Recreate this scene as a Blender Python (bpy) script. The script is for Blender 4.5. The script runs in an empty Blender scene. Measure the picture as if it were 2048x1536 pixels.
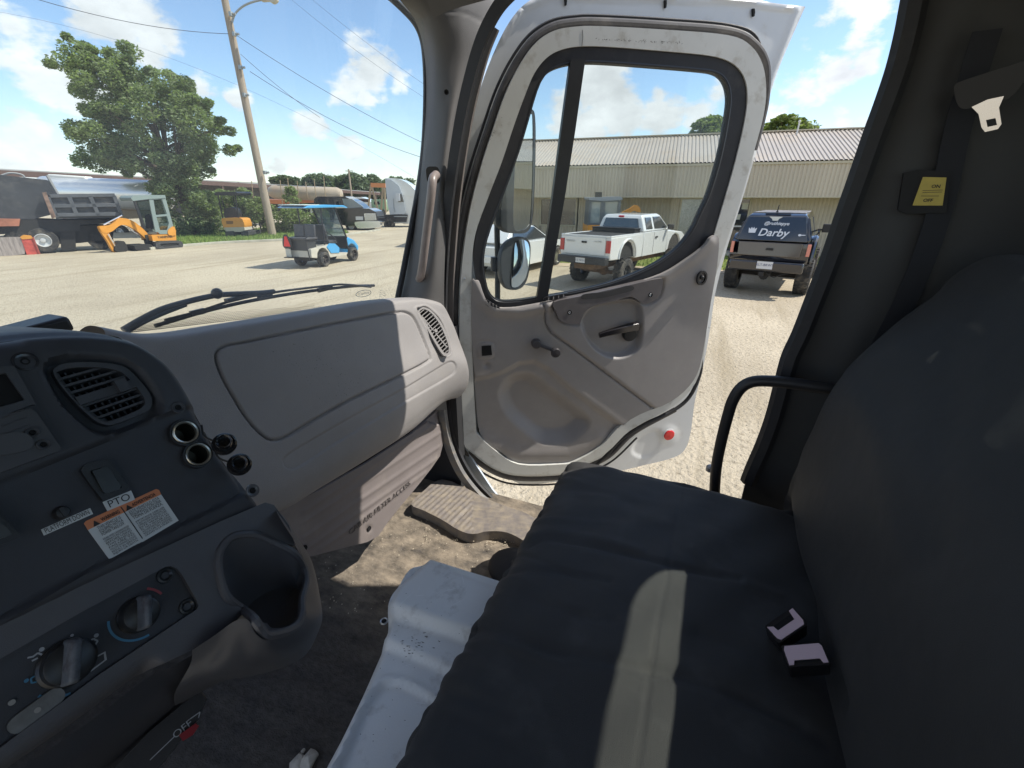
import bpy, bmesh, math, random
import numpy as np
from mathutils import Vector, Matrix, geometry
random.seed(7); rng=np.random.RandomState(11)
SC=bpy.context.scene; COL=SC.collection
# ---------------------------------------------------------------- camera
EYE=Vector((0,0,2.55))                       # eye of the photographer, metres above the yard
FP=880.0; TH=math.atan((768-393)/FP); YAW=math.radians(23.5)
Hd=np.array([math.cos(YAW),math.sin(YAW),0.]); RT=np.array([math.sin(YAW),-math.cos(YAW),0.])
FW=Hd*math.cos(TH)-np.array([0,0,1.])*math.sin(TH); UP=Hd*math.sin(TH)+np.array([0,0,1.])*math.cos(TH)
cam=bpy.data.objects.new('camera',bpy.data.cameras.new('camera')); COL.objects.link(cam); SC.camera=cam
cam.data.sensor_width=36; cam.data.lens=36*FP/2048; cam.data.clip_start=0.02; cam.data.clip_end=3000
M=Matrix.Identity(4)
for i in range(3): M[i][0]=RT[i]; M[i][1]=UP[i]; M[i][2]=-FW[i]; M[i][3]=EYE[i]
cam.matrix_world=M
# ---------------------------------------------------------------- light
SUN=Vector((.36,-.69,1.0)).normalized()      # towards the sun (X = right of the truck, Y = its front)
sl=bpy.data.lights.new('sun','SUN'); sl.energy=3.1; sl.angle=math.radians(.5); sl.color=(1,.95,.86)
so=bpy.data.objects.new('sun',sl); COL.objects.link(so); so.rotation_euler=SUN.to_track_quat('Z','Y').to_euler(); so.location=(0,0,30)
SC.view_settings.view_transform='Standard'; SC.view_settings.look='None'; SC.view_settings.gamma=1; SC.view_settings.exposure=1.0
# ---------------------------------------------------------------- pixel helpers: photo pixel (2048x1536) -> point at a known depth plane
def ray(x,y): return FW*FP+RT*(x-1024)+UP*(768-y)
def on(x,y,n,d):
    v=ray(x,y); return v*(d/float(np.dot(n,v)))
def PX(x,y,v): return Vector(on(x,y,(1,0,0),v))+EYE
def PY(x,y,v): return Vector(on(x,y,(0,1,0),v))+EYE
def PZ(x,y,z): return Vector(on(x,y,(0,0,1),z-EYE.z))+EYE
def pix(p):
    q=np.array([p[0],p[1],p[2]-EYE.z]); w=float(np.dot(q,FW)); return 1024+FP*float(np.dot(q,RT))/w,768-FP*float(np.dot(q,UP))/w
def cr(pts,n=8,closed=False):
    P=[np.array(p,float) for p in pts]; N=len(P); out=[]
    for i in range(N if closed else N-1):
        p1,p2=P[i],P[(i+1)%N]
        p0=P[i-1] if (closed or i>0) else 2*p1-p2
        p3=P[(i+2)%N] if (closed or i<N-2) else 2*p2-p1
        for k in range(n):
            t=k/n; out.append(.5*((2*p1)+(-p0+p2)*t+(2*p0-5*p1+4*p2-p3)*t*t+(-p0+3*p1-3*p2+p3)*t**3))
    if not closed: out.append(P[-1])
    return out
class Frame:
    """a plane in the cab or the yard with its own 2-D coordinates; normal points to the viewer"""
    def __init__(s,p0,ex,n): s.p0=Vector(p0); s.n=Vector(n).normalized(); s.ex=(Vector(ex)-Vector(ex).dot(s.n)*s.n).normalized(); s.ey=s.n.cross(s.ex)
    def at(s,x,y,o=0):
        p=s.p0+s.n*o; return Vector(on(x,y,s.n,s.n.dot(p-EYE)))+EYE
    def uv(s,x,y,o=0):
        q=s.at(x,y,o)-s.p0; return (q.dot(s.ex),q.dot(s.ey))
    def pt(s,u,v,o=0): return s.p0+s.ex*u+s.ey*v+s.n*o
    def uvs(s,P,o=0): return [s.uv(x,y,o) for x,y in P]
# ---------------------------------------------------------------- objects
ORG={}
def tag(o,label=None,cat=None,group=None,kind=None):
    if label: o['label']=label
    if cat: o['category']=cat
    if group: o['group']=group
    if kind: o['kind']=kind
    return o
def thing(name,label,cat,loc,rotz=0,group=None,local=False):
    o=bpy.data.objects.new(name,None); COL.objects.link(o); o.location=loc; o.rotation_euler=(0,0,rotz); o.empty_display_size=.1
    ORG[o.name]=Vector((0,0,0)) if local else Vector(loc)
    return tag(o,label,cat,group)
def mesh(name,V,F,mat,parent=None,smooth=True,bevel=0,sharp=35,label=None,cat=None,group=None,kind=None,seg=2,raw=False):
    V=[tuple(v) for v in V]
    if parent is not None: org=ORG[parent.name]
    elif raw: org=Vector((0,0,0))
    else:
        A=np.array(V); org=Vector(((A[:,0].min()+A[:,0].max())/2,(A[:,1].min()+A[:,1].max())/2,A[:,2].min()))
    me=bpy.data.meshes.new(name); me.from_pydata([(v[0]-org.x,v[1]-org.y,v[2]-org.z) for v in V],[],[tuple(f) for f in F]); me.validate(); me.update()
    ms=mat if isinstance(mat,(list,tuple)) else [mat]
    for m in ms: me.materials.append(m)
    if smooth:
        me.polygons.foreach_set('use_smooth',[True]*len(me.polygons)); me.set_sharp_from_angle(angle=math.radians(sharp))
    o=bpy.data.objects.new(name,me); COL.objects.link(o)
    if parent is not None: o.parent=parent
    else: o.location=org
    ORG[o.name]=org
    if bevel:
        b=o.modifiers.new('bevel','BEVEL'); b.width=bevel; b.segments=seg; b.limit_method='ANGLE'; b.angle_limit=math.radians(40)
    return tag(o,label,cat,group,kind)
class MB:
    def __init__(s): s.V=[]; s.F=[]; s.I=[]; s.m=0
    def add(s,V,F):
        n=len(s.V); s.V+=[tuple(v) for v in V]; s.F+=[tuple(i+n for i in f) for f in F]; s.I+=[s.m]*len(F); return s
    def box(s,c,size,rot=None):
        R=rot or Matrix.Identity(3); c=Vector(c); h=[x/2 for x in size]
        V=[c+R@Vector((sx*h[0],sy*h[1],sz*h[2])) for sx in(-1,1) for sy in(-1,1) for sz in(-1,1)]
        return s.add(V,[(0,1,3,2),(4,6,7,5),(0,4,5,1),(2,3,7,6),(0,2,6,4),(1,5,7,3)])
    def bar(s,a,b,w,h,up=(0,0,1)):
        a=Vector(a);b=Vector(b); d=(b-a); L=d.length; d.normalize(); x=d.cross(Vector(up)); 
        if x.length<1e-4: x=d.cross(Vector((1,0,0)))
        x.normalize(); z=x.cross(d); R=Matrix((x,d,z)).transposed(); return s.box((a+b)/2,(w,L,h),R)
    def sweep(s,path,prof,closed=False,cap=True,up=(0,0,1),scale=None,pclosed=True):
        """prof: list of (a,b): a along the side vector, b along the 'up' vector"""
        P=[Vector(p) for p in path]; N=len(P); V=[]; k=len(prof)
        for i in range(N):
            t=((P[(i+1)%N]-P[i-1]) if closed else (P[min(i+1,N-1)]-P[max(i-1,0)])).normalized()
            x=t.cross(Vector(up)); x=x.normalized() if x.length>1e-5 else Vector((1,0,0)); z=x.cross(t)
            sc=scale[i] if scale is not None else 1
            V+=[P[i]+x*(a*sc)+z*(b*sc) for a,b in prof]
        F=[]; kk=k if pclosed else k-1
        for i in range(N if closed else N-1):
            j=(i+1)%N
            for q in range(kk): F.append((i*k+q,i*k+(q+1)%k,j*k+(q+1)%k,j*k+q))
        if cap and not closed and pclosed: F+=[tuple(range(k))[::-1],tuple((N-1)*k+q for q in range(k))]
        return s.add(V,F)
    def tube(s,path,r,seg=10,closed=False,scale=None,cap=True):
        P=[Vector(p) for p in path]; N=len(P); V=[]; x=None
        for i in range(N):
            t=((P[(i+1)%N]-P[i-1]) if closed else (P[min(i+1,N-1)]-P[max(i-1,0)])).normalized()
            if x is None: x=t.orthogonal().normalized()
            x=(x-t*x.dot(t)).normalized(); y=t.cross(x); rr=r*(scale[i] if scale is not None else 1)
            V+=[P[i]+x*(rr*math.cos(2*math.pi*q/seg))+y*(rr*math.sin(2*math.pi*q/seg)) for q in range(seg)]
        F=[]
        for i in range(N if closed else N-1):
            j=(i+1)%N
            for q in range(seg): F.append((i*seg+q,i*seg+(q+1)%seg,j*seg+(q+1)%seg,j*seg+q))
        if cap and not closed: F+=[tuple(range(seg))[::-1],tuple((N-1)*seg+q for q in range(seg))]
        return s.add(V,F)
    def cyl(s,a,b,r,r2=None,seg=16): return s.tube([a,b],1,seg,scale=[r,r if r2 is None else r2])
    def lathe(s,c,axis,prof,seg=20,x=None):
        """prof: (radius, height along axis)"""
        c=Vector(c); a=Vector(axis).normalized(); x=Vector(x).normalized() if x else a.orthogonal().normalized(); y=a.cross(x); V=[]
        for r,h in prof: V+=[c+a*h+x*(r*math.cos(2*math.pi*q/seg))+y*(r*math.sin(2*math.pi*q/seg)) for q in range(seg)]
        F=[(i*seg+q,i*seg+(q+1)%seg,(i+1)*seg+(q+1)%seg,(i+1)*seg+q) for i in range(len(prof)-1) for q in range(seg)]
        return s.add(V,F)
    def ball(s,c,r,seg=10,sz=(1,1,1)):
        c=Vector(c);V=[];rings=seg//2+1
        for i in range(rings+1):
            a=math.pi*i/rings
            V+=[c+Vector((r*sz[0]*math.sin(a)*math.cos(2*math.pi*q/seg),r*sz[1]*math.sin(a)*math.sin(2*math.pi*q/seg),r*sz[2]*math.cos(a))) for q in range(seg)]
        return s.add(V,[(i*seg+q,(i+1)*seg+q,(i+1)*seg+(q+1)%seg,i*seg+(q+1)%seg) for i in range(rings) for q in range(seg)])
    def prism(s,fr,uv,o0,o1,holes=(),inset=0):
        """outline in a Frame's coordinates, from offset o0 (back) to o1 (front), with holes"""
        V2,T=tri(uv,holes); n=len(V2); V=[fr.pt(u,v,o1) for u,v in V2]+[fr.pt(u,v,o0) for u,v in V2]
        F=[t for t in T]+[(a+n,c+n,b+n) for a,b,c in T]; s.add(V,F)
        for L in [uv]+list(holes):
            k=len(L); V=[fr.pt(u,v,o1) for u,v in L]+[fr.pt(u,v,o0) for u,v in L]
            ar=sum(L[i][0]*L[(i+1)%k][1]-L[(i+1)%k][0]*L[i][1] for i in range(k)); ccw=(ar>0)==(L is uv)
            s.add(V,[(i,i+k,(i+1)%k+k,(i+1)%k) if ccw else (i,(i+1)%k,(i+1)%k+k,i+k) for i in range(k)])
        return s
    def build(s,name,mat,parent=None,**k):
        o=mesh(name,s.V,s.F,mat,parent,**k)
        if any(s.I): o.data.polygons.foreach_set('material_index',s.I)
        return o
def inpoly(P,L):
    P=np.asarray(P); x,y=P[:,0],P[:,1]; r=np.zeros(len(P),bool); n=len(L)
    for i in range(n):
        x1,y1=L[i][:2]; x2,y2=L[(i+1)%n][:2]
        if y1==y2: continue
        c=((y1>y)!=(y2>y))&(x<(x2-x1)*(y-y1)/(y2-y1)+x1); r^=c
    return r
def tri(uv,holes=(),sp=None):
    """constrained triangulation of an outline with holes, optional inner points every sp"""
    V=[Vector(p[:2]) for p in uv]; n=len(V); E=[(i,(i+1)%n) for i in range(n)]
    for h in holes:
        b=len(V); V+=[Vector(p[:2]) for p in h]; E+=[(b+i,b+(i+1)%len(h)) for i in range(len(h))]
    if sp:
        A=np.array([tuple(v) for v in V]); x0,y0=A.min(0); x1,y1=A.max(0); G=[]
        for j,y in enumerate(np.arange(y0+sp/2,y1,sp*.866)):
            for x in np.arange(x0+(sp/2 if j%2 else 0),x1,sp): G.append((x,y))
        G=np.array(G); ok=inpoly(G,[tuple(p) for p in uv])
        for h in holes: ok&=~inpoly(G,h)
        G=G[ok]; d=np.full(len(G),9.)
        for L in [uv]+list(holes):
            L2=np.array([p[:2] for p in L],float); d=np.minimum(d,pdist(G[:,0],G[:,1],np.vstack([L2,L2[:1]])))
        V+=[Vector(p) for p in G[d>sp*.45]]
    r=geometry.delaunay_2d_cdt(V,E,[],1 if not holes and False else 0,1e-7)
    ov=[tuple(v) for v in r[0]]; C=np.array([[(ov[a][0]+ov[b][0]+ov[c][0])/3,(ov[a][1]+ov[b][1]+ov[c][1])/3] for a,b,c in r[2]])
    ok=inpoly(C,[tuple(p) for p in uv])
    for h in holes: ok&=~inpoly(C,h)
    T=[]
    for f,k in zip(r[2],ok):
        if not k: continue
        a,b,c=[ov[i] for i in f]
        T.append(tuple(f) if (b[0]-a[0])*(c[1]-a[1])-(b[1]-a[1])*(c[0]-a[0])>0 else (f[0],f[2],f[1]))
    return ov,T
def pdist(x,y,L):
    """distance of points to a polyline"""
    L=np.asarray(L,float); d=np.full(np.shape(x),1e9)
    for i in range(len(L)-1):
        ax,ay=L[i];bx,by=L[i+1]; dx,dy=bx-ax,by-ay; q=dx*dx+dy*dy+1e-12
        t=np.clip(((x-ax)*dx+(y-ay)*dy)/q,0,1); d=np.minimum(d,np.hypot(x-ax-t*dx,y-ay-t*dy))
    return d
def pixarr(V):
    A=np.array([tuple(v) for v in V]); A[:,2]-=EYE.z; w=A@FW; return 1024+FP*(A@RT)/w,768-FP*(A@UP)/w
def sheet(name,fr,uv,mat,parent,sp=.008,h=None,holes=(),o=0,back=.01,**k):
    """a finely triangulated panel on a frame; h(px,py,u,v) gives its relief towards the viewer; edges turned back"""
    ov,T=tri(uv,holes,sp); V=[fr.pt(u,v,o) for u,v in ov]; px,py=pixarr(V); A=np.array(ov)
    H=h(px,py,A[:,0],A[:,1]) if h else np.zeros(len(V))
    V=[v+fr.n*float(q) for v,q in zip(V,H)]; F=list(T); n0=len(V)
    idx={tuple(round(c,6) for c in p):i for i,p in enumerate(ov)}
    for L in [uv]+list(holes):
        ids=[]
        for p in L:
            i=idx.get((round(p[0],6),round(p[1],6)))
            if i is None: i=int(np.argmin(np.hypot(A[:,0]-p[0],A[:,1]-p[1])))
            if not ids or ids[-1]!=i: ids.append(i)
        b=len(V); V+=[V[i]-fr.n*back for i in ids]; m=len(ids)
        F+=[(ids[i],b+i,b+(i+1)%m,ids[(i+1)%m]) for i in range(m)]
    return mesh(name,V,F,mat,parent,sharp=50,**k)
def patch(rows,nu=8,nv=8):
    """smooth surface through a grid of 3-D control points; returns grid of vectors"""
    R=[cr(r,nu) for r in rows]; C=[cr([R[i][j] for i in range(len(R))],nv) for j in range(len(R[0]))]
    return np.array(C).transpose(1,0,2)
def gridmesh(name,G,mat,parent,h=None,flip=False,closed_u=False,**k):
    n,m,_=G.shape
    if h is not None:
        du=np.gradient(G,axis=1); dv=np.gradient(G,axis=0); N=np.cross(du,dv); N/=np.linalg.norm(N,axis=2,keepdims=True)+1e-12
        toeye=np.array(EYE)-G; N*=np.sign((N*toeye).sum(2,keepdims=True)+1e-9)
        A=G.copy(); A[:,:,2]-=EYE.z; w=A@FW; px=1024+FP*(A@RT)/w; py=768-FP*(A@UP)/w
        G=G+N*h(px,py,G)[:,:,None]
    V=G.reshape(-1,3); F=[]
    for i in range(n-1):
        for j in range(m if closed_u else m-1):
            j2=(j+1)%m; f=(i*m+j,i*m+j2,(i+1)*m+j2,(i+1)*m+j); F.append(f[::-1] if flip else f)
    return mesh(name,V,F,mat,parent,sharp=60,**k)
_T={}
def hit(o,x,y):
    from mathutils.bvhtree import BVHTree
    if o.name not in _T:
        me=o.data; og=ORG[o.name]; _T[o.name]=BVHTree.FromPolygons([v.co+og for v in me.vertices],[tuple(p.vertices) for p in me.polygons])
    d=Vector(tuple(ray(x,y))).normalized(); r=_T[o.name].ray_cast(EYE,d); return (r[0],r[1]) if r[0] is not None else (None,None)
def flecks(name,o,spots,m,lift=.0004):
    """small irregular marks lying on a surface: (px,py,length,width,angle)"""
    b=MB()
    for x,y,l,w,a in spots:
        p,n=hit(o,x,y)
        if p is None: continue
        if n.dot(EYE-p)<0: n=-n
        e=n.cross(Vector((math.cos(a),.3,math.sin(a)))); 
        if e.length<.01: continue
        e.normalize(); f=n.cross(e); c=p+n*lift; k=random.randint(5,7); b.add([c+e*(l*math.cos(2*math.pi*i/k)*random.uniform(.6,1.2))+f*(w*math.sin(2*math.pi*i/k)*random.uniform(.6,1.2)) for i in range(k)],[tuple(range(k))])
    me=o.data; og=ORG[o.name]; me.materials.append(m); k=len(me.materials)-1; bm=bmesh.new(); bm.from_mesh(me); vs=[bm.verts.new(Vector(v)-og) for v in b.V]
    for f in b.F:
        q=bm.faces.new([vs[i] for i in f]); q.material_index=k
    bm.to_mesh(me); bm.free(); me.update()
def groove(px,py,L,w=3,d=.002,n=6,closed=False):
    C=cr(L,n,closed); 
    if closed: C=C+[C[0]]
    return -d*np.exp(-(pdist(px,py,C)/w)**2)
def sm(a,b,x):
    t=np.clip((x-a)/(b-a),0,1); return t*t*(3-2*t)
def rrect(w,h,r,n=5):
    o=[]
    for cx,cy,a in ((w/2-r,h/2-r,0),(-w/2+r,h/2-r,90),(-w/2+r,-h/2+r,180),(w/2-r,-h/2+r,270)):
        for i in range(n+1):
            t=math.radians(a+90*i/n); o.append((cx+r*math.cos(t),cy+r*math.sin(t)))
    return o
def textmesh(name,s,size,mat,parent,origin,ex,ey,depth=.0004,align='CENTER',bold=0,shear=0,squash=1,**k):
    cu=bpy.data.curves.new(name,'FONT'); cu.body=s; cu.size=size; cu.align_x=align; cu.align_y='CENTER'; cu.extrude=0; cu.offset=bold; cu.resolution_u=3; cu.shear=shear
    t=bpy.data.objects.new(name,cu); COL.objects.link(t); dg=bpy.context.evaluated_depsgraph_get(); dg.update()
    me=t.evaluated_get(dg).to_mesh(); ex=Vector(ex).normalized(); ey=Vector(ey).normalized(); n=ex.cross(ey); o=Vector(origin)
    V=[o+ex*v.co.x*squash+ey*v.co.y+n*depth for v in me.vertices]; F=[tuple(p.vertices) for p in me.polygons]
    t.evaluated_get(dg).to_mesh_clear(); bpy.data.objects.remove(t); bpy.data.curves.remove(cu)
    if depth>.001:
        m=len(V); E={}
        for f in F:
            for a,b in zip(f,f[1:]+f[:1]): E[(a,b)]=1
        V+=[v-n*depth for v in V]; F+=[(a,a+m,b+m,b) for (a,b) in E if (b,a) not in E]
    return mesh(name,V,F,mat,parent,smooth=False,**k)
# ---------------------------------------------------------------- materials
def nd(nt,t,**k):
    n=nt.nodes.new(t)
    for a,b in k.items():
        if a in n.inputs.keys() if isinstance(a,str) else False: n.inputs[a].default_value=b
        else: setattr(n,a,b)
    return n
def mat(name,col,rough=.5,metal=0,var=0,vscale=20,bump=0,bscale=200,spec=.5,coat=0,dirt=None,dscale=6,dlo=.5,dhi=.7,dirtamt=1,sheen=0,detail=4,stretch=None,trans=0,alpha=1,bump2=0,b2scale=10,emit=None,dgrad=None):
    m=bpy.data.materials.new(name); m.use_nodes=True; nt=m.node_tree; L=nt.links; B=nt.nodes['Principled BSDF']
    B.inputs['Roughness'].default_value=rough; B.inputs['Metallic'].default_value=metal; B.inputs['Specular IOR Level'].default_value=spec
    B.inputs['Coat Weight'].default_value=coat; B.inputs['Coat Roughness'].default_value=.08; B.inputs['Sheen Weight'].default_value=sheen
    B.inputs['Transmission Weight'].default_value=trans; B.inputs['Base Color'].default_value=(*col,1)
    if emit: B.inputs['Emission Color'].default_value=(*emit[0],1); B.inputs['Emission Strength'].default_value=emit[1]
    tc=nt.nodes.new('ShaderNodeTexCoord'); src=tc.outputs['Object']
    if stretch:
        mp=nt.nodes.new('ShaderNodeMapping'); mp.inputs['Scale'].default_value=stretch; L.new(src,mp.inputs[0]); src=mp.outputs[0]
    def noise(sc,de=4,ro=.6):
        n=nt.nodes.new('ShaderNodeTexNoise'); n.inputs['Scale'].default_value=sc; n.inputs['Detail'].default_value=de; n.inputs['Roughness'].default_value=ro; L.new(src,n.inputs['Vector']); return n.outputs['Fac']
    c=None
    if var:
        r=nt.nodes.new('ShaderNodeMapRange'); L.new(noise(vscale,detail),r.inputs[0]); r.inputs[1].default_value=.3; r.inputs[2].default_value=.7; r.inputs[3].default_value=1-var; r.inputs[4].default_value=1+var
        v=nt.nodes.new('ShaderNodeVectorMath'); v.operation='SCALE'; v.inputs[0].default_value=col; L.new(r.outputs[0],v.inputs['Scale']); c=v.outputs[0]
    if dirt:
        r=nt.nodes.new('ShaderNodeMapRange'); L.new(noise(dscale,8,.65),r.inputs[0]); r.inputs[1].default_value=dlo; r.inputs[2].default_value=dhi; r.inputs[4].default_value=dirtamt
        rf=r.outputs[0]
        if dgrad:
            sp=nt.nodes.new('ShaderNodeSeparateXYZ'); L.new(tc.outputs['Object'],sp.inputs[0]); g=nt.nodes.new('ShaderNodeMapRange'); g.interpolation_type='SMOOTHSTEP'; L.new(sp.outputs[0],g.inputs[0]); g.inputs[1].default_value=dgrad[0]; g.inputs[2].default_value=dgrad[1]; g.inputs[3].default_value=dgrad[2]
            mm=nt.nodes.new('ShaderNodeMath'); mm.operation='MULTIPLY'; L.new(rf,mm.inputs[0]); L.new(g.outputs[0],mm.inputs[1]); rf=mm.outputs[0]
        x=nt.nodes.new('ShaderNodeMix'); x.data_type='RGBA'; L.new(rf,x.inputs[0]); x.inputs[7].default_value=(*dirt,1)
        if c: L.new(c,x.inputs[6])
        else: x.inputs[6].default_value=(*col,1)
        c=x.outputs[2]
        rr=nt.nodes.new('ShaderNodeMapRange'); L.new(r.outputs[0],rr.inputs[0]); rr.inputs[3].default_value=rough; rr.inputs[4].default_value=max(rough,.85); L.new(rr.outputs[0],B.inputs['Roughness'])
    if c: L.new(c,B.inputs['Base Color'])
    if bump or bump2:
        prev=None
        for am,sc in ((bump2,b2scale),(bump,bscale)):
            if not am: continue
            b=nt.nodes.new('ShaderNodeBump'); b.inputs['Strength'].default_value=1; b.inputs['Distance'].default_value=am; L.new(noise(sc,3),b.inputs['Height'])
            if prev: L.new(prev,b.inputs['Normal'])
            prev=b.outputs[0]
        L.new(prev,B.inputs['Normal'])
    return m
def glassmat(name,tint,refl=.06,haze=0,hcol=(.6,.65,.7)):
    m=bpy.data.materials.new(name); m.use_nodes=True; nt=m.node_tree; L=nt.links; nt.nodes.remove(nt.nodes['Principled BSDF']); out=nt.nodes['Material Output']
    t=nt.nodes.new('ShaderNodeBsdfTransparent'); t.inputs[0].default_value=(*tint,1)
    g=nt.nodes.new('ShaderNodeBsdfGlossy'); g.inputs['Roughness'].default_value=.01
    f=nt.nodes.new('ShaderNodeLayerWeight'); pw=nt.nodes.new('ShaderNodeMath'); pw.operation='POWER'; pw.inputs[1].default_value=5; L.new(f.outputs['Facing'],pw.inputs[0])
    mx=nt.nodes.new('ShaderNodeMixShader'); mul=nt.nodes.new('ShaderNodeMath'); mul.operation='MULTIPLY_ADD'; mul.inputs[1].default_value=.8; mul.inputs[2].default_value=refl*.5; L.new(pw.outputs[0],mul.inputs[0]); mul.use_clamp=True
    L.new(mul.outputs[0],mx.inputs[0]); L.new(t.outputs[0],mx.inputs[1]); L.new(g.outputs[0],mx.inputs[2]); last=mx.outputs[0]
    if haze:
        d=nt.nodes.new('ShaderNodeBsdfTranslucent'); d.inputs[0].default_value=(*hcol,1); n=nt.nodes.new('ShaderNodeTexNoise'); n.inputs['Scale'].default_value=5; n.inputs['Detail'].default_value=6
        tc=nt.nodes.new('ShaderNodeTexCoord'); L.new(tc.outputs['Object'],n.inputs['Vector']); r=nt.nodes.new('ShaderNodeMapRange'); L.new(n.outputs['Fac'],r.inputs[0]); r.inputs[1].default_value=.3; r.inputs[2].default_value=.75; r.inputs[3].default_value=haze*.5; r.inputs[4].default_value=haze*1.4
        m2=nt.nodes.new('ShaderNodeMixShader'); L.new(r.outputs[0],m2.inputs[0]); L.new(last,m2.inputs[1]); L.new(d.outputs[0],m2.inputs[2]); last=m2.outputs[0]
    L.new(last,out.inputs[0]); return m
# ---------------------------------------------------------------- sky with its clouds (world)
def world():
    w=bpy.data.worlds.new('World'); SC.world=w; w.use_nodes=True; nt=w.node_tree; L=nt.links; bg=nt.nodes['Background']; out=nt.nodes['World Output']
    sk=nt.nodes.new('ShaderNodeTexSky'); sk.sky_type='NISHITA'; sk.sun_disc=False; sk.sun_elevation=math.asin(SUN.z); sk.sun_rotation=math.atan2(SUN.x,SUN.y); sk.air_density=1.0; sk.dust_density=.1; sk.ozone_density=1.6
    bg.inputs[1].default_value=.105
    tn=nt.nodes.new('ShaderNodeVectorMath'); tn.operation='MULTIPLY'; tn.inputs[1].default_value=(.93,.96,1.0); L.new(sk.outputs[0],tn.inputs[0]); L.new(tn.outputs[0],bg.inputs[0])
    tc=nt.nodes.new('ShaderNodeTexCoord'); D=tc.outputs['Generated']
    mp=nt.nodes.new('ShaderNodeMapping'); mp.inputs['Scale'].default_value=(1,1,1.7); L.new(D,mp.inputs[0])
    def noise(sc,de,off,ro=.58):
        a=nt.nodes.new('ShaderNodeVectorMath'); a.operation='ADD'; L.new(mp.outputs[0],a.inputs[0]); a.inputs[1].default_value=off
        n=nt.nodes.new('ShaderNodeTexNoise'); n.inputs['Scale'].default_value=sc; n.inputs['Detail'].default_value=de; n.inputs['Roughness'].default_value=ro; L.new(a.outputs[0],n.inputs['Vector']); return n.outputs['Fac']
    def math_(op,a,b,c=None):
        m=nt.nodes.new('ShaderNodeMath'); m.operation=op
        for i,v in enumerate((a,b,c)):
            if v is None: continue
            if isinstance(v,(int,float)): m.inputs[i].default_value=v
            else: L.new(v,m.inputs[i])
        return m.outputs[0]
    # cumulus banks: direction (from photo pixel), radius
    blobs=[(60,110,90),(10,40,70),(250,30,110),(300,90,60),(95,170,80),(180,190,50),(395,170,34),(330,70,50),(735,140,80),(690,180,60),(625,255,48),(800,165,40),(700,300,40),
           (1190,170,85),(1130,215,60),(1240,230,70),(1440,180,40),(1330,240,70),(1400,240,60),(1180,260,60),(1600,190,90),(1740,40,90),(1740,120,40),(1660,150,60),(1560,230,60),(1690,240,60),(1320,190,26),(560,330,40),(650,345,40),(40,330,60),(1800,200,60),(960,200,90),(60,260,60),(880,60,60),(480,200,28),(730,200,40)]
    acc=None
    for x,y,r in blobs:
        v=ray(x,y); v=v/np.linalg.norm(v); rr=r/math.hypot(FP,math.hypot(x-1024,768-y))
        d=nt.nodes.new('ShaderNodeVectorMath'); d.operation='DISTANCE'; L.new(D,d.inputs[0]); d.inputs[1].default_value=tuple(v)
        q=math_('MULTIPLY_ADD',d.outputs['Value'],-1/(rr*1.5),1.0); acc=q if acc is None else math_('MAXIMUM',acc,q)
    acc=math_('MAXIMUM',acc,0.0)
    # unseen extra clouds, added to brighten the fill light in the cab
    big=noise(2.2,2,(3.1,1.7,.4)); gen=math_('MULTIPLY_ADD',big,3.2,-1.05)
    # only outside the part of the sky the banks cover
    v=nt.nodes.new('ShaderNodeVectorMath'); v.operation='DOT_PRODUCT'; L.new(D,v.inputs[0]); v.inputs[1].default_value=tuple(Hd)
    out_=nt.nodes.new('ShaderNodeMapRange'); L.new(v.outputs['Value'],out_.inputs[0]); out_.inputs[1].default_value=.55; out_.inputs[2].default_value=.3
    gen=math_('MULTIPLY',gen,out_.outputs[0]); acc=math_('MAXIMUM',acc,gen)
    n1=noise(7,9,(0,0,0)); n2=noise(26,6,(2,5,1))
    t=math_('MULTIPLY_ADD',n1,2.3,math_('MULTIPLY_ADD',n2,.7,math_('SUBTRACT',acc,.15)))
    mr=nt.nodes.new('ShaderNodeMapRange'); mr.interpolation_type='SMOOTHSTEP'; L.new(t,mr.inputs[0]); mr.inputs[1].default_value=1.84; mr.inputs[2].default_value=2.18
    wisp=nt.nodes.new('ShaderNodeMapRange'); wisp.interpolation_type='SMOOTHSTEP'; L.new(noise(5,8,(7,2,3),.65),wisp.inputs[0]); wisp.inputs[1].default_value=.5; wisp.inputs[2].default_value=.85; wisp.inputs[4].default_value=.16
    # brightness: lit tops, greyer hearts
    sh=noise(9,5,(.0,.03,-.09)); br=nt.nodes.new('ShaderNodeMapRange'); L.new(sh,br.inputs[0]); br.inputs[1].default_value=.35; br.inputs[2].default_value=.65; br.inputs[3].default_value=.64; br.inputs[4].default_value=.46
    cb=nt.nodes.new('ShaderNodeBackground'); cb.inputs[0].default_value=(.93,.96,1,1); L.new(br.outputs[0],cb.inputs[1])
    # pale air near the horizon
    sep=nt.nodes.new('ShaderNodeSeparateXYZ'); L.new(D,sep.inputs[0]); hz=nt.nodes.new('ShaderNodeMapRange'); L.new(sep.outputs[2],hz.inputs[0]); hz.inputs[1].default_value=.16; hz.inputs[2].default_value=0; hz.inputs[3].default_value=0; hz.inputs[4].default_value=.45
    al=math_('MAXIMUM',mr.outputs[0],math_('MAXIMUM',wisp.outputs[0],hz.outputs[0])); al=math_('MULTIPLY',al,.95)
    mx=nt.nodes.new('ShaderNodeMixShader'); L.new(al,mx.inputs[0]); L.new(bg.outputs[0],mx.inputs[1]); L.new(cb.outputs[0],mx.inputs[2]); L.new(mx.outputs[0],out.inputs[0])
world()
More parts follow.
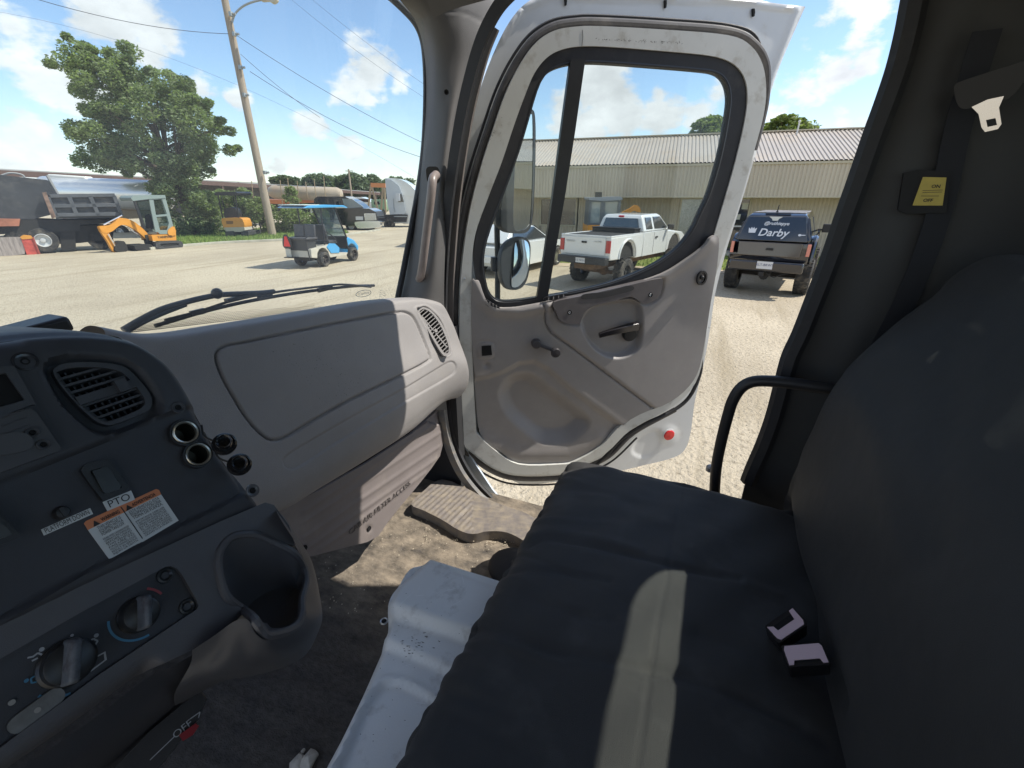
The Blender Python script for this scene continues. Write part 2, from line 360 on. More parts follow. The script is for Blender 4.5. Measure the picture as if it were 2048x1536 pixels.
# palette
TAUPE=mat('taupe_plastic',(.275,.26,.255),.55,var=.05,vscale=9,bump=.0008,bscale=480,dirt=(.36,.32,.27),dscale=7,dlo=.55,dhi=.85,dirtamt=.35)
TAUPE2=mat('door_trim_plastic',(.275,.256,.247),.5,var=.06,vscale=8,bump=.0004,bscale=800,dirt=(.38,.35,.31),dscale=9,dlo=.52,dhi=.8,dirtamt=.35)
CHAR=mat('charcoal_plastic',(.050,.052,.060),.48,var=.08,vscale=12,bump=.0003,bscale=1100,dirt=(.12,.12,.12),dscale=14,dlo=.5,dhi=.85,dirtamt=.25)
CHARS=mat('surround_grey',(.085,.084,.092),.5,var=.08,vscale=12,bump=.0003,bscale=1100,dirt=(.15,.15,.145),dscale=14,dlo=.5,dhi=.85,dirtamt=.3)
CHAR2=mat('charcoal_panel',(.040,.042,.050),.6,var=.08,vscale=10,bump=.0002,bscale=1500,dirt=(.1,.1,.1),dscale=10,dlo=.5,dhi=.85,dirtamt=.3)
BLKP=mat('black_plastic',(.018,.018,.02),.42,var=.1,vscale=30,bump=.0002,bscale=900)
HOLE=mat('dark_opening',(.004,.004,.005),.9)
RUB=mat('black_rubber',(.022,.022,.025),.62,var=.15,vscale=15,dirt=(.12,.11,.10),dscale=12,dlo=.55,dhi=.85,dirtamt=.4,bump=.0004,bscale=400)
WHITE=mat('white_paint',(.66,.67,.67),.3,var=.03,vscale=5,coat=.25,dirt=(.42,.38,.31),dscale=11,dlo=.56,dhi=.8,dirtamt=.5)
WDIRT=mat('worn_white_jamb',(.56,.56,.53),.42,var=.05,vscale=7,dirt=(.25,.21,.15),dscale=18,dlo=.52,dhi=.75,dirtamt=.6)
GREYM=mat('pale_grey_metal',(.66,.665,.66),.40,var=.04,vscale=6,dirt=(.22,.20,.18),dscale=13,dlo=.56,dhi=.74,dirtamt=.6,bump=.0003,bscale=300)
CHROME=mat('bright_metal',(.75,.76,.78),.22,1)
ALU=mat('brushed_steel',(.55,.57,.6),.38,1,var=.08,vscale=60)
PILL=mat('pillar_trim',(.10,.095,.093),.6,var=.05,vscale=10,bump=.0004,bscale=900)
PILD=mat('dark_pillar_trim',(.050,.050,.050),.7,var=.05,vscale=10,bump=.0004,bscale=900)
EZ=EYE.z
# ================================================================ truck cab shell
cab=thing('truck_cab','grey-trimmed cab of the parked truck with its passenger side open','truck cab',(0.6,0.2,EZ-1.25))
def cabsurf():
    # roof with headliner, front header and the header over the passenger door
    b=MB()
    ys=[-.74,-.5,0,.5,.80,.90]; xs=[-1.0,-.6,0,.6,1.1,1.36,1.46]
    top=np.array([[(x,y,EZ+.60+.10*(1-((x-.25)/1.25)**2)-.05*max(0,(y-.6)/.4)**2-(.0 if x<1.4 else .07)) for x in xs] for y in ys])
    gridmesh('roof_lining',np.array(patch([[Vector(p) for p in r] for r in top],4,3)),PILL,cab)
    b.box((.22,.13,EZ+.74),(2.5,1.8,.03)); b.build('roof',WHITE,cab,bevel=.01)
    # door header: its lower edge throws the shade line over dash and floor
    pts=[Vector((1.45,y,EZ+.59)) for y in (1.0,.7,.4,.1,-.2,-.5,-.7)]
    b=MB(); b.sweep(cr(pts,6),[(-.03,-.0),(.03,-.0),(.04,.12),(-.06,.12)]); b.build('door_header',PILL,cab)
    # passenger A pillar
    rows=[[PY(x,y,d) for x,y,d in r] for r in (
      [(760,-90,1.02),(840,-90,.93),(930,-90,.86),(1060,-90,.80)],
      [(785,-20,1.03),(850,-20,.94),(920,-20,.87),(1010,-20,.80)],
      [(832,45,1.04),(865,45,.95),(915,45,.88),(966,45,.83)],
      [(851,130,1.05),(873,130,.96),(912,130,.89),(944,130,.85)],
      [(849,250,1.06),(868,250,.97),(895,250,.90),(917,250,.88)],
      [(832,400,1.07),(852,400,.98),(876,400,.91),(897,400,.89)],
      [(808,540,1.08),(835,540,.99),(865,540,.92),(889,540,.90)],
      [(790,640,1.08),(820,640,1.0),(855,640,.94),(889,640,.91)],
      [(785,820,1.10),(820,820,1.0),(860,820,.95),(893,820,.92)])]
    def h(px,py,G): return groove(px,py,[(838,42),(868,24),(905,22),(940,30),(966,44)],1.8,.003)-.006*np.exp(-(np.hypot(px-893,(py-184)*.7)/5)**2)
    pil=gridmesh('pillar_trim',patch(rows,10,12),PILL,cab,h=h)
    m=MB(); c=PY(893,184,.89); n=(EYE-c).normalized(); m.lathe(c+n*.001,n,[(.0075,0),(.008,.002),(.006,.003),(.0055,.0)],14); m.lathe(c+n*.0015,n,[(0,0),(.0055,0)],12); m.build('trim_screw',HOLE,pil)
    # black glass border / windshield gasket along the pillar
    g=[PY(x,y,1.06) for x,y in ((735,-60),(760,-25),(800,12),(830,45),(845,80),(851,130),(852,200),(848,290),(838,370),(822,460),(806,545),(795,600),(788,650))]
    b=MB(); b.sweep(cr(g,6),[(-.012,0),(.012,0),(.012,.006),(-.012,.006)],up=tuple(SUN)); 
    b=MB(); b.tube(cr(g,6),.011,8); b.build('windshield_gasket',RUB,cab)
    # grab handle on the pillar
    hp=[PX(x,y,v) for x,y,v in ((872,350,1.40),(866,357,1.36),(864,372,1.345),(861,400,1.34),(856,440,1.34),(850,490,1.34),(845,530,1.345),(841,552,1.365),(838,560,1.40))]
    b=MB(); b.tube(cr(hp,6),.0145,14); gh=b.build('grab_handle',mat('worn_handle',(.24,.20,.185),.38,var=.1,vscale=30),cab)
    b=MB(); c=PX(866,350,1.41); n=(EYE-c).normalized(); fr=Frame(c,(0,-1,0),n); b.prism(fr,[(u,v) for u,v in rrect(.045,.052,.014)],-.01,.004); b.build('handle_mount',BLKP,gh,bevel=.002)
    # door opening seal loops (rubber on body flange)
    L=[(1075,-60),(1032,-22),(1000,12),(975,55),(957,100),(940,160),(925,225),(912,300),(901,380),(893,460),(887,560),(886,660),(890,760),(899,840),(915,905),(945,958),(985,1002)]
    b=MB(); b.sweep(cr([PX(x,y,1.462) for x,y in L],7),[(-.018,-.010),(.018,-.010),(.020,.0),(.012,.012),(-.012,.012),(-.020,.0)],up=(1,0,0)); b.build('door_seal',RUB,cab)
    L2=[(x+15,y) for x,y in L[3:13]]
    b=MB(); b.sweep(cr([PX(x,y,1.50) for x,y in L2],7),[(-.014,-.005),(.014,-.005),(.014,.006),(-.014,.006)],up=(1,0,0)); b.build('door_jamb',mat('jamb_bronze',(.16,.14,.13),.5),cab)
    # lower jamb moulding down to the sill
    L=[(884,690),(887,780),(895,850),(908,900),(930,945),(962,985),(985,1003)]
    b=MB(); b.sweep(cr([PX(x-4,y+4,1.445) for x,y in L],7),[(-.020,0),(.022,0),(.022,.012),(-.014,.014)],up=(-1,0,0)); b.build('sill_moulding',mat('worn_grey_moulding',(.19,.185,.18),.42,var=.15,vscale=30,dirt=(.3,.26,.2),dscale=25,dlo=.5,dhi=.7),cab)
    fr=Frame((1.53,0,EZ),(0,1,0),(-1,0,0))
    b=MB(); b.prism(fr,[fr.uv(x,y) for x,y in ((900,840),(915,870),(945,920),(985,980),(1012,1012),(985,1012),(940,960),(912,915),(900,880))],-.01,0); b.build('outer_sill',mat('sill_paint',(.55,.62,.70),.25,coat=.5),cab)
    # firewall and side below the dash, in shade
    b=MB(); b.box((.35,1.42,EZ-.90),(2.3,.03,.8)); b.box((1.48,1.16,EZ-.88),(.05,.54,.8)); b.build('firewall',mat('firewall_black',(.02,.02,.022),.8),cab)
    # B pillar region
    L=[(1826,-70),(1812,0),(1800,60),(1782,130),(1758,200),(1730,275),(1702,355),(1673,435),(1645,515),(1612,600),(1585,668),(1563,715),(1549,765),(1530,835),(1510,890),(1490,935),(1478,965)]
    b=MB(); b.sweep(cr([PX(x+20,y,1.45) for x,y in L],7),[(-.022,-.012),(.026,-.012),(.028,.0),(.018,.018),(-.006,.022),(-.020,.012)],up=(-1,0,0)); b.build('rear_door_seal',RUB,cab)
    fr=Frame((1.475,0,EZ),(0,-1,0),(-1,0,0))
    uv=[fr.uv(x,y) for x,y in ((1840,-70),(1820,30),(1785,170),(1735,310),(1660,520),(1590,700),(1560,790),(1530,880),(1490,970),(1480,1010),(1500,1040))]+[(.74,-.95),(.74,.6),(.6,.7),(.3,.72)]
    def h(px,py,u,v): return .022*sm(.33,.42,u)+groove(px,py,[(2040,-50),(1905,110),(1890,330),(1850,520),(1760,760)],6,.012)
    sheet('pillar_panel',fr,uv,PILD,cab,.02,h)
    # back wall with its window
    fb=Frame((.2,-.72,EZ),(-1,0,0),(0,1,0))
    hole=[(u-.03,v+.0) for u,v in rrect(2.0,.44,.10,6)]
    hole=[(u,v+.118) for u,v in hole]
    b=MB(); b.prism(fb,[(-1.28,-1.3),(1.2,-1.3),(1.2,.7),(-1.28,.7)],-.03,0,[hole]); b.build('rear_wall',PILD,cab)
    b=MB(); b.prism(fb,hole,-.016,-.012); b.build('rear_window',glassmat('rear_glass',(.86,.9,.88)),cab)
    # windshield and its frit
    bot=[(120,672,1.34),(300,668,1.34),(470,645,1.32),(640,618,1.28),(760,600,1.22),(800,596,1.12)]
    top=[(-60,-160,1.02),(120,-160,1.02),(320,-150,1.02),(520,-130,1.02),(690,-100,1.03),(760,-60,1.05)]
    bot=[(-120,690,1.34)]+bot; top=[(-200,-160,1.02)]+top
    # a smooth curved pane between the two edges
    bot.append((880,596,1.0)); top.append((850,-60,.98))
    B_=[PY(*p) for p in bot]; T_=[PY(*p) for p in top]
    rows=[[B_[i].lerp(T_[i],t)+Vector((0,.03*math.sin(math.pi*t),0)) for i in range(len(B_))] for t in (0,.33,.66,1)]
    gridmesh('windshield',patch(rows,6,6),glassmat('windshield_glass',(.90,.945,.925),.05,haze=.06,hcol=(.85,.9,.95)),cab)
    return pil
cabsurf()
def wsframe(x,y,dy): return PY(x,y,dy)
# rows of ceramic dots and two etched marks low on the windshield
DOTS=mat('ceramic_dots',(.03,.03,.03),.7)
b=MB()
for j in range(7):
    for i in range(150):
        x=262+i*3.6+(j%2)*1.8; yb=666-.000*(x)-(x-262)*.118; y=yb-j*3.0-2
        if x>300 and j>6-(x-300)/110*2.0+3: continue
        if (x>640 and j>1) or x>770: continue
        c=PY(x,y,1.30-.0001*(x-262)); n=(EYE-c).normalized(); r=.0021*(1-.08*j); e1=n.orthogonal().normalized()*r; e2=n.cross(e1.normalized())*r
        b.add([c+e1,c+e2,c-e1,c-e2],[(0,1,2,3)])
b.build('dot_band',DOTS,cab,smooth=False)
ETCH=mat('etched_mark',(.42,.46,.44),.7)
c=PY(727,587,1.16); n=(EYE-c).normalized(); fr=Frame(c,(1,-.2,0),n)
b=MB(); el=lambda a,bb,k=28:[(a*math.cos(2*math.pi*i/k),bb*math.sin(2*math.pi*i/k)) for i in range(k)]
b.prism(fr,el(.0285,.0125),-.0003,.0003,[el(.0262,.0105)]); mk=b.build('glass_mark',ETCH,cab,smooth=False)
textmesh('mark_lettering','Carlite',.0145,ETCH,mk,c,fr.ex,fr.ey,.0003,shear=.3)
c2=PY(764,586,1.15); fr2=Frame(c2,(1,-.2,0),(EYE-c2).normalized())
for k,(s,zz,v) in enumerate((('A S I',.006,.010),('DOT 459 M',.0045,.002),('LAMINATED',.0045,-.004),('AS1  M240',.006,-.011))):
    textmesh('mark_lettering',s,zz,ETCH,mk,c2+fr2.ey*v,fr2.ex,fr2.ey,.0003)
# ---------------------------------------------------------------- floor, step, sill plate
FLOORM=mat('rubber_floor',(.046,.041,.038),.78,var=.45,vscale=90,dirt=(.34,.28,.21),dscale=19,dlo=.30,dhi=.70,dirtamt=.95,dgrad=(-.05,.35,.10),bump=.0022,bscale=260,bump2=.005,b2scale=45,stretch=(1,.55,1))
fr=Frame((0.4,.3,EZ-1.25),(1,0,0),(0,0,1))
def h(px,py,u,v):
    r=groove(px,py,[(770,1200),(830,1120),(880,1070),(950,1030),(1060,1030)],3,.004)+groove(px,py,[(690,1160),(770,1060),(840,1010)],3,.004)
    r+=groove(px,py,[(650,1185),(645,1200),(675,1205),(700,1185)],4,-.004)+groove(px,py,[(720,1190),(800,1090),(860,1050),(950,1015)],3,-.003)
    return r+.0015*np.sin(u*90+2*np.sin(v*11))*(v>.3)
sheet('floor_mat',fr,[(-1.2,-1.0),(1.09,-1.0),(1.09,.14),(1.085,.6),(1.07,1.12),(-1.2,1.12)],FLOORM,cab,.016,h)
STEPM=mat('step_tread',(.17,.15,.14),.6,var=.1,vscale=20,dirt=(.36,.30,.21),dscale=26,dlo=.40,dhi=.80,dirtamt=.8,bump=.0008,bscale=200)
fr=Frame((1.3,.7,EZ-1.205),(1,0,0),(0,0,1))
def h(px,py,u,v):
    w=.0028*np.clip(np.sin((v*1.0+u*.12)*270),-.3,1)*(px<945)+.0030*np.clip(np.sin((u*1.0+.25*v)*250),-.3,1)*(px>=945)
    e=np.minimum(1,pdist(px,py,[(812,1008),(868,962),(930,975),(1000,1012),(1100,1058),(1075,1090),(1010,1068),(945,1070),(880,1040),(812,1008)])/9)
    return w*e-.004*np.exp(-(pdist(px,py,[(905,1052),(935,1020),(1000,1012)])/3)**2)
uv=cr([fr.uv(x,y) for x,y in ((822,1008),(845,984),(870,963),(893,960),(930,975),(965,993),(1005,1010),(1045,1024),(1100,1052),(1180,1110),(1140,1135),(1075,1100),(1045,1080),(1015,1065),(980,1062),(945,1068),(918,1060),(885,1040),(850,1022))],3,True)
sheet('step_mat',fr,[tuple(p) for p in uv],STEPM,cab,.006,h,back=.045)
# crumbs of gravel carried in on the floor
GRAV=mat('gravel_crumbs',(.48,.42,.32),.9,var=.3,vscale=300)
b=MB()
for i in range(420):
    k=random.random()
    if k<.55: x=random.gauss(985,70); y=random.gauss(1072,16)+ (x-985)*.12
    else: x=random.uniform(600,1100); y=random.uniform(1030,1230)
    p=PZ(x,y,EZ-1.245+.004); s=random.uniform(.0012,.0032)
    b.ball(p,s,5,(1,random.uniform(.6,1),.6))
b.build('gravel_crumbs',GRAV,None,label='crumbs of pale gravel scattered on the cab floor',cat='gravel',kind='stuff')
PEB=mat('pale_pebble',(.46,.43,.38),.85,var=.15,vscale=80)
for i,(x,y,s,lb) in enumerate(((596,1524,.020,'pale pebble on the floor beside the engine cover, left of its neighbour'),(618,1519,.023,'pale pebble touching the metal engine cover edge'),(606,1502,.006,'tiny stone crumb just above the two pale pebbles'))):
    m=MB(); m.ball((0,0,0),s,9,(1,.8,.6)); p=PZ(x,y,EZ-1.24); V=[Vector(v)*(1+.18*math.sin(5*v[0]/s+i)*math.cos(4*v[1]/s))+p for v in m.V]
    mesh('pebble',V,m.F,PEB,label=lb,cat='pebble',group='pebbles on the cab floor')
# ---------------------------------------------------------------- engine cover (pale metal) in front of the bench
def cover():
    fr=Frame((.5,.4,EZ-.90),(1,0,0),(0,0,1)); 
    up=cr([fr.uv(x,y) for x,y in ((848,1126),(820,1142),(795,1172),(782,1192),(774,1215),(772,1240),(757,1275),(740,1312),(700,1400),(660,1470),(600,1575))],4)
    L=[tuple(p) for p in up]+[(-.30,-.5),(.30,-.5)]+[(fr.uv(848,1126)[0]+.028,-.5),fr.uv(985,1166),fr.uv(862,1127)]
    def h(px,py,u,v):
        # raised lid at the right, stepping down along a bend that runs with the truck
        A=np.array([775,1205]);B=np.array([945,1262]); s=((px-A[0])*(B[1]-A[1])-(py-A[1])*(B[0]-A[0]))/np.hypot(*(B-A))
        r=.032*sm(-20,-2,s)-.018
        s2=((px-768)*(1310-1250)-(py-1250)*(905-768))/np.hypot(60,137)
        r-=.018*sm(-10,-26,s2)
        q=inp(px,py); r+=-.012*sm(-5,5,q)+.004*np.exp(-((q+9)/5)**2)
        e=pdist(px,py,[(848,1126),(795,1172),(774,1215),(772,1240),(740,1312),(660,1470),(600,1575)]); r-=.02*np.exp(-(e/7)**2)
        r-=.006*np.exp(-(np.hypot(px-770,py-1243)/7)**2)
        r+=groove(px,py,[(858,1132),(985,1178)],2.5,.004)
        return r
    PL=np.array(cr([(630,1580),(680,1490),(722,1400),(755,1350),(780,1343),(815,1350),(880,1385),(905,1400)],6))
    def inp(px,py):
        d=pdist(px,py,PL); m=inpoly(np.c_[px,py],[tuple(p) for p in PL]+[(1200,1580)]); return np.where(m,d,-d)
    c=sheet('engine_cover',fr,L,GREYM,None,.0075,h,back=.30,label='pale grey metal engine cover rising from the floor beside the black bench',cat='engine cover')
    sp=[(random.gauss(828,20),random.gauss(1286,14),random.uniform(.0012,.006),random.uniform(.0004,.0012),random.gauss(.5,.3)) for _ in range(34)]+[(random.uniform(690,960),random.uniform(1140,1500),random.uniform(.0006,.0022),.0006,random.random()*3) for _ in range(46)]
    flecks('scuff_mark',c,sp,mat('scuff_dark',(.06,.05,.045),.8)); flecks('scratch_mark',c,[(random.uniform(800,960),random.uniform(1150,1420),random.uniform(.006,.03),.0005,random.gauss(1.2,.3)) for _ in range(16)],mat('scratch_pale',(.78,.79,.80),.5))
    p=fr.at(768,1243,-.006); n=Vector((0,0,1)); m=MB(); m.lathe(p,n,[(.006,.002),(.0085,.003),(.0095,.001),(.0095,0)],16); m.build('bolt_ring',ALU,c)
    m=MB(); m.lathe(p,n,[(0,.0005),(.006,.0005)],12); m.build('bolt_hole',HOLE,c)
cover()
b=MB(); p=PZ(1000,1150,EZ-1.23); b.ball(p+Vector((.05,-.03,0)),.085,18,(1,1.1,.55)); b.build('floor_dome',RUB,cab)  # dark flattened dome on the floor in front of the bench
# ================================================================ passenger door, swung open
DN=Vector((-math.cos(math.radians(33)),-math.sin(math.radians(33)),0)); DX=Vector((math.sin(math.radians(33)),-math.cos(math.radians(33)),0))
FD=Frame((1.5,.9,EZ),DX,DN)
door=thing('passenger_door','open white truck door with grey inner trim, hung at the windshield pillar','truck door',(1.5,.9,1.3))
def D(P,o=0,n=4,closed=True): return [tuple(p) for p in cr(FD.uvs(P,o),n,closed)]
GL=[(983,590),(972,560),(968,520),(975,480),(992,430),(1015,370),(1040,300),(1058,240),(1075,182),(1090,152),(1112,136),(1150,127),(1200,126),(1300,133),(1395,141),(1432,147),(1450,162),(1458,188),(1456,225),(1440,310),(1418,385),(1400,425),(1382,462),(1350,500),(1300,533),(1230,562),(1160,580),(1085,593),(1010,602)]
RI=[(962,585),(950,545),(948,500),(957,450),(978,390),(1003,325),(1028,250),(1050,190),(1068,148),(1092,117),(1122,100),(1165,93),(1230,95),(1330,103),(1420,112),(1462,126),(1486,152),(1494,190),(1488,245),(1468,330),(1445,410),(1425,480),(1385,510),(1330,545),(1270,568),(1160,598),(1085,612),(1000,625)]
RO=[(926,880),(920,760),(919,640),(923,540),(938,430),(960,340),(985,262),(1010,190),(1040,130),(1073,85),(1108,62),(1150,54),(1200,53),(1330,60),(1455,71),(1500,92),(1524,130),(1531,180),(1525,235),(1505,310),(1480,400),(1448,495),(1428,560),(1415,620),(1408,700),(1390,765),(1345,812),(1262,858),(1212,905),(1160,930),(1120,946),(1036,948),(990,935),(948,905)]
RIN=[(952,850),(944,700),(945,600),(943,540),(950,470)]+RI[4:22]+[(1432,480),(1424,540),(1411,620),(1399,700),(1380,758),(1338,798),(1250,843),(1200,893),(1150,922),(1120,928),(1038,928),(990,900),(958,870)]
SK=[(903,860),(899,700),(901,560),(905,430),(914,366),(938,262),(963,170),(992,95),(1020,42),(1050,8),(1090,-14),(1140,-20),(1463,-4),(1560,8),(1611,13)]
SKR=[(1611,13),(1590,60),(1562,125),(1541,185),(1527,250),(1505,330),(1478,420),(1450,510),(1430,590),(1420,660),(1405,740),(1390,800),(1382,860),(1372,895),(1350,914),(1290,930),(1180,955),(1100,965),(1052,970),(1022,960),(965,935),(925,900)]
skL=[tuple(p) for p in cr(FD.uvs(SK,-.075),4)][:-1]+[tuple(p) for p in cr(FD.uvs(SKR,-.075),4)]
def shsk(px,py,u,v):
    r=np.zeros(len(px))
    # pressed recess below the trim, by the reflector
    L=np.array(cr([(1265,905),(1275,880),(1300,862),(1318,862),(1322,880),(1312,902),(1290,915)],5,True)); d=pdist(px,py,np.vstack([L,L[:1]])); m=inpoly(np.c_[px,py],[tuple(p) for p in L])
    r-=.006*sm(-3,4,np.where(m,d,-d)); r+=.004*np.exp(-(np.hypot(px-1338,py-870)/19)**6)
    r+=groove(px,py,[(1405,740),(1360,800),(1330,850),(1330,920)],3,.0) 
    # hem along the top and rear edge
    r+=.007*np.exp(-(pdist(px,py,[(1000,80),(1050,14),(1100,-8),(1463,2),(1596,18),(1545,150),(1500,320)])/5)**2)
    for x,y in ((1330,8),(1506,24),(1130,2)): r+=0
    return r
dsk=sheet('outer_skin',FD,skL,WHITE,door,.011,shsk,holes=[D(GL,-.075,2)],o=-.075,back=.012)
for x,y in ((1330,8),(1506,25),(1131,3)):
    m=MB(); m.prism(FD,[FD.uv(x+a,y+b_,-.07) for a,b_ in ((-2.5,-7),(2,-7),(2.5,0),(1.5,8),(-1.5,8))],-.073,-.065); m.build('drip_slot',HOLE,dsk)
# worn grey rubber strip round the frame
P=RO; cen=np.array([1220,450])
def grow(P,k,c=(1220,470)):
    """offset a traced outline outwards by k pixels"""
    A=np.array(P,float); n=len(A); out=[]
    for i in range(n):
        t=A[(i+1)%n]-A[i-1]; t/=np.linalg.norm(t)+1e-9; out.append(tuple(A[i]+k*np.array([t[1],-t[0]])))
    return out
sgn=1 if np.linalg.norm(np.array(grow(RO,5)[10])-cen)>np.linalg.norm(np.array(RO[10])-cen) else -1
g9=grow(RO,9*sgn); WS=g9[26:]+g9[:17]+[(1533,190),(1524,240),(1508,300)]; g9=grow(RO,21*sgn); WS2=g9[27:]+g9[:16]+[(1528,150),(1526,200),(1515,260)]
b=MB(); b.tube([FD.pt(u,v,-.028) for u,v in D(WS,-.028,6,False)],.0125,10); b.build('weather_strip',mat('worn_rubber',(.075,.07,.07),.5,var=.2,vscale=20,dirt=(.2,.18,.16),dscale=12,dlo=.5,dhi=.75,dirtamt=.5),door)
b=MB(); b.tube([FD.pt(u,v,-.038) for u,v in D(WS2,-.038,6,False)],.005,6); b.build('inner_seal',RUB,door)
# white pressed frame
b=MB(); b.prism(FD,D(RO),-.07,.004,[D(RIN,0,4)]); fr_=b.build('door_frame',WDIRT,door,bevel=.013,seg=4)
m=MB()
for P in (((1165,60),(1166,75),(1164,92)),):
    m.tube([FD.pt(*FD.uv(x,y,.0045),.0045) for x,y in P],.0007,5)
m.build('weld_seam',RUB,fr_)
flecks('scuff_mark',fr_,[(x,78+(x-1190)*.045+random.gauss(0,1.2),random.uniform(.001,.005),random.uniform(.0004,.0011),random.gauss(0,.4)) for x in [random.uniform(1185,1370) for _ in range(60)]]+[(random.gauss(988,9),random.gauss(268,12),random.uniform(.001,.003),.0006,random.random()*3) for _ in range(22)]+[(random.uniform(1440,1500),random.uniform(300,520),random.uniform(.001,.005),.0004,1.3) for _ in range(24)],mat('scuff_black',(.03,.03,.03),.7))
# black run channel round the glass, divider bar
b=MB(); b.prism(FD,D(RI,0,4),-.03,-.002,[D(GL,-.002,4)]); b.build('window_seal',RUB,door,bevel=.006,seg=3)
b=MB(); b.tube([FD.pt(u,v,-.004) for u,v in D(grow(GL,3*sgn if False else 3*sgn),-.004,4)],.0035,6,closed=True); b.build('glass_run',mat('glossy_rubber',(.03,.035,.042),.35),door)
b=MB(); b.prism(FD,FD.uvs(((1141,118),(1170,118),(1150,260),(1128,400),(1110,505),(1094,600),(1073,600),(1088,510),(1104,400),(1122,260))),-.02,.006); b.build('window_divider',BLKP,door,bevel=.004)
GLASS=glassmat('door_glass',(.89,.915,.90),.05,haze=.018,hcol=(.7,.75,.78))
b=MB(); b.prism(FD,D(grow(GL,4*sgn),-.012),-.014,-.011); b.build('window_pane',GLASS,door)
# trim panel with pocket, seams and handle recess
TR=[(943,566),(950,560),(958,562),(964,580),(973,600),(988,612),(1030,613),(1085,603),(1160,590),(1240,571),(1320,546),(1370,515),(1400,490),(1413,474),(1430,475),(1427,530),(1416,600),(1403,700),(1385,757),(1340,800),(1260,838),(1215,885),(1180,918),(1140,928),(1040,930),(1005,908),(970,882),(957,855),(949,760),(943,660)]
BOWL=[(1000,800),(1003,778),(1018,758),(1048,748),(1075,755),(1105,780),(1150,812),(1180,838),(1182,856),(1165,873),(1140,888),(1105,892),(1080,888),(1050,868),(1015,835)]
HREC=[(1162,650),(1166,632),(1185,612),(1220,604),(1260,600),(1281,612),(1284,650),(1280,690),(1262,708),(1235,716),(1205,709),(1178,686)]
def reg(px,py,L,n=6):
    C=np.array(cr(L,n,True)); d=pdist(px,py,np.vstack([C,C[:1]])); return np.where(inpoly(np.c_[px.ravel(),py.ravel()],[tuple(p) for p in C]).reshape(px.shape),d,-d)
AR=[(1108,604),(1112,624),(1118,637),(1130,645),(1156,648),(1163,636),(1170,622),(1188,611),(1225,602),(1258,593),(1272,598),(1286,607),(1302,604),(1316,594),(1322,580),(1324,563),(1316,557),(1240,574),(1160,592)]
def shtrim(px,py,u,v):
    r=np.zeros(len(px))
    step=[(940,757),(975,752),(1005,742),(1038,724),(1070,720),(1100,736),(1140,772),(1200,818),(1262,862),(1262,960),(940,960)]
    C=np.array(step,float); d=pdist(px,py,C[:9]); m=inpoly(np.c_[px,py],step); s=np.where(m,d,-d)
    r-=.020*sm(-3,12,s)
    r-=.044*sm(-5,26,reg(px,py,BOWL))
    r-=.030*sm(-2,7,reg(px,py,HREC))
    # ledge under the quarter glass
    r+=.020*np.exp(-(pdist(px,py,[(950,565),(966,598),(990,618),(1040,620),(1088,612)])/13)**2)
    r+=.012*np.exp(-(pdist(px,py,[(1100,606),(1250,575),(1330,548),(1380,515),(1412,480)])/12)**2)
    r+=.012*sm(1340,1425,px)*sm(700,560,py)
    r+=groove(px,py,[(1084,600),(1091,622),(1093,645),(1104,666),(1140,692),(1200,737),(1255,778),(1308,818)],2.6,.010)
    r+=.008*sm(-3,3,np.where(inpoly(np.c_[px,py],[(1084,590),(1091,622),(1093,645),(1104,666),(1140,692),(1200,737),(1308,818),(1500,800),(1450,450)]),5,-5))
    r+=groove(px,py,[(958,690),(962,684),(982,684),(988,690),(988,712),(982,718),(958,718)],2,.003)
    r+=.004*sm(-3,3,reg(px,py,[(958,688),(986,686),(989,714),(958,718)],2))
    r+=.010*np.exp(-(pdist(px,py,[(970,885),(1040,912),(1140,910),(1200,880)])/16)**2)
    r-=.010*np.exp(-(np.hypot(px-973,(py-731))/6)**2)
    r+=groove(px,py,AR,2.4,.010,3,True)
    return r
trim=sheet('trim_panel',FD,D(TR,0,4),TAUPE2,door,.0055,shtrim,o=.006,back=.02)
flecks('scuff_mark',trim,[(random.gauss(1130,40),random.gauss(905,12),random.uniform(.0006,.003),.0004,random.random()*3) for _ in range(50)]+[(random.uniform(960,1390),random.uniform(640,900),random.uniform(.0004,.002),.0004,random.random()*3) for _ in range(60)],mat('scuff_pale',(.42,.40,.38),.7))
# grab bar / arm rest
AR=[(1108,604),(1112,624),(1118,637),(1130,645),(1156,648),(1163,636),(1170,622),(1188,611),(1225,602),(1258,593),(1272,598),(1286,607),(1302,604),(1316,594),(1322,580),(1324,563),(1316,557),(1240,574),(1160,592)]
b=MB(); b.prism(FD,D(AR,.040,4),.004,.046); arm=b.build('arm_rest',mat('arm_rest_grey',(.12,.108,.108),.42,var=.08,vscale=15,bump=.0003,bscale=900,dirt=(.3,.28,.26),dscale=12,dlo=.55,dhi=.8,dirtamt=.3),door,bevel=.007,seg=4)
b=MB(); b.prism(FD,D([(1166,598),(1162,592),(1172,587),(1215,582),(1252,571),(1266,573),(1264,580),(1240,587),(1205,595)],.042,3),.0445,.0475); b.build('finger_slot',mat('slot_grey',(.05,.048,.05),.5),arm,bevel=.0012)
for x,y in ((1139,625),(1301,590)):
    p=FD.pt(*FD.uv(x,y,.047),.0465); m=MB(); m.lathe(p,FD.n,[(0,.0003),(.0085,.0003),(.0095,.0012),(.0065,-.0)],16); m.build('screw_hole',HOLE,arm)
    m=MB(); m.lathe(p+FD.n*.0006,FD.n,[(.0025,0),(.0042,.0006),(.0048,0)],14); m.build('screw',ALU,arm)
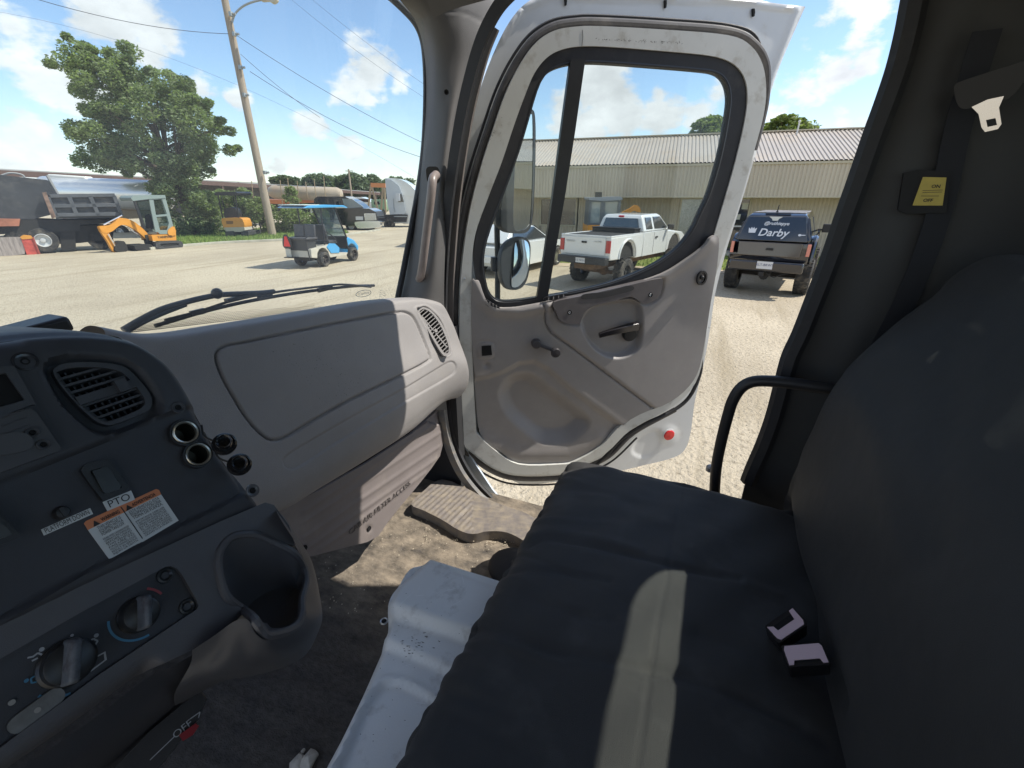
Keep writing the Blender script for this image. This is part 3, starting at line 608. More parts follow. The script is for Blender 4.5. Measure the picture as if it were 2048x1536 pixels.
# inside latch lever
lv=MB(); P=[(1275,652,.012),(1255,656,.026),(1235,661,.034),(1215,666,.036),(1198,671,.034)]
pts=cr([tuple(FD.pt(*FD.uv(x,y,o),o)) for x,y,o in P],5)
lv.sweep(pts,[(-.009,-.011),(.006,-.015),(.012,0),(.006,.013),(-.009,.010)],up=(0,0,1),scale=list(np.linspace(1.5,.85,len(pts)))); lever=lv.build('latch_lever',mat('lever_black',(.02,.018,.02),.22),door,bevel=.002)
b=MB(); p=FD.pt(*FD.uv(1258,668,-.01),-.018); b.lathe(p,FD.n,[(.030,0),(.031,.018),(.027,.026),(0,.027)],24); b.build('lever_boss',BLKP,lever)
# window crank: hub, arm, knob
p1=FD.pt(*FD.uv(1073,688,.02),.006); p2=FD.pt(*FD.uv(1108,701,.02),.012)
b=MB(); b.lathe(p1,FD.n,[(.021,0),(.021,.018),(.017,.026),(0,.027)],22); b.bar(p1+FD.n*.013,p2+FD.n*.012,.010,.026,up=tuple(FD.n)); ck=b.build('window_crank',mat('crank_grey',(.065,.06,.062),.35,coat=.2),door,bevel=.002)
b=MB(); b.lathe(p2+FD.n*.012,FD.n,[(.014,0),(.013,.012),(.020,.018),(.0215,.028),(.017,.036),(0,.038)],22); b.build('crank_knob',mat('knob_grey',(.045,.042,.045),.3,coat=.2),ck)
# vents, square port, lock bezel, plugs
def vent(P,n,nm='defog_vent'):
    m=MB(); m.prism(FD,D(P,.02,4),.012,.0245); o=m.build(nm,BLKP,door,bevel=.001); A=np.array(P); a=A[:,0].min()+4; bx=A[:,0].max()-4
    m=MB()
    for i in range(n):
        x=a+(bx-a)*(i+.5)/n; y=np.interp(x,[A[:,0].min(),A[:,0].max()],[A[A[:,0].argmin(),1],A[A[:,0].argmax(),1]])
        q=FD.pt(*FD.uv(x,y,.025),.0255); m.box(q,(.004,.004,.010),Matrix((FD.ex,FD.n,FD.ey)).transposed())
    m.build('vent_rib',TAUPE2,o)
vent([(966,600),(972,598),(990,610),(1000,616),(992,618),(975,612)],4); vent([(1088,600),(1092,594),(1120,588),(1134,586),(1136,590),(1110,598)],4)
b=MB(); b.prism(FD,FD.uvs([(963,692),(982,691),(984,710),(964,712)],.012),.0,.0125); b.build('square_port',HOLE,door)
c=FD.uv(1404,556,.03); b=MB(); oval=lambda a,bb,c0,k=26:[(c0[0]+a*math.cos(2*math.pi*i/k),c0[1]+bb*math.sin(2*math.pi*i/k)) for i in range(k)]
b.prism(FD,oval(.022,.030,c),.012,.034,[oval(.015,.022,c)]); lk=b.build('lock_bezel',BLKP,door,bevel=.003)
b=MB(); b.prism(FD,oval(.0155,.0225,c),.010,.022); b.build('bezel_well',HOLE,lk)
b=MB(); b.lathe(FD.pt(c[0],c[1]+.002,.02),FD.n,[(.008,0),(.009,.012),(.005,.018),(0,.019)],14); b.build('lock_button',BLKP,lk)
for x,y in ((1392,728),(1339,799),(1300,797)):
    if x==1300: continue
    p=FD.pt(*FD.uv(x,y,.006),.004); m=MB(); m.lathe(p,FD.n,[(.008,0),(.008,.003),(.005,.006),(0,.0062)],14); m.build('plug',HOLE if x==1392 else RUB,door)
for x,y in ((929,557),(1414,607),(1418,655)):
    p=FD.pt(*FD.uv(x,y,.004),.003); m=MB(); m.lathe(p,FD.n,[(.0045,0),(.0045,.002),(0,.003)],10); m.build('frame_screw',ALU,door)
p=FD.pt(*FD.uv(1338,870,-.07),-.072); b=MB(); b.lathe(p,FD.n,[(.029,0),(.029,.005),(.025,.009),(0,.011)],26); b.build('red_reflector',mat('red_lens',(.62,.01,.015),.15,coat=.6,bump=.0006,bscale=500),door)
b=MB(); b.lathe(p,FD.n,[(.029,.0),(.035,.0),(.035,.003),(.029,.004)],26); b.build('reflector_rim',WHITE,door)
# lower weather strip (black) along the wheel-side curve
b=MB(); b.tube([FD.pt(u,v,-.020) for u,v in D([(1400,700),(1401,742),(1380,792),(1345,822),(1290,848),(1240,880),(1212,912),(1180,940)],-.02,6,False)],.009,8); b.build('corner_seal',RUB,door)
# ---- mirrors outside the door
mir=thing('side_mirror','two-part truck door mirror on a dark tube, seen through the door glass','mirror',tuple(FD.pt(.10,-.6,-.3)))
FM=Frame(FD.pt(.1,0,-.26),FD.ex,FD.n)
b=MB(); b.tube([FM.pt(*FM.uv(x,y,0),-.03) for x,y in cr([(1003,400),(999,425),(996,450),(997,520),(997,600),(998,680)],5)],.013,12); b.build('mirror_tube',mat('mirror_tube_black',(.03,.034,.038),.4),mir)
MH=mat('mirror_housing',(.035,.038,.042),.45,var=.08,vscale=15,bump=.0003,bscale=700)
REFL=bpy.data.materials.new('mirror_glass'); REFL.use_nodes=True; q=REFL.node_tree.nodes['Principled BSDF']; q.inputs['Metallic'].default_value=1; q.inputs['Roughness'].default_value=.015; q.inputs['Base Color'].default_value=(.72,.76,.77,1)
def mirror(outl,glass,n,name,depth,bulge=0):
    f=Frame(FM.at(np.mean([p[0] for p in glass]),np.mean([p[1] for p in glass])),FM.ex,n)
    g=[tuple(p) for p in cr(f.uvs(glass),4,True)]; o=[tuple(p) for p in cr(f.uvs(outl),4,True)]
    # housing: rounded shell behind the glass
    m=MB(); c=np.mean(o,0); L=[]
    for t,s in ((.004,.985),(.0,1.0),(-.02,1.0),(-depth*.6,.93),(-depth*.9,.75),(-depth,.4)): L+=[f.pt(c[0]+(u-c[0])*s,c[1]+(v-c[1])*s,t) for u,v in o]
    k=len(o); F=[(i*k+j,i*k+(j+1)%k,(i+1)*k+(j+1)%k,(i+1)*k+j) for i in range(5) for j in range(k)]+[tuple(5*k+j for j in range(k))[::-1]]
    m.add(L,F); m.add([f.pt(u*1,v,.0035) for u,v in o],[]) if False else None
    h=m.build(name,MH,mir)
    m=MB(); m.prism(f,o,-.002,.003,[g]); m.build('mirror_rim',MH,h,bevel=.001)
    ov,T=tri(g,(),.02); r=max(abs(u-c[0]) for u,v in g)
    V=[f.pt(u,v,.001+bulge*(1-((u-c[0])**2+(v-c[1])**2)/.02)) for u,v in ov]; mesh('mirror_glass',V,T,REFL,h)
nm=(EYE-FM.at(1045,400)).normalized()
mirror([(1000,440),(1004,350),(1016,262),(1026,222),(1040,214),(1062,218),(1069,235),(1070,300),(1067,400),(1062,448),(1050,465),(1022,466),(1006,458)],[(1026,452),(1028,350),(1032,250),(1036,228),(1050,222),(1062,228),(1065,240),(1065,330),(1061,430),(1056,452),(1042,460)],Vector((-.07,-1,-.02)).normalized(),'main_mirror',.06)
mirror([(1001,530),(1003,505),(1012,485),(1030,474),(1048,475),(1059,486),(1060,510),(1056,550),(1046,572),(1030,580),(1014,576),(1004,560)],[(1021,570),(1024,530),(1027,490),(1036,480),(1049,481),(1056,492),(1056,520),(1050,552),(1042,566),(1032,574)],(DN*.75+DX*.42+Vector((0,0,.10))).normalized(),'convex_mirror',.055,.012)
b=MB(); p=FM.at(993,528); b.cyl(p+FM.n*-.05,p+FM.n*.0,.022,.018,14); b.cyl(FM.at(990,528)+FM.ey*.03,FM.at(990,528)-FM.ey*.03,.019,.019,14); b.build('mirror_clamp',MH,mir)
# ================================================================ dashboard
dash=thing('dashboard','long moulded dashboard, grey-brown on the passenger side and charcoal round the controls','dashboard',(.6,.8,EZ-1.0))
PD=[(735,470)]
def passenger():
    r1=[(200,655,1.02),(310,671,1.0),(450,652,.985),(600,627,.97),(740,604,.95),(835,597,.925),(880,606,.90)]
    r2=[(215,680,.99),(318,698,.97),(455,680,.955),(605,652,.94),(745,629,.92),(843,616,.90),(902,640,.87)]
    r3=[(240,760,.95),(375,770,.93),(500,757,.915),(640,730,.90),(760,704,.885),(855,677,.87),(921,690,.84)]
    r4=[(290,840,.91),(440,845,.89),(560,828,.88),(680,793,.868),(785,758,.855),(868,722,.84),(934,728,.81)]
    r5=[(360,920,.87),(500,925,.855),(600,900,.85),(705,852,.84),(800,806,.83),(880,763,.825),(937,757,.815)]
    r6=[(420,990,.85),(535,990,.84),(625,953,.835),(720,903,.83),(812,848,.83),(885,795,.835),(930,780,.84)]
    r7=[(460,1045,.88),(560,1022,.87),(645,972,.865),(735,917,.865),(822,860,.865),(882,806,.87),(912,795,.885)]
    R=[[PY(*p) for p in r] for r in (r1,r2,r3,r4,r5,r6,r7)]
    top=[p+Vector((0,.26,-.13)) for p in R[0]]; top0=[p+Vector((0,.08,-.016)) for p in R[0]]
    bot=[p+Vector((0,.10,.01)) for p in R[-1]]
    rows=[top,top0]+R+[bot]
    # close the right end
    rows=[r+[r[-1]+Vector((.02,.07,-.01))] for r in rows]
    GLV=[(432,708),(450,692),(490,684),(600,661),(700,641),(790,625),(815,626),(830,640),(848,680),(860,712),(853,724),(800,752),(700,800),(620,845),(575,872),(550,880),(530,874),(500,845),(470,800),(440,745)]
    LOW=[(568,925),(580,908),(640,872),(720,826),(800,783),(870,741),(900,724),(911,730),(909,744),(890,758),(820,798),(740,845),(660,893),(600,932),(578,937)]
    def h(px,py,G):
        g=groove(px,py,GLV,2.2,.008,5,True); d=reg(px,py,GLV,5); r=g+.0012*sm(1,5,d)
        d2=reg(px,py,LOW,5); r-=.0035*sm(-2,4,d2); r-=.003*np.exp(-(d2/2)**2)
        V=[(835,622),(840,615),(855,615),(880,640),(896,680),(900,705),(890,712),(878,708),(862,672)]; d3=reg(px,py,V,4); r+=.002*np.exp(-((d3+2)/2)**2)-.026*sm(0,2,d3)
        return r
    o=gridmesh('passenger_panel',patch(rows,56,34),TAUPE,dash,h=h)
    tops=[R[0][0]+Vector((-.35,.02,.005))]+R[0]+[R[0][-1]+Vector((.02,.07,-.01))]
    # shelf under the windshield
    pass
    # side outlet: recessed with slats
    fr=Frame(PY(868,664,.865),(PY(893,700,.84)-PY(843,622,.895)),(EYE-PY(868,664,.865)).normalized()*.5+Vector((0,-1,.5)).normalized()*.5)
    ol=[(835,625),(838,617),(848,615),(862,622),(878,640),(891,664),(900,692),(901,706),(893,712),(884,709),(868,684),(850,652)]
    oi=[(839,627),(842,620),(849,619),(861,626),(875,643),(887,666),(896,692),(896,704),(892,707),(886,704),(871,681),(854,650)]
    U=lambda P:[tuple(p) for p in cr(fr.uvs(P,.004),4,True)]
    b=MB(); b.prism(fr,U(ol),-.014,.008,[U(oi)]); rim=b.build('side_vent',TAUPE,dash,bevel=.0018)
    b=MB(); b.prism(fr,U(oi),-.0185,-.017); b.build('vent_well',HOLE,rim)
    b=MB(); u=np.array(U(oi)); a0,a1=u[:,0].min(),u[:,0].max(); P=[tuple(x) for x in U(oi)]
    for k in range(15):
        t=a0+(a1-a0)*(k+.5)/15; vs=np.linspace(u[:,1].min(),u[:,1].max(),160); ok=inpoly(np.c_[np.full(160,t),vs],P)
        if ok.sum()<3: continue
        b.add([],[]); lo,hi=vs[ok].min(),vs[ok].max(); q=fr.pt(t,(lo+hi)/2,.001); b.box(q,(.0026,hi-lo,.012),Matrix((fr.ex,fr.ey,fr.n)).transposed())
    b.bar(fr.pt(a0+.02,np.median(u[:,1])-.002,.004),fr.pt(a1-.018,np.median(u[:,1])-.003,.004),.004,.003,up=tuple(fr.n)); b.box(fr.pt((a0+a1)/2,u[:,1].mean(),.006),(.012,.010,.006),Matrix((fr.ex,fr.ey,fr.n)).transposed())
    b.build('vent_slat',TAUPE,rim)
    return o
pp=passenger()
cl=[(640,745),(700,770),(720,700),(610,720),(650,700),(690,800)]
flecks('water_spot',pp,[(random.gauss(c[0],26),random.gauss(c[1],16),random.uniform(.0006,.0022),random.uniform(.0003,.0010),random.random()*3) for c in cl for _ in range(26)],mat('spot_dark',(.10,.095,.095),.7))
flecks('dust_fleck',pp,[(random.uniform(460,900),random.uniform(640,880),random.uniform(.0003,.0010),.0004,random.random()*3) for _ in range(90)],mat('dust_pale',(.45,.43,.40),.8))
# lower access panel with ribs and lettering
fa=Frame((1.0,.975,EZ-.85),(1,.02,0),(-.02,-1,.10)); AP=[(555,1022),(640,980),(735,925),(822,868),(882,812),(887,840),(888,880),(880,912),(862,938),(835,972),(805,1008),(775,1045),(757,1072),(735,1084),(700,1093),(660,1103),(622,1113),(607,1112),(590,1085)]
def h(px,py,u,v):
    r=np.zeros(len(px))
    for i in range(8):
        x0,y0=600+i*22,1010-i*0+i*12-0; 
    for (a,b_) in (((600,1028),(888,835)),((596,1052),(888,860)),((604,1078),(886,888)),((612,1098),(872,918)),((640,1100),(850,946)),):
        q=pdist(px,py,[a,b_]); e=sm(0,14,np.minimum(px-598,888-px)); r+=.0035*np.exp(-(q/3.2)**2)*e
    r+=.010*sm(0,10,pdist(px,py,[(850,840),(868,846),(888,850)]))*0
    r-=.012*np.exp(-(np.hypot(px-845,(py-888)*1.5)/40)**4)*0
    r-=.008*sm(-2,3,np.where(inpoly(np.c_[px,py],[(820,860),(890,815),(890,843),(876,850),(855,843),(835,855),(800,878)]),4,-4))
    r-=.006*np.exp(-(np.hypot(px-738,py-1057)/6)**2)+.006*np.exp(-(np.hypot(px-609,py-1096)/6)**2)
    return r
ap=sheet('access_panel',fa,[tuple(p) for p in fa.uvs(AP)],mat('access_panel_plastic',(.185,.16,.155),.55,var=.06,vscale=9,bump=.0004,bscale=900,dirt=(.33,.29,.24),dscale=8,dlo=.5,dhi=.8,dirtamt=.4),dash,.007,h)
p0=fa.at(692,1071,.004); p1=fa.at(824,962,.004)
textmesh('panel_lettering','CAB AIR FILTER ACCESS',.026,mat('raised_letters',(.10,.088,.085),.5),ap,(p0+p1)/2,(p1-p0),fa.n.cross(p1-p0),.0022,squash=(p1-p0).length/.292*.98)
for x,y in ((738,1057),(609,1096)):
    m=MB(); m.lathe(fa.at(x,y,.001),fa.n,[(0,.001),(.0075,.001),(.0085,.0025),(.0095,.0)],14); m.build('panel_screw_hole',HOLE,ap)
for x,y in ((846,818),(642,957)):
    p=PY(x,y,.872); m=MB(); m.lathe(p,(0,-1,.2),[(.004,0),(.006,.003),(0,.006)],8); m.build('bright_clip',CHROME,dash)
# ---------------------------------------------------------------- centre console face (charcoal) - runs with the truck's width
CN=Vector((0,-.894,.447)).normalized()
FC=Frame((.25,.516,EZ-.247),(1,0,0),(0,-.894,.447)); FC=Frame((.25,.516,EZ-.247),(1,0,0),(0,-1,.5))
def C_(P,o=0,n=4,closed=True): return [tuple(p) for p in cr(FC.uvs(P,o),n,closed)]
OUT=[(-160,690),(-60,672),(0,667),(80,659),(160,656),(225,660),(270,668),(305,683),(345,712),(372,745),(398,790),(425,840),(455,893),(487,940),(515,978),(538,1004)]
BOTL=[(538,1004),(528,1016),(440,1052),(330,1104),(160,1184),(0,1262),(-160,1340)]
def hcon(px,py,u,v):
    r=np.zeros(len(px)); E=np.array(cr(OUT,5)); d=pdist(px,py,E); r-=.030*np.exp(-(d/13))*1.0
    r+=.003*np.exp(-(pdist(px,py,cr([(p[0]-np.sign(1)*22,p[1]+14) for p in OUT[3:]],4))/10)**2)
    B=np.array(BOTL); d=pdist(px,py,B); r-=.010*np.exp(-d/6)
    # lower insert panel set back under the bezel line
    S=[(-160,1030),(0,962),(150,905),(300,842),(370,815),(400,812),(425,826),(450,870),(485,950),(492,975),(480,992),(330,1066),(160,1150),(-160,1300)]
    s=reg(px,py,S,3); r-=.006*sm(-4,4,s)
    # vent bowl
    Vb=[(92,745),(100,722),(130,712),(200,712),(255,722),(285,745),(315,785),(322,810),(312,832),(280,850),(225,866),(190,862),(165,845),(125,805)]
    s=reg(px,py,Vb,4); r-=.014*sm(-5,9,s)
    return r
VI=[(114,750),(122,741),(150,735),(200,735),(238,742),(256,755),(284,788),(290,802),(287,812),(272,822),(222,842),(203,841),(182,828),(142,790)]
main=sheet('centre_panel',FC,C_(OUT,0,3,False)[:-1]+[tuple(p) for p in FC.uvs(BOTL)],CHAR2,dash,.0034,hcon,holes=[C_(VI,-.02,3)]+[[(FC.uv(x,y)[0]+.0112*math.cos(t),FC.uv(x,y)[1]+.0112*math.sin(t)) for t in np.linspace(0,2*math.pi,21)[:-1]] for x,y in ((370,865),(396,909))],back=.014)
# top hump behind the face
b=[FC.pt(*FC.uv(x,y),-.028) for x,y in OUT[:11]]; rows=[b,[p+Vector((0,.05,.003)) for p in b],[p+Vector((.02,.3,-.03)) for p in b],[p+Vector((.05,.52,-.10)) for p in b]]
gridmesh('top_hood',patch(rows,4,4),CHAR,dash)
b=[FC.pt(*FC.uv(x,y),-.03) for x,y in OUT[6:]]; rows=[b,[p+Vector((.01,.05,-.0)) for p in b],[p+Vector((.06,.35,-.04)) for p in b]]
gridmesh('hood_side',patch(rows,4,4),TAUPE,dash)
# air vent
VO=[(104,752),(110,737),(135,729),(195,728),(240,735),(262,750),(290,782),(299,800),(297,818),(280,830),(225,851),(200,850),(175,835),(135,795)]
VI=[(114,750),(122,741),(150,735),(200,735),(238,742),(256,755),(284,788),(290,802),(287,812),(272,822),(222,842),(203,841),(182,828),(142,790)]
b=MB(); b.prism(FC,C_(VO,-.012),-.030,-.006,[C_(VI,-.006)]); av=b.build('air_vent',CHAR,dash,bevel=.003)
b=MB(); b.prism(FC,C_(VI,-.03),-.046,-.044); b.build('vent_well',HOLE,av)
b=MB(); b.prism(FC,C_(VO,-.03),-.045,-.028,[C_(VI,-.03)]); b.build('vent_wall',BLKP,av)
vi=np.array(C_(VI,-.009)); P=[tuple(p) for p in vi]; R3=Matrix((FC.ex,FC.ey,FC.n)).transposed(); b=MB()
for k in range(7):
    t=vi[:,1].min()+(vi[:,1].max()-vi[:,1].min())*(k+1)/8; us=np.linspace(vi[:,0].min(),vi[:,0].max(),200); ok=inpoly(np.c_[us,np.full(200,t)],P); lo,hi=us[ok].min(),us[ok].max()
    b.box(FC.pt((lo+hi)/2,t,-.015),(hi-lo+.004,.0024,.012),R3)
b.box(FC.pt(*(vi.mean(0)),-.008),(.052,.009,.006),R3); b.box(FC.pt(vi[:,0].mean()+.012,vi[:,1].mean()+.001,-.004),(.010,.013,.009),R3)
b.build('vent_slat',CHAR,av)
b=MB()
for k in range(8):
    t=vi[:,0].min()+(vi[:,0].max()-vi[:,0].min())*(k+.8)/8.6; vs=np.linspace(vi[:,1].min(),vi[:,1].max(),200); ok=inpoly(np.c_[np.full(200,t),vs],P)
    if ok.sum()<4: continue
    lo,hi=vs[ok].min(),vs[ok].max(); b.box(FC.pt(t,(lo+hi)/2,-.028),(.0016,hi-lo,.010),R3)
b.build('vent_fin',CHAR,av)
def scr(x,y,r=.0055,o=-.001,par=None,m1=None):
    p=FC.pt(*FC.uv(x,y,o),o); m=MB(); m.lathe(p,FC.n,[(r*.55,0),(r,.0008),(r*1.05,.0018),(r*1.25,.0016),(r*1.3,0)],18); q=m.build('trim_screw',m1 or CHAR,par or dash)
    m=MB(); m.lathe(p,FC.n,[(0,.0005),(r*.6,.0005)],12); m.lathe(p,FC.n,[(r*.25,.0006),(r*.45,.0012),(r*.5,.0006)],8); m.build('screw_recess',HOLE,q)
scr(50,723,.0072,m1=mat('shiny_black',(.03,.03,.035),.2)); scr(356,815,.0055); scr(505,981,.0062,m1=mat('shiny_grey',(.12,.12,.13),.2))
# radio slot and cassette-like unit on the left
b=MB(); b.prism(FC,C_([(-60,748),(18,735),(30,742),(66,805),(60,812),(-60,845)],0,2),.0,.004,[C_([(-60,758),(12,746),(50,800),(-60,832)],.004,1)]); rb=b.build('storage_bezel',CHAR,dash,bevel=.001)
b=MB(); b.prism(FC,FC.uvs([(-60,760),(12,748),(48,800),(-60,830)]),.0003,.0016); b.build('slot_hole',HOLE,rb)
b=MB(); b.prism(FC,FC.uvs([(-80,850),(60,818),(72,826),(120,896),(116,903),(0,946),(-80,975)],.004),.0,.006,); ru=b.build('blank_unit',mat('blank_unit_grey',(.060,.060,.066),.5,var=.08,vscale=30),dash,bevel=.002)
b=MB(); b.prism(FC,[tuple(p) for p in cr(FC.uvs([(-20,880),(10,868),(45,866),(66,880),(60,897),(30,907),(0,910),(-20,900)],.007),4,True)],.0055,.0085); 
for y in (0,10,20): b.bar(FC.pt(*FC.uv(0,870-y*1.6,.007),.0065),FC.pt(*FC.uv(58+y*-.5,850-y*1.6,.007),.0065),.0012,.0012)
b.build('unit_relief',mat('relief_grey',(.07,.07,.076),.45),ru,bevel=.001); 
for x,y in ((87,889),(65,865)): scr(x,y,.004,.006,ru)
# two power sockets and their hanging caps
SK_=mat('socket_rim',(.62,.62,.56),.3,.9)
for (x,y),(cx,cy),lab in (((370,865),(454,888),1),((396,909),(484,929),0)):
    p=FC.pt(*FC.uv(x,y,.0),-.004); n=(FC.n).normalized()
    m=MB(); m.lathe(p,n,[(.0128,.004),(.0136,.005),(.0150,.005),(.0156,.003),(.0156,0)],32); s=m.build('power_socket',BLKP,dash)
    m=MB(); m.lathe(p,n,[(.0104,.003),(.0108,.0064),(.0122,.0070),(.0130,.0058)],32); m.build('socket_rim',SK_,s)
    m=MB(); m.lathe(p,n,[(.0106,.005),(.0102,-.025),(0,-.026)],28); m.build('socket_barrel',mat('socket_inner',(.05,.05,.04),.4,.6),s)
    m=MB(); m.lathe(p-n*.022+FC.ex*-.004+FC.ey*-.004,n,[(.0035,0),(.0035,.006),(0,.007)],10); m.build('socket_contact',SK_,s)
    c=FC.pt(*FC.uv(cx,cy,.012),.006); d=(n*.75+FC.ex*-.35+Vector((0,0,.25))).normalized()
    m=MB(); m.lathe(c,d,[(.0,.0),(.0112,.0),(.013,.003),(.013,.007),(.0112,.009),(.0085,.009),(.0085,.019),(.0075,.021),(.0060,.020),(.0055,.011),(0,.011)],26); cp=m.build('socket_cap',mat('cap_rubber',(.012,.012,.014),.22),s)
    m=MB(); m.tube(cr([p+n*.006+FC.ex*.018,(p+c)/2+n*.004+Vector((0,0,.002)),c+n*.003],5),.0012,6); m.build('cap_strap',BLKP,s)
# rocker switch
b=MB(); b.prism(FC,C_([(167,936),(176,926),(212,918),(222,921),(256,967),(257,977),(250,983),(214,998),(205,995),(168,945)],.004,2),-.008,.0,[C_([(190,938),(214,932),(222,935),(246,968),(245,975),(216,984),(210,981),(186,944)],.006,2)]); rs=b.build('rocker_switch',BLKP,dash,bevel=.0016)
fr=[FC.uv(x,y,.008) for x,y in ((188,940),(216,931),(222,935),(246,970),(243,977),(215,985),(209,980))]; b=MB(); b.prism(FC,fr,-.008,.003); b.build('rocker',mat('rocker_black',(.022,.024,.024),.3,dirt=(.1,.1,.09),dscale=60,dlo=.5,dhi=.7,dirtamt=.5),rs,bevel=.003,seg=3)
b=MB(); b.prism(FC,C_([(-90,1000),(-10,1020),(4,1035),(36,1066),(34,1077),(-10,1093),(-90,1120)],.004,2),-.006,.006); sp=b.build('switch_plate',BLKP,dash,bevel=.002)
b=MB(); b.prism(FC,C_([(-90,1020),(-14,1034),(0,1046),(22,1068),(-10,1080),(-90,1108)],.008,2),.004,.010); b.build('rocker',mat('rocker_black2',(.03,.032,.032),.3),sp,bevel=.003)
# stickers
STK=mat('sticker_white',(.56,.58,.58),.4); STO=mat('sticker_orange',(.62,.20,.07),.4); INK=mat('black_ink',(.02,.02,.02),.6)
def lab(P,m,name,par=None,o=-.0055,lb=None):
    b=MB(); b.prism(FC,[tuple(p) for p in FC.uvs(P,o)],o-.0006,o+.0004); q=b.build(name,m,par or dash,smooth=False,label=lb); return q
def wr(s,A,B_,size,par,mt=INK,o=-.0048,bold=0,width=None):
    """write between two photo points along the console face"""
    a=FC.at(*A,o); b_=FC.at(*B_,o); L=(b_-a).length
    t=textmesh('lettering',s,size,mt,par,(a+b_)/2,b_-a,FC.n.cross(b_-a),.0002,bold=bold)
    xs=[((Vector(v.co)+ORG[t.name]-(a+b_)/2).dot((b_-a).normalized())) for v in t.data.vertices]; w=max(xs)-min(xs); k=L/w; d=(b_-a).normalized(); c=(a+b_)/2-ORG[t.name]
    for v in t.data.vertices: v.co+=d*((v.co-c).dot(d)*(k-1))
    return t
q=lab([(205,1004),(262,981),(270,999),(215,1022)],STK,'switch_label',None,-.0042); wr('PTO',(217,1010),(259,993),.0100,q,o=-.0036)
q=lab([(82,1059),(180,1016),(186,1028),(88,1071)],STK,'platform_label'); wr('PLATFORM DOWN',(90,1063),(178,1024),.0068,q)
W_=[(169,1048),(316,979),(357,1041),(221,1122)]
q=lab([(221,1122),(357,1041),(322,989),(176,1060)],STK,'warning_label'); h2=lab([(176,1060),(322,989),(318,980),(312,978),(172,1042),(168,1047)],STO,'warning_header',q,-.0055)
def wpt(s,t):
    # s across (0-1), t down (0-1)
    a=np.array(W_[0])*(1-s)+np.array(W_[1])*s; b_=np.array(W_[3])*(1-s)+np.array(W_[2])*s; return tuple(a*(1-t)+b_*t)
wr('WARNING',wpt(.20,.085),wpt(.45,.085),.0052,h2,bold=.0001); wr('ADVERTENCIA',wpt(.62,.085),wpt(.94,.085),.0050,h2,bold=.0001)
for s0 in (.12,.57):
    a=[wpt(s0-.045,.15),wpt(s0+.045,.15),wpt(s0,.02)]; b=MB(); b.prism(FC,[tuple(p) for p in FC.uvs(a,-.0048)],-.0052,-.0046); b.build('warning_triangle',INK,h2,smooth=False)
for k,(l,r_) in enumerate((('THIS VEHICLE IS','ESTE VEHICULO ESTA'),('EQUIPPED WITH A','EQUIPADO CON UNA'),('POWER TAKE-OFF.','TOMA DE FUERZA.'))):
    t=.22+k*.085; wr(l,wpt(.10,t),wpt(.42,t),.0044,q); wr(r_,wpt(.54,t),wpt(.95,t),.0044,q)
for k,(l,r_) in enumerate((('READ AND UNDERSTAND','IMPORTANTE: DEBE LEER'),('OPERATORS MANUAL','Y ENTENDER EL MANUAL DE'),('BEFORE USING','OPERACION ANTES DE USAR'),('THIS VEHICLE.','ESTE VEHICULO.'),('FAILURE TO','EL NO SEGUIR LAS'),('FOLLOW WARNINGS COULD','ADVERTENCIAS PODRIA'),('RESULT IN SERIOUS','RESULTAR EN LESIONES'),('INJURY OR DEATH.','GRAVES O LA MUERTE.'))):
    t=.50+k*.058; wr(l,wpt(.08,t),wpt(.44,t),.0027,q); wr(r_,wpt(.54,t),wpt(.94,t),.0027,q)
b=MB(); a=FC.at(*wpt(.495,.0),-.0049); c=FC.at(*wpt(.495,.93),-.0049); b.bar(a,c,.0007,.0004,up=tuple(FC.n)); b.build('label_rule',INK,q)
m=MB(); p=FC.pt(*FC.uv(122,1026,-.005),-.006); m.lathe(p,FC.n,[(.0062,0),(.0062,.003),(.0045,.0075),(0,.008)],16); m.box(p+FC.n*.008,(.003,.009,.003),R3); m.build('toggle_button',BLKP,dash)
# ---------------------------------------------------------------- lower console: climate panel, cup holder
FL=Frame(FC.pt(*FC.uv(300,1150),0),(1,0,0),(0,-1,.62))
def hl(px,py,u,v):
    r=np.zeros(len(px))
    S=[(-200,1440),(0,1318),(160,1226),(300,1150),(335,1133),(350,1135),(362,1147),(395,1205),(396,1216),(380,1227),(200,1348),(0,1496),(-200,1640)]
    r+=groove(px,py,[(398,1125),(440,1175),(455,1195)],1.5,.002)
    E=np.array(LE); d=pdist(px,py,E); r-=.035*np.exp(-(d/14)**1.3)
    return r
LE=cr([(300,1350),(240,1395),(160,1455),(60,1525),(-60,1610)],3)
LP=[(-200,1368),(0,1250),(160,1172),(330,1094),(440,1043),(530,1005),(548,1010),(578,1050),(590,1090),(552,1086),(520,1072),(490,1068),(462,1075),(443,1095),(436,1120),(440,1155),(455,1195),(490,1222),(470,1245),(430,1272),(380,1302),(300,1350),(240,1395),(160,1455),(60,1525),(-60,1610),(-200,1710)]
SI=[(-200,1440),(0,1318),(160,1226),(300,1150),(330,1134),(342,1132),(354,1137),(364,1149),(393,1200),(397,1211),(393,1219),(384,1225),(200,1348),(0,1496),(-200,1640)]
low=sheet('climate_panel_surround',FL,[tuple(p) for p in FL.uvs(LP)],CHARS,dash,.004,hl,holes=[[tuple(p) for p in FL.uvs(SI)]],back=.014)
b=MB(); b.prism(FL,[tuple(p) for p in FL.uvs([(-210,1430),(0,1308),(160,1216),(300,1140),(350,1120),(372,1140),(405,1200),(400,1226),(200,1360),(0,1506),(-210,1650)])],-.0085,-.0062); b.build('climate_panel',CHAR2,dash,bevel=.0008)
FLm=Matrix((FL.ex,FL.ey,FL.n)).transposed()
BLUE=mat('blue_print',(.05,.20,.34),.5); RED=mat('red_print',(.38,.05,.06),.5); WPR=mat('white_print',(.35,.36,.38),.5)
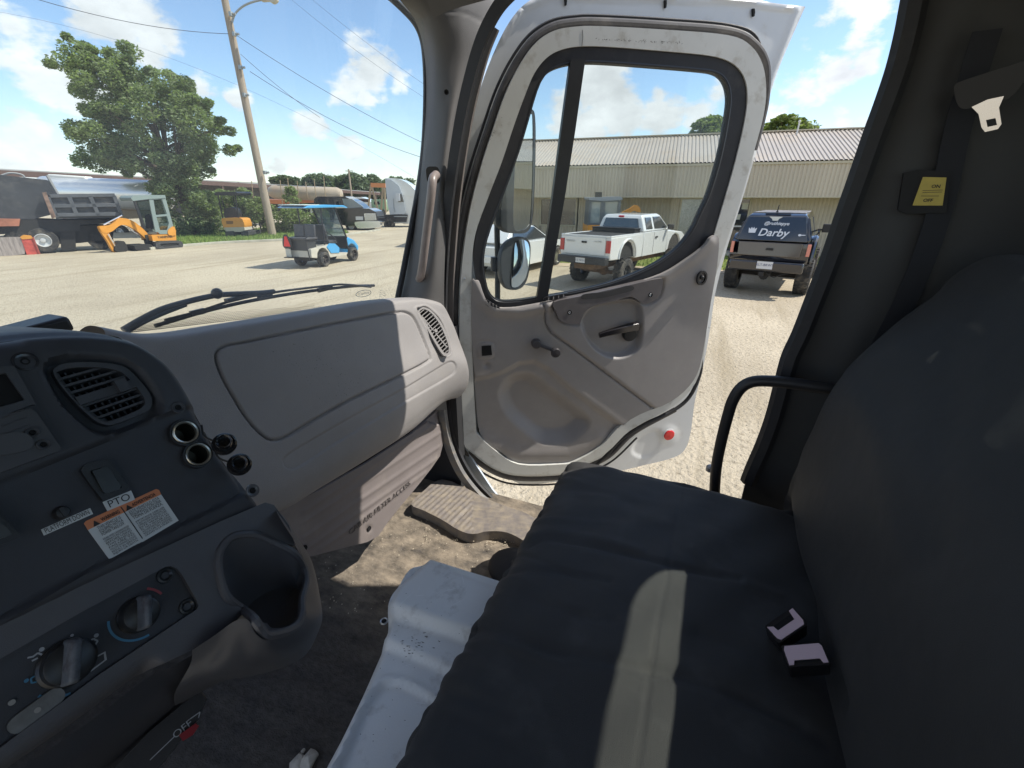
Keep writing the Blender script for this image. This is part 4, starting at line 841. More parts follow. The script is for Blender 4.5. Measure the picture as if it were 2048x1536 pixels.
KN=mat('knob_black',(.025,.026,.028),.33); KTOP=mat('knob_worn_top',(.10,.115,.135),.5,var=.25,vscale=60,dirt=(.06,.06,.07),dscale=60,dlo=.45,dhi=.65)
def knob(x,y,r,ang,hgt=.020):
    p=FL.pt(*FL.uv(x,y,-.004),-.006); m=MB(); m.lathe(p,FL.n,[(r*1.12,0),(r*1.12,.003),(r,.005),(r*.93,.012),(r*.8,.013),(0,.013)],36); k=m.build('climate_knob',KN,dash)
    a=math.radians(ang); e1=FL.ex*math.cos(a)+FL.ey*math.sin(a); e2=FL.n.cross(e1); R=Matrix((e1,e2,FL.n)).transposed()
    m=MB(); V=[]
    for z,l,w in ((.010,1.0,.30),(.026,.93,.22),(.030,.80,.13)):
        V+=[p+e1*(sx*r*l)+e2*(sy*r*w)+FL.n*z for sx,sy in ((-1,-1),(1.08,-1),(1.08,1),(-1,1))]
    m.add(V,[(0,1,5,4),(1,2,6,5),(2,3,7,6),(3,0,4,7),(4,5,9,8),(5,6,10,9),(6,7,11,10),(7,4,8,11),(8,9,10,11)]); m.build('knob_grip',KTOP,k,bevel=.002); return k
def arc(x,y,r,a0,a1,w,m,par):
    p=FL.pt(*FL.uv(x,y,-.005),-.0052); n=20; V=[];F=[]
    for i in range(n+1):
        t=math.radians(a0+(a1-a0)*i/n); d=FL.ex*math.cos(t)+FL.ey*math.sin(t); V+=[p+d*(r-w/2),p+d*(r+w/2)]
    mesh('printed_arc',V,[(2*i,2*i+1,2*i+3,2*i+2) for i in range(n)],m,par,smooth=False)
k=knob(278,1228,.0150,62); arc(278,1228,.0225,150,262,.0020,BLUE,k); arc(278,1228,.0225,8,45,.0022,RED,k)
k=knob(135,1325,.0175,60); arc(135,1325,.0250,200,248,.002,BLUE,k)
def glyph(x,y,m,flip=1,s=.0035):
    p=FL.pt(*FL.uv(x,y,-.005),-.0050); g=MB(); fr=Frame(p,FL.ex,FL.n)
    g.prism(fr,[(s*.5*math.cos(t)+s*.9*flip,s*.5*math.sin(t)+s*1.2) for t in np.linspace(0,2*math.pi,10)[:-1]],0,.0002)
    for a,b_ in (((-.9,.9),(.1,1.0)),((.1,1.0),(.5,-.2)),((.5,-.2),(-.6,-.8)),((-1.4,.2),(-.4,.0)),((-1.6,1.4),(-.8,.9))):
        g.bar(fr.pt(a[0]*s*flip,a[1]*s,.0001),fr.pt(b_[0]*s*flip,b_[1]*s,.0001),s*.38,.0002,up=tuple(fr.n))
    g.build('airflow_symbol',m,dash,smooth=False)
glyph(80,1313,WPR); glyph(190,1284,WPR); glyph(142,1280,WPR,1,.0024); glyph(67,1362,BLUE,-1,.003); glyph(110,1385,BLUE,1,.003)
fr=Frame(FL.pt(*FL.uv(194,1326,-.005),-.005),FL.ex,FL.n); b=MB(); b.prism(fr,[(-.006,-.003),(.006,-.003),(.0085,.004),(0,.006),(-.0085,.004)],0,.0002,[[(-.0048,-.0018),(.0048,-.0018),(.0068,.0032),(0,.0047),(-.0068,.0032)]]); b.build('defrost_symbol',WPR,dash,smooth=False)
b=MB(); f2=Frame(FL.pt(*FL.uv(73,1420,-.006),-.006),FL.ex,FL.n); b.prism(f2,rrect(.034,.014,.0065),0,.004); ac=b.build('ac_button',mat('button_grey',(.16,.16,.155),.5,var=.25,vscale=80),dash,bevel=.0015)
b=MB(); b.prism(f2,rrect(.004,.004,.0019),0,.0045) ; 
f3=Frame(FL.pt(*FL.uv(40,1456,-.006),-.006),FL.ex,FL.n); b.prism(f3,rrect(.006,.004,.0019),0,.002); f3=Frame(FL.pt(*FL.uv(23,1405,-.006),-.006),FL.ex,FL.n); b.prism(f3,rrect(.004,.004,.0018),0,.002); b.build('indicator_lamp',mat('lamp_dull',(.28,.27,.25),.4),ac)
for x,y in ((330,1151),(374,1213)):
    p=FL.pt(*FL.uv(x,y,-.006),-.0065); m=MB(); m.lathe(p,FL.n,[(.0035,.001),(.0055,.0028),(.0072,.0025),(.0078,0)],18); q=m.build('trim_screw',KN,dash); m=MB(); m.lathe(p,FL.n,[(0,.0012),(.0036,.0012)],6); m.build('hex_recess',CHAR,q)
# cup holder
def cup():
    rim=[(548,1085,.405),(590,1108,.42),(607,1135,.42),(612,1165,.405),(604,1200,.385),(603,1230,.37),(588,1256,.36),(540,1272,.35),(523,1262,.352),(508,1238,.360),(490,1222,.372),(455,1195,.392),(440,1155,.412),(436,1120,.425),(443,1095,.435),(462,1075,.44),(490,1068,.438),(520,1072,.425)]
    A=[FL.at(x,y) if i in (0,) or i>=10 else PY(x,y,d) for i,(x,y,d) in enumerate(rim)]
    R=cr(A,4,True); c=PZ(545,1214,EZ-.455)
    k=len(R); bottom=[]
    cx=Vector((c.x,c.y,0))
    for p in R:
        d=Vector((p[0],p[1],0))-cx; a=math.atan2(d.y,d.x); bottom.append(Vector((c.x+.035*math.cos(a),c.y+.035*math.sin(a),EZ-.462)))
    rows=[]
    for t,s in ((0,0),(.12,.10),(.35,.45),(.6,.8),(1,1)):
        rows.append([Vector(p)*(1-s)+b_*s if False else Vector(((p[0])*(1-s)+b_.x*s,(p[1])*(1-s)+b_.y*s,p[2]*(1-t)+b_.z*t)) for p,b_ in zip(R,bottom)])
    b=MB(); V=[v for r in rows for v in r]; F=[(i*k+j,(i+1)*k+j,(i+1)*k+(j+1)%k,i*k+(j+1)%k) for i in range(4) for j in range(k)]+[tuple(4*k+j for j in range(k))]
    b.add(V,F); o=b.build('cup_holder',CHARS,dash,sharp=60)
    b=MB(); b.tube([v for v in R],.0045,8,closed=True); b.build('cup_rim',CHARS,o)
    # outer shell
    sh=[[(552,1020,.455),(562,1040,.43),(600,1100,.425),(612,1135,.425),(618,1165,.41),(612,1200,.39),(611,1232,.372),(592,1262,.358),(540,1280,.346),(512,1268,.35),(496,1240,.36),(470,1242,.374),(430,1270,.39),(385,1300,.41)],
        [(572,1040,.50),(590,1068,.47),(618,1110,.455),(630,1145,.445),(638,1190,.43),(642,1222,.41),(636,1248,.39),(608,1290,.372),(560,1310,.36),(520,1305,.36),(490,1290,.37),(460,1290,.38),(425,1305,.40),(380,1330,.42)],
        [(590,1075,.60),(604,1100,.57),(622,1140,.53),(634,1180,.51),(642,1215,.49),(643,1235,.47),(640,1255,.45),(615,1305,.42),(570,1330,.40),(520,1338,.39),(480,1340,.39),(440,1345,.40),(400,1360,.42),(350,1385,.44)],
        [(594,1090,.66),(606,1115,.64),(620,1150,.62),(630,1190,.60),(636,1225,.58),(635,1245,.56),(628,1262,.54),(600,1315,.50),(560,1338,.47),(515,1350,.46),(475,1356,.46),(435,1368,.47),(400,1385,.48),(350,1412,.50)]]
    gridmesh('cup_shell',patch([[PY(*p) for p in r] for r in sh],5,5),CHAR,o)
cup()
# knee panel under the climate controls and the small black controller beneath
rows=[[FL.at(x,y,-.03) for x,y in ((420,1288),(350,1330),(300,1352),(160,1457),(0,1566),(-150,1660))],[PY(x,y,d) for x,y,d in ((450,1320,.46),(380,1360,.46),(345,1385,.46),(200,1500,.46),(60,1600,.46),(-60,1700,.46))],[PY(x,y,d) for x,y,d in ((430,1345,.56),(410,1370,.56),(385,1405,.56),(260,1510,.56),(160,1600,.56),(60,1700,.56))]]
gridmesh('knee_panel',patch(rows,5,5),mat('knee_panel_grey',(.045,.046,.054),.5),dash)
fb_=Frame(PY(330,1450,.50),PY(400,1385,.50)-PY(260,1500,.50),Vector((-.25,-.6,.75))); b=MB()
b.prism(fb_,fb_.uvs([(205,1560),(300,1462),(345,1425),(400,1382),(412,1398),(395,1440),(330,1520),(280,1580)]),-.03,0); bc=thing('brake_controller','small black control box with a red rocker under the dashboard','control box',tuple(fb_.p0)); b.build('case',BLKP,bc,bevel=.002)
b=MB(); b.prism(fb_,fb_.uvs([(358,1470),(392,1446),(398,1452),(386,1470),(366,1482)],.004),-.002,.006); b.build('red_rocker',mat('dull_red',(.22,.012,.02),.35),bc,bevel=.0015)
a=fb_.at(356,1466,.002);c=fb_.at(374,1451,.002); textmesh('lettering','OFF',.011,WPR,bc,(a+c)/2,c-a,fb_.n.cross(c-a),.0004)
b=MB(); b.bar(fb_.at(300,1520,.001),fb_.at(350,1472,.001),.0010,.0006,up=tuple(fb_.n)); b.bar(fb_.at(380,1438,.001),fb_.at(400,1424,.001),.0012,.0006,up=tuple(fb_.n)); b.bar(fb_.at(400,1424,.001),fb_.at(397,1436,.001),.0012,.0006,up=tuple(fb_.n)); b.build('panel_print',WPR,bc)
# black device standing on the dash top
b=MB(); p=PY(50,664,1.02); b.box(p+Vector((0,0,0)),(.105,.06,.026),Matrix.Rotation(-.1,3,'Y')); dv=b.build('dash_device',BLKP,None,bevel=.006,label='black box-shaped device standing on top of the dashboard hood',cat='device')
b=MB(); b.cyl(PY(2,656,1.0),PY(10,676,1.0),.013,.018,14); b.build('device_knob',BLKP,dv)
# wiper outside the glass
wp=thing('windshield_wiper','black windshield wiper resting low outside the glass','wiper',tuple(PY(435,600,1.40)))
WB=mat('wiper_black',(.015,.015,.017),.4)
b=MB(); b.tube(cr([PY(x,y,1.40) for x,y in ((310,652),(350,640),(420,620),(500,602),(600,585),(700,573),(748,571))],6),.0065,6,scale=None); bl=b.build('wiper_blade',WB,wp)
b=MB(); b.tube(cr([PY(x,y,1.39) for x,y in ((330,640),(400,622),(470,600),(560,583),(650,572),(690,569),(742,574))],6),.0045,6)
for x,y in ((395,622),(530,590),(650,575)): b.bar(PY(x-14,y+6,1.39),PY(x+14,y-1,1.385),.010,.016)
b.bar(PY(452,602,1.38),PY(512,588,1.38),.018,.012); b.build('wiper_bow',WB,bl)
b=MB(); b.tube(cr([PY(x,y,1.38) for x,y in ((246,660),(280,640),(325,618),(380,602),(425,592),(450,589),(520,586),(548,583))],6),.0085,8); b.ball(PY(434,587,1.375),.017,10); b.build('wiper_arm',WB,wp)
b=MB(); b.tube(cr([PY(x,y,1.39) for x,y in ((252,665),(290,644),(330,626),(372,610))],6),.0055,8); b.build('washer_hose',WB,wp)
# ================================================================ bench seat
seat=thing('bench_seat','bench seat in a loose black fabric cover, with a sunlit strip','bench seat',(.5,0,EZ-1.25))
FAB=mat('black_seat_fabric',(.0245,.0225,.0215),.6,var=.12,vscale=6,bump=.0012,bscale=900,sheen=.08,dirt=(.11,.108,.105),dscale=7,dlo=.54,dhi=.8,dirtamt=.55,spec=.6,bump2=.003,b2scale=7)
def cushion():
    xs=np.concatenate([np.linspace(-.5,1.20,300),np.linspace(1.205,1.285,16)])
    prof=[(.18,-.945),(.26,-.95),(.300,-.935),(.318,-.905),(.322,-.87),(.318,-.838),(.306,-.818),(.288,-.806),(.26,-.800)]
    prof=[(y+.014,z) for y,z in prof]; P=cr(prof,5); ys=np.linspace(.270,-.42,120)[1:]
    prof=[tuple(p) for p in P]+[(y,-.800-.012*sm(-.1,-.34,y)) for y in ys]
    G=np.zeros((len(prof),len(xs),3))
    for j,x in enumerate(xs):
        t=max(0,(x-1.20)/.085); dz=.14*(1-math.sqrt(max(0,1-t*t)))if t>0 else 0
        sc=.0016*math.sin(x*57)+.0016*math.sin(x*131+1)+.0010*math.sin(x*29+2)
        for i,(y,z) in enumerate(prof):
            fr=1 if y>.24 else 0
            e=math.exp(-max(0,.30-y)/.05)
            G[i,j]=(x,y+sc*e-.03*t*t*(y>.2),EZ+max(z-dz,-.95)+.05*0)
    N1=rng.rand(40,3)
    CRS=[([(1056,1090),(1090,1078),(1150,1087),(1240,1105),(1330,1130),(1480,1160)],7,-.008),([(1062,1072),(1110,1062),(1200,1078),(1280,1100)],8,.006),
         ([(1010,1150),(1060,1140),(1150,1150),(1220,1165)],8,-.006),([(945,1255),(1010,1262),(1100,1300),(1260,1330),(1420,1370),(1600,1450)],14,-.007),
         ([(930,1290),(1000,1290),(1120,1330)],10,.005),([(980,1190),(1050,1195),(1150,1230),(1230,1240)],10,-.005),([(880,1390),(950,1395),(1050,1440)],14,-.004),
         ([(1385,1100),(1450,1150),(1560,1190)],9,.004),([(1400,1265),(1500,1300),(1600,1350)],16,-.005),([(1110,985),(1180,975),(1260,1000)],10,-.004),([(1130,1020),(1220,1015),(1330,1045)],12,.004),([(1300,1330),(1380,1350),(1500,1400),(1650,1480)],15,-.006)]
    def h(px,py,G):
        x=G[:,:,0]; y=G[:,:,1]; fr=np.exp(-np.clip(.31-y,0,1)/.07); r=np.zeros_like(px)
        # gathers along the elastic front edge
        for k in range(26):
            a=N1[k]; xc=-.45+1.7*(k+.3+.5*a[0])/26; sl=.6*(a[1]-.35); w=.008+.010*a[2]
            ln=.05+.13*a[0]; r+=(.0032*(1 if k%3 else -1)+.0012*a[1])*np.exp(-((x-xc-sl*(.31-y))/w)**2)*np.exp(-np.clip(.30-y,0,1)/ln)*sm(-.95,-.93,y*0+G[:,:,2]-EZ+.0)
        for L,w,d in CRS: r+=.75*d*np.exp(-(pdist(px,py,cr(L,4))/w)**2)
        # lengthways seam and gentle swell
        r+=-.0022*np.exp(-((y+.03-.01*np.sin(x*3))/.0028)**2)*(y<.25)
        r+=.006*np.sin(x*9+2*np.sin(y*6))*np.exp(-((y-.05)/.25)**2)*.6+.002*np.sin(x*31+y*40)
        r-=.012*np.exp(-((y+.36)/.05)**2)
        return r
    cu=gridmesh('seat_cushion',G,FAB,seat,h=h)
    flecks('dust_fleck',cu,[(random.gauss(1200,110),random.gauss(1010,60),random.uniform(.0005,.006),random.uniform(.0003,.0012),random.gauss(0,.5)) for _ in range(110)]+[(random.uniform(950,1500),random.uniform(1000,1500),random.uniform(.0003,.0012),.0004,random.random()*3) for _ in range(120)],mat('dust_grey',(.075,.075,.078),.85),.0008)
    b=MB(); b.box((.45,-.1,EZ-1.08),(1.55,.55,.24)); b.build('seat_base',HOLE,seat)
cushion()
def back():
    # section from the crease up over the rounded top (Y,Z)
    prof=cr([(-.36,-.90),(-.325,-.84),(-.315,-.76),(-.322,-.62),(-.345,-.45),(-.372,-.37),(-.412,-.30),(-.455,-.238),(-.50,-.174),(-.533,-.126),(-.56,-.112),(-.60,-.114),(-.635,-.15),(-.64,-.30),(-.62,-.9)],7)
    xs=np.concatenate([np.linspace(-.55,1.27,90),1.27+.065*np.sin(np.linspace(0,math.pi/2,16))[1:]]); G=np.zeros((len(prof),len(xs),3))
    for j,x in enumerate(xs):
        t=min(1,max(0,(x-1.27)/.065)); q=math.sqrt(max(0,1-t*t)) if t>0 else 1
        for i,(y,z) in enumerate(prof):
            yc=-.50; zz=z if z<-.30 else -.30+(z+.30)*(.55+.45*q)
            top=.035*sm(.55,1.1,x)*0
            G[i,j]=(x+.0,yc+(y-yc)*q,EZ+zz+top)
    C2=[([(1570,1000),(1600,1150),(1640,1250),(1690,1400)],10,-.01),([(1700,780),(1760,900),(1800,1100)],30,.006),([(1900,700),(1880,900),(1850,1100)],40,-.006),([(1950,560),(1900,640),(1800,700)],16,.004)]
    def h(px,py,G):
        r=np.zeros_like(px)
        for L,w,d in C2: r+=d*np.exp(-(pdist(px,py,cr(L,4))/w)**2)
        return r+.0025*np.sin(G[:,:,0]*17+G[:,:,2]*12)+.0015*np.sin(G[:,:,2]*38+G[:,:,0]*9)
    gridmesh('seat_backrest',G,mat('black_backrest_fabric',(.020,.0185,.018),.64,var=.25,vscale=4,bump=.001,bscale=900,sheen=.05,dirt=(.032,.032,.035),dscale=5,dlo=.5,dhi=.8,dirtamt=.5,bump2=.006,b2scale=6),seat,h=h)
    b=MB(); b.tube(cr([Vector((x,-.57,EZ-.110)) for x in (-.5,.3,.9,1.15)],6),.012,8,scale=None); b.build('sunlit_top_roll',mat('sunlit_edge_grey',(.11,.12,.12),.6),seat)  # sunlight on the backrest's top edge put in as a grey roll
back()
gr=[PX(x,y,1.36) for x,y in ((1428,1010),(1432,940),(1442,885),(1456,830),(1466,800),(1482,776),(1504,764),(1535,762),(1580,766),(1640,774),(1700,782))]
b=MB(); b.tube(cr(gr,6),.0165,14); gb=b.build('side_grab_rail',mat('rail_black',(.02,.02,.022),.45,bump=.0003,bscale=300),seat)
b=MB(); p=PX(1421,936,1.40); b.lathe(p,(0,0,1),[(.014,-.01),(.014,.004),(.009,.010),(0,.012)],14); b.build('rail_bolt',mat('bolt_grey',(.35,.35,.36),.4,.5),gb)
# ---------------------------------------------------------------- seat-belt buckles standing in the crease
PINK=mat('buckle_insert',(.60,.46,.52),.4); BKB=mat('buckle_black',(.012,.012,.014),.35)
def buckle(x,y,rot,label,u_shape):
    p=PZ(x,y,EZ-.735); ax=((EYE-p).normalized()*.75+Vector((0,.1,.35))).normalized(); e0=Vector(tuple(RT)); e0=(e0-ax*e0.dot(ax)).normalized(); e1=e0*math.cos(rot)+ax.cross(e0)*math.sin(rot)
    f=Frame(p,e1,ax); t=thing('belt_buckle',label,'buckle',tuple(p-ax*.08),group='buckles between cushion and backrest')
    b=MB(); b.prism(f,rrect(.066,.034,.005),-.075,.0); b.build('buckle_body',BKB,t,bevel=.002)
    w,h=.030,.0145
    if u_shape: o=[(-w,h*.9),(-w*.97,-h*.6),(-w*.85,-h),(w*.85,-h),(w*.97,-h*.6),(w,h),(w*.72,h),(w*.62,-h*.05),(-w*.62,-h*.05),(-w*.68,h*.55)]
    else: o=[(-w,h*.6),(-w*.9,h),(w*.9,h),(w,h*.7),(w,-h),(w*.75,-h),(w*.66,-h*.55),(-w*.66,-h*.55),(-w*.75,-h),(-w,-h)]
    b=MB(); b.prism(f,o,.0002,.004); b.build('release_insert',PINK,t,bevel=.0008)
    b=MB(); b.prism(f,[(u,v+(.004 if u_shape else -.006)) for u,v in rrect(.044,.010,.001)],.0002,.0012); b.build('buckle_slot',HOLE,t)
buckle(1572,1250,math.radians(24),'belt buckle with a pink U-shaped insert, tilted, nearer the windshield of the pair',True)
buckle(1610,1309,math.radians(-2),'belt buckle with a wide pale pink insert, square behind the tilted one',False)
# ---------------------------------------------------------------- seat belt on the rear pillar
bt=thing('seat_belt','dark seat belt with a bright latch plate hanging at the rear pillar','seat belt',(1.40,-.55,EZ-.6))
WEB=mat('belt_webbing',(.016,.017,.022),.75,bump=.0006,bscale=700)
def band(P,w,name,v=1.40):
    b=MB(); b.sweep(cr([PX(x,y,d) for x,y,d in P],6),[(-w,-.001),(w,-.001),(w,.001),(-w,.001)],up=(-1,0,0)); return b.build(name,WEB,bt)
band([(1975,60,1.42),(1950,140,1.42),(1915,260,1.43),(1880,420,1.43),(1830,560,1.43),(1770,680,1.44),(1700,800,1.44),(1660,900,1.44)],.024,'belt_webbing')
f=Frame(PX(1960,160,1.36),PX(2040,135,1.36)-PX(1910,180,1.36),(EYE-PX(1960,160,1.36)).normalized())
b=MB(); b.prism(f,[tuple(p) for p in cr(f.uvs([(1908,180),(1912,168),(1935,158),(2030,128),(2046,126),(2048,160),(2020,195),(1990,205),(1945,216),(1918,214)]),3,True)],-.012,.0); b.build('latch_grip',mat('grip_black',(.007,.007,.008),.5),bt,bevel=.003)
P=[(1943,214),(1975,199),(2008,192),(1998,215),(2003,248),(1996,258),(1970,264),(1963,255),(1957,228)]
b=MB(); b.prism(f,f.uvs(P,.004),.002,.0045,[f.uvs([(1972,240),(1991,236),(1994,250),(1975,254)],.004)]); b.build('latch_plate',CHROME,bt,bevel=.0006)
# yellow label on the belt height adjuster
f=Frame(PX(1865,382,1.425),(0,-1,0),(-1,.15,0)); b=MB(); b.prism(f,f.uvs([(1808,345),(1835,340),(1900,342),(1893,425),(1812,428),(1796,420)]),-.02,.0); ad=b.build('belt_adjuster',mat('adjuster_black',(.008,.008,.009),.7),None,bevel=.004,label='black belt adjuster on the rear pillar carrying a yellow card',cat='belt adjuster')
f2=Frame(f.p0,f.ex,f.n); b=MB(); b.prism(f2,f2.uvs([(1846,354),(1893,355),(1885,411),(1825,411)],.003),.001,.004); yl=b.build('yellow_card',mat('yellow_card',(.52,.40,.08),.5,var=.08,vscale=60),ad)
def w2(s,x,y,sz):
    p=f2.at(x,y,.006); textmesh('lettering',s,sz,INK,yl,p,f2.ex,f2.ey,.0003,bold=.0002)
w2('ON',1872,373,.010); w2('OFF',1856,401,.010)
b=MB(); 
for a,c in (((1845,381),(1885,380)),((1845,385),(1884,384)),((1842,392),(1878,392))): b.bar(f2.at(*a,.005),f2.at(*c,.005),.0010,.0004,up=tuple(f2.n))
b.build('card_rule',INK,yl)
# ================================================================ the yard outside
def basem(name,c1,c2,c3,sc=(.25,3,40),rough=.95,bump=.01,bs=25,streak=None):
    m=bpy.data.materials.new(name); m.use_nodes=True; nt=m.node_tree; L=nt.links; B=nt.nodes['Principled BSDF']; B.inputs['Roughness'].default_value=rough; B.inputs['Specular IOR Level'].default_value=.2
    tc=nt.nodes.new('ShaderNodeTexCoord'); c=None
    def nz(s,de,vec=None):
        n=nt.nodes.new('ShaderNodeTexNoise'); n.inputs['Scale'].default_value=s; n.inputs['Detail'].default_value=de; n.inputs['Roughness'].default_value=.62; L.new(vec or tc.outputs['Object'],n.inputs['Vector']); return n.outputs['Fac']
    def mixc(f,a,b,lo,hi):
        r=nt.nodes.new('ShaderNodeMapRange'); L.new(f,r.inputs[0]); r.inputs[1].default_value=lo; r.inputs[2].default_value=hi; x=nt.nodes.new('ShaderNodeMix'); x.data_type='RGBA'; L.new(r.outputs[0],x.inputs[0])
        for i,v in ((6,a),(7,b)):
            if isinstance(v,tuple): x.inputs[i].default_value=(*v,1)
            else: L.new(v,x.inputs[i])
        return x.outputs[2]
    c=mixc(nz(sc[0],6),c1,c2,.4,.65); c=mixc(nz(sc[2],5),c,c3,.53,.74)
    if streak:
        mp=nt.nodes.new('ShaderNodeMapping'); mp.inputs['Scale'].default_value=streak[0]; mp.inputs['Rotation'].default_value=(0,0,.35); L.new(tc.outputs['Object'],mp.inputs[0]); c=mixc(nz(1,7,mp.outputs[0]),c,streak[1],.52,.70)
    L.new(c,B.inputs['Base Color']); b=nt.nodes.new('ShaderNodeBump'); b.inputs['Distance'].default_value=bump; L.new(nz(bs,5),b.inputs['Height']); L.new(b.outputs[0],B.inputs['Normal']); return m
GROUND=basem('gravel_yard',(.50,.43,.32),(.40,.34,.25),(.20,.165,.115),sc=(.22,3,13),bump=.05,bs=16,streak=((.16,1.5,1),(.33,.275,.19)))
mesh('ground',[(-900,-900,0),(1500,-900,0),(1500,1500,0),(-900,1500,0)],[(0,1,2,3)],GROUND,kind='structure',raw=True)
# loose stones where the ground is near the open door
ST=mat('gravel_stone',(.40,.34,.25),.9,var=.35,vscale=40); b=MB()
for i in range(2600):
    r=2.0+13*random.random()**1.6; a=math.radians(random.uniform(-14,44)); x=r*math.cos(a); y=r*math.sin(a); s=random.uniform(.006,.018)*(1+r*.03)
    V=[(x+s*math.cos(t)*random.uniform(.7,1.2),y+s*math.sin(t)*random.uniform(.7,1.2),0) for t in (0,1.25,2.5,3.8,5.0)]; b.add(V+[(x,y,s*random.uniform(.4,.8))],[(j,(j+1)%5,5) for j in range(5)])
b.build('loose_gravel',ST,None,label='loose pale stones lying over the gravel yard',cat='gravel',kind='stuff',smooth=False)
GRASS=basem('grass_base',(.13,.18,.035),(.20,.22,.06),(.30,.27,.13),sc=(.6,3,5),bump=.05,bs=18)
BLADE=mat('grass_blade',(.15,.23,.045),.7,var=.4,vscale=1.2)
def lawn(P,name,lb,n,hh=.10):
    V=[PZ(x,y,.012) for x,y in P] if len(P[0])==2 else [Vector(p) for p in P]
    mesh('lawn',V,[tuple(range(len(V)))],GRASS,kind='structure',raw=True,smooth=False)
    uv=[(v.x,v.y) for v in V]; A=np.array(uv); b=MB(); c=0
    while c<n:
        Q=np.c_[rng.uniform(A[:,0].min(),A[:,0].max(),4000),rng.uniform(A[:,1].min(),A[:,1].max(),4000)]; Q=Q[inpoly(Q,uv)]
        for x,y in Q[:n-c]:
            a=random.random()*6.28; w=random.uniform(.012,.03); h=hh*random.uniform(.4,1.3); dx,dy=w*math.cos(a),w*math.sin(a); l=random.uniform(-.05,.05)
            b.add([(x-dx,y-dy,0),(x+dx,y+dy,0),(x+l,y+l*.5,h)],[(0,1,2)])
        c+=len(Q[:n-c])
    b.build(name,BLADE,None,label=lb,cat='grass',kind='stuff',smooth=False)
lawn([(330,493),(360,493),(450,486),(560,481),(640,474),(700,468),(690,460),(560,455),(400,462),(300,475)],'grass_strip','strip of green grass behind the kerb under the big tree and the pole',9000,.16)
bE=Vector((-.0906,.996,0)); bN=Vector((.996,.0906,0)); B0=Vector((23.2,0,0))
bp=lambda t,d,z: B0+bE*t+bN*d+Vector((0,0,z))
lawn([tuple(bp(-12,-4.6,.012)),tuple(bp(-12,1.1,.012)),tuple(bp(9.6,1.1,.012)),tuple(bp(9.6,-4.6,.012))],'grass_verge','green grass in front of the metal building behind the parked vehicles',9000,.09)
mesh('path',[bp(-12,-5.5,.016),bp(-12,-4.6,.016),bp(9.6,-4.6,.016),bp(9.6,-5.5,.016)],[(3,2,1,0)],mat('path_concrete',(.46,.37,.26),.9,var=.1,vscale=2,bump=.004,bscale=30),kind='structure',raw=True,smooth=False)
CONC=mat('kerb_concrete',(.42,.40,.33),.9,var=.15,vscale=3)
b=MB(); k=cr([PZ(x,y,0.0) for x,y in ((300,500),(360,494),(450,487),(560,482),(640,476),(700,470),(760,461))],3); b.sweep([Vector(p) for p in k],[(-.08,0),(.08,0),(.08,.13),(-.08,.13)]); b.build('kerb',CONC,None,bevel=.01,label='low pale concrete kerb edging the grass strip by the pole',cat='kerb')
# ---------------------------------------------------------------- foliage
def leafmat(name,c,tr=.3):
    m=bpy.data.materials.new(name); m.use_nodes=True; nt=m.node_tree; L=nt.links; B=nt.nodes['Principled BSDF']; B.inputs['Roughness'].default_value=.55; B.inputs['Specular IOR Level'].default_value=.25
    g=nt.nodes.new('ShaderNodeNewGeometry'); r=nt.nodes.new('ShaderNodeMapRange'); L.new(g.outputs['Random Per Island'],r.inputs[0]); r.inputs[3].default_value=.6; r.inputs[4].default_value=1.55
    v=nt.nodes.new('ShaderNodeVectorMath'); v.operation='SCALE'; v.inputs[0].default_value=c; L.new(r.outputs[0],v.inputs['Scale']); L.new(v.outputs[0],B.inputs['Base Color'])
    t=nt.nodes.new('ShaderNodeBsdfTranslucent'); t2=nt.nodes.new('ShaderNodeVectorMath'); t2.operation='MULTIPLY'; L.new(v.outputs[0],t2.inputs[0]); t2.inputs[1].default_value=(1.5,1.7,.7); L.new(t2.outputs[0],t.inputs[0])
    mx=nt.nodes.new('ShaderNodeMixShader'); mx.inputs[0].default_value=tr; L.new(B.outputs[0],mx.inputs[1]); L.new(t.outputs[0],mx.inputs[2]); L.new(mx.outputs[0],nt.nodes['Material Output'].inputs[0]); return m
LEAF=leafmat('leaf_green',(.185,.225,.125),.42); LEAF2=leafmat('leaf_olive',(.16,.20,.075)); LEAF3=leafmat('leaf_far',(.10,.13,.075)); BARK=mat('bark',(.11,.085,.065),.9,var=.3,vscale=4,bump=.03,bscale=12)
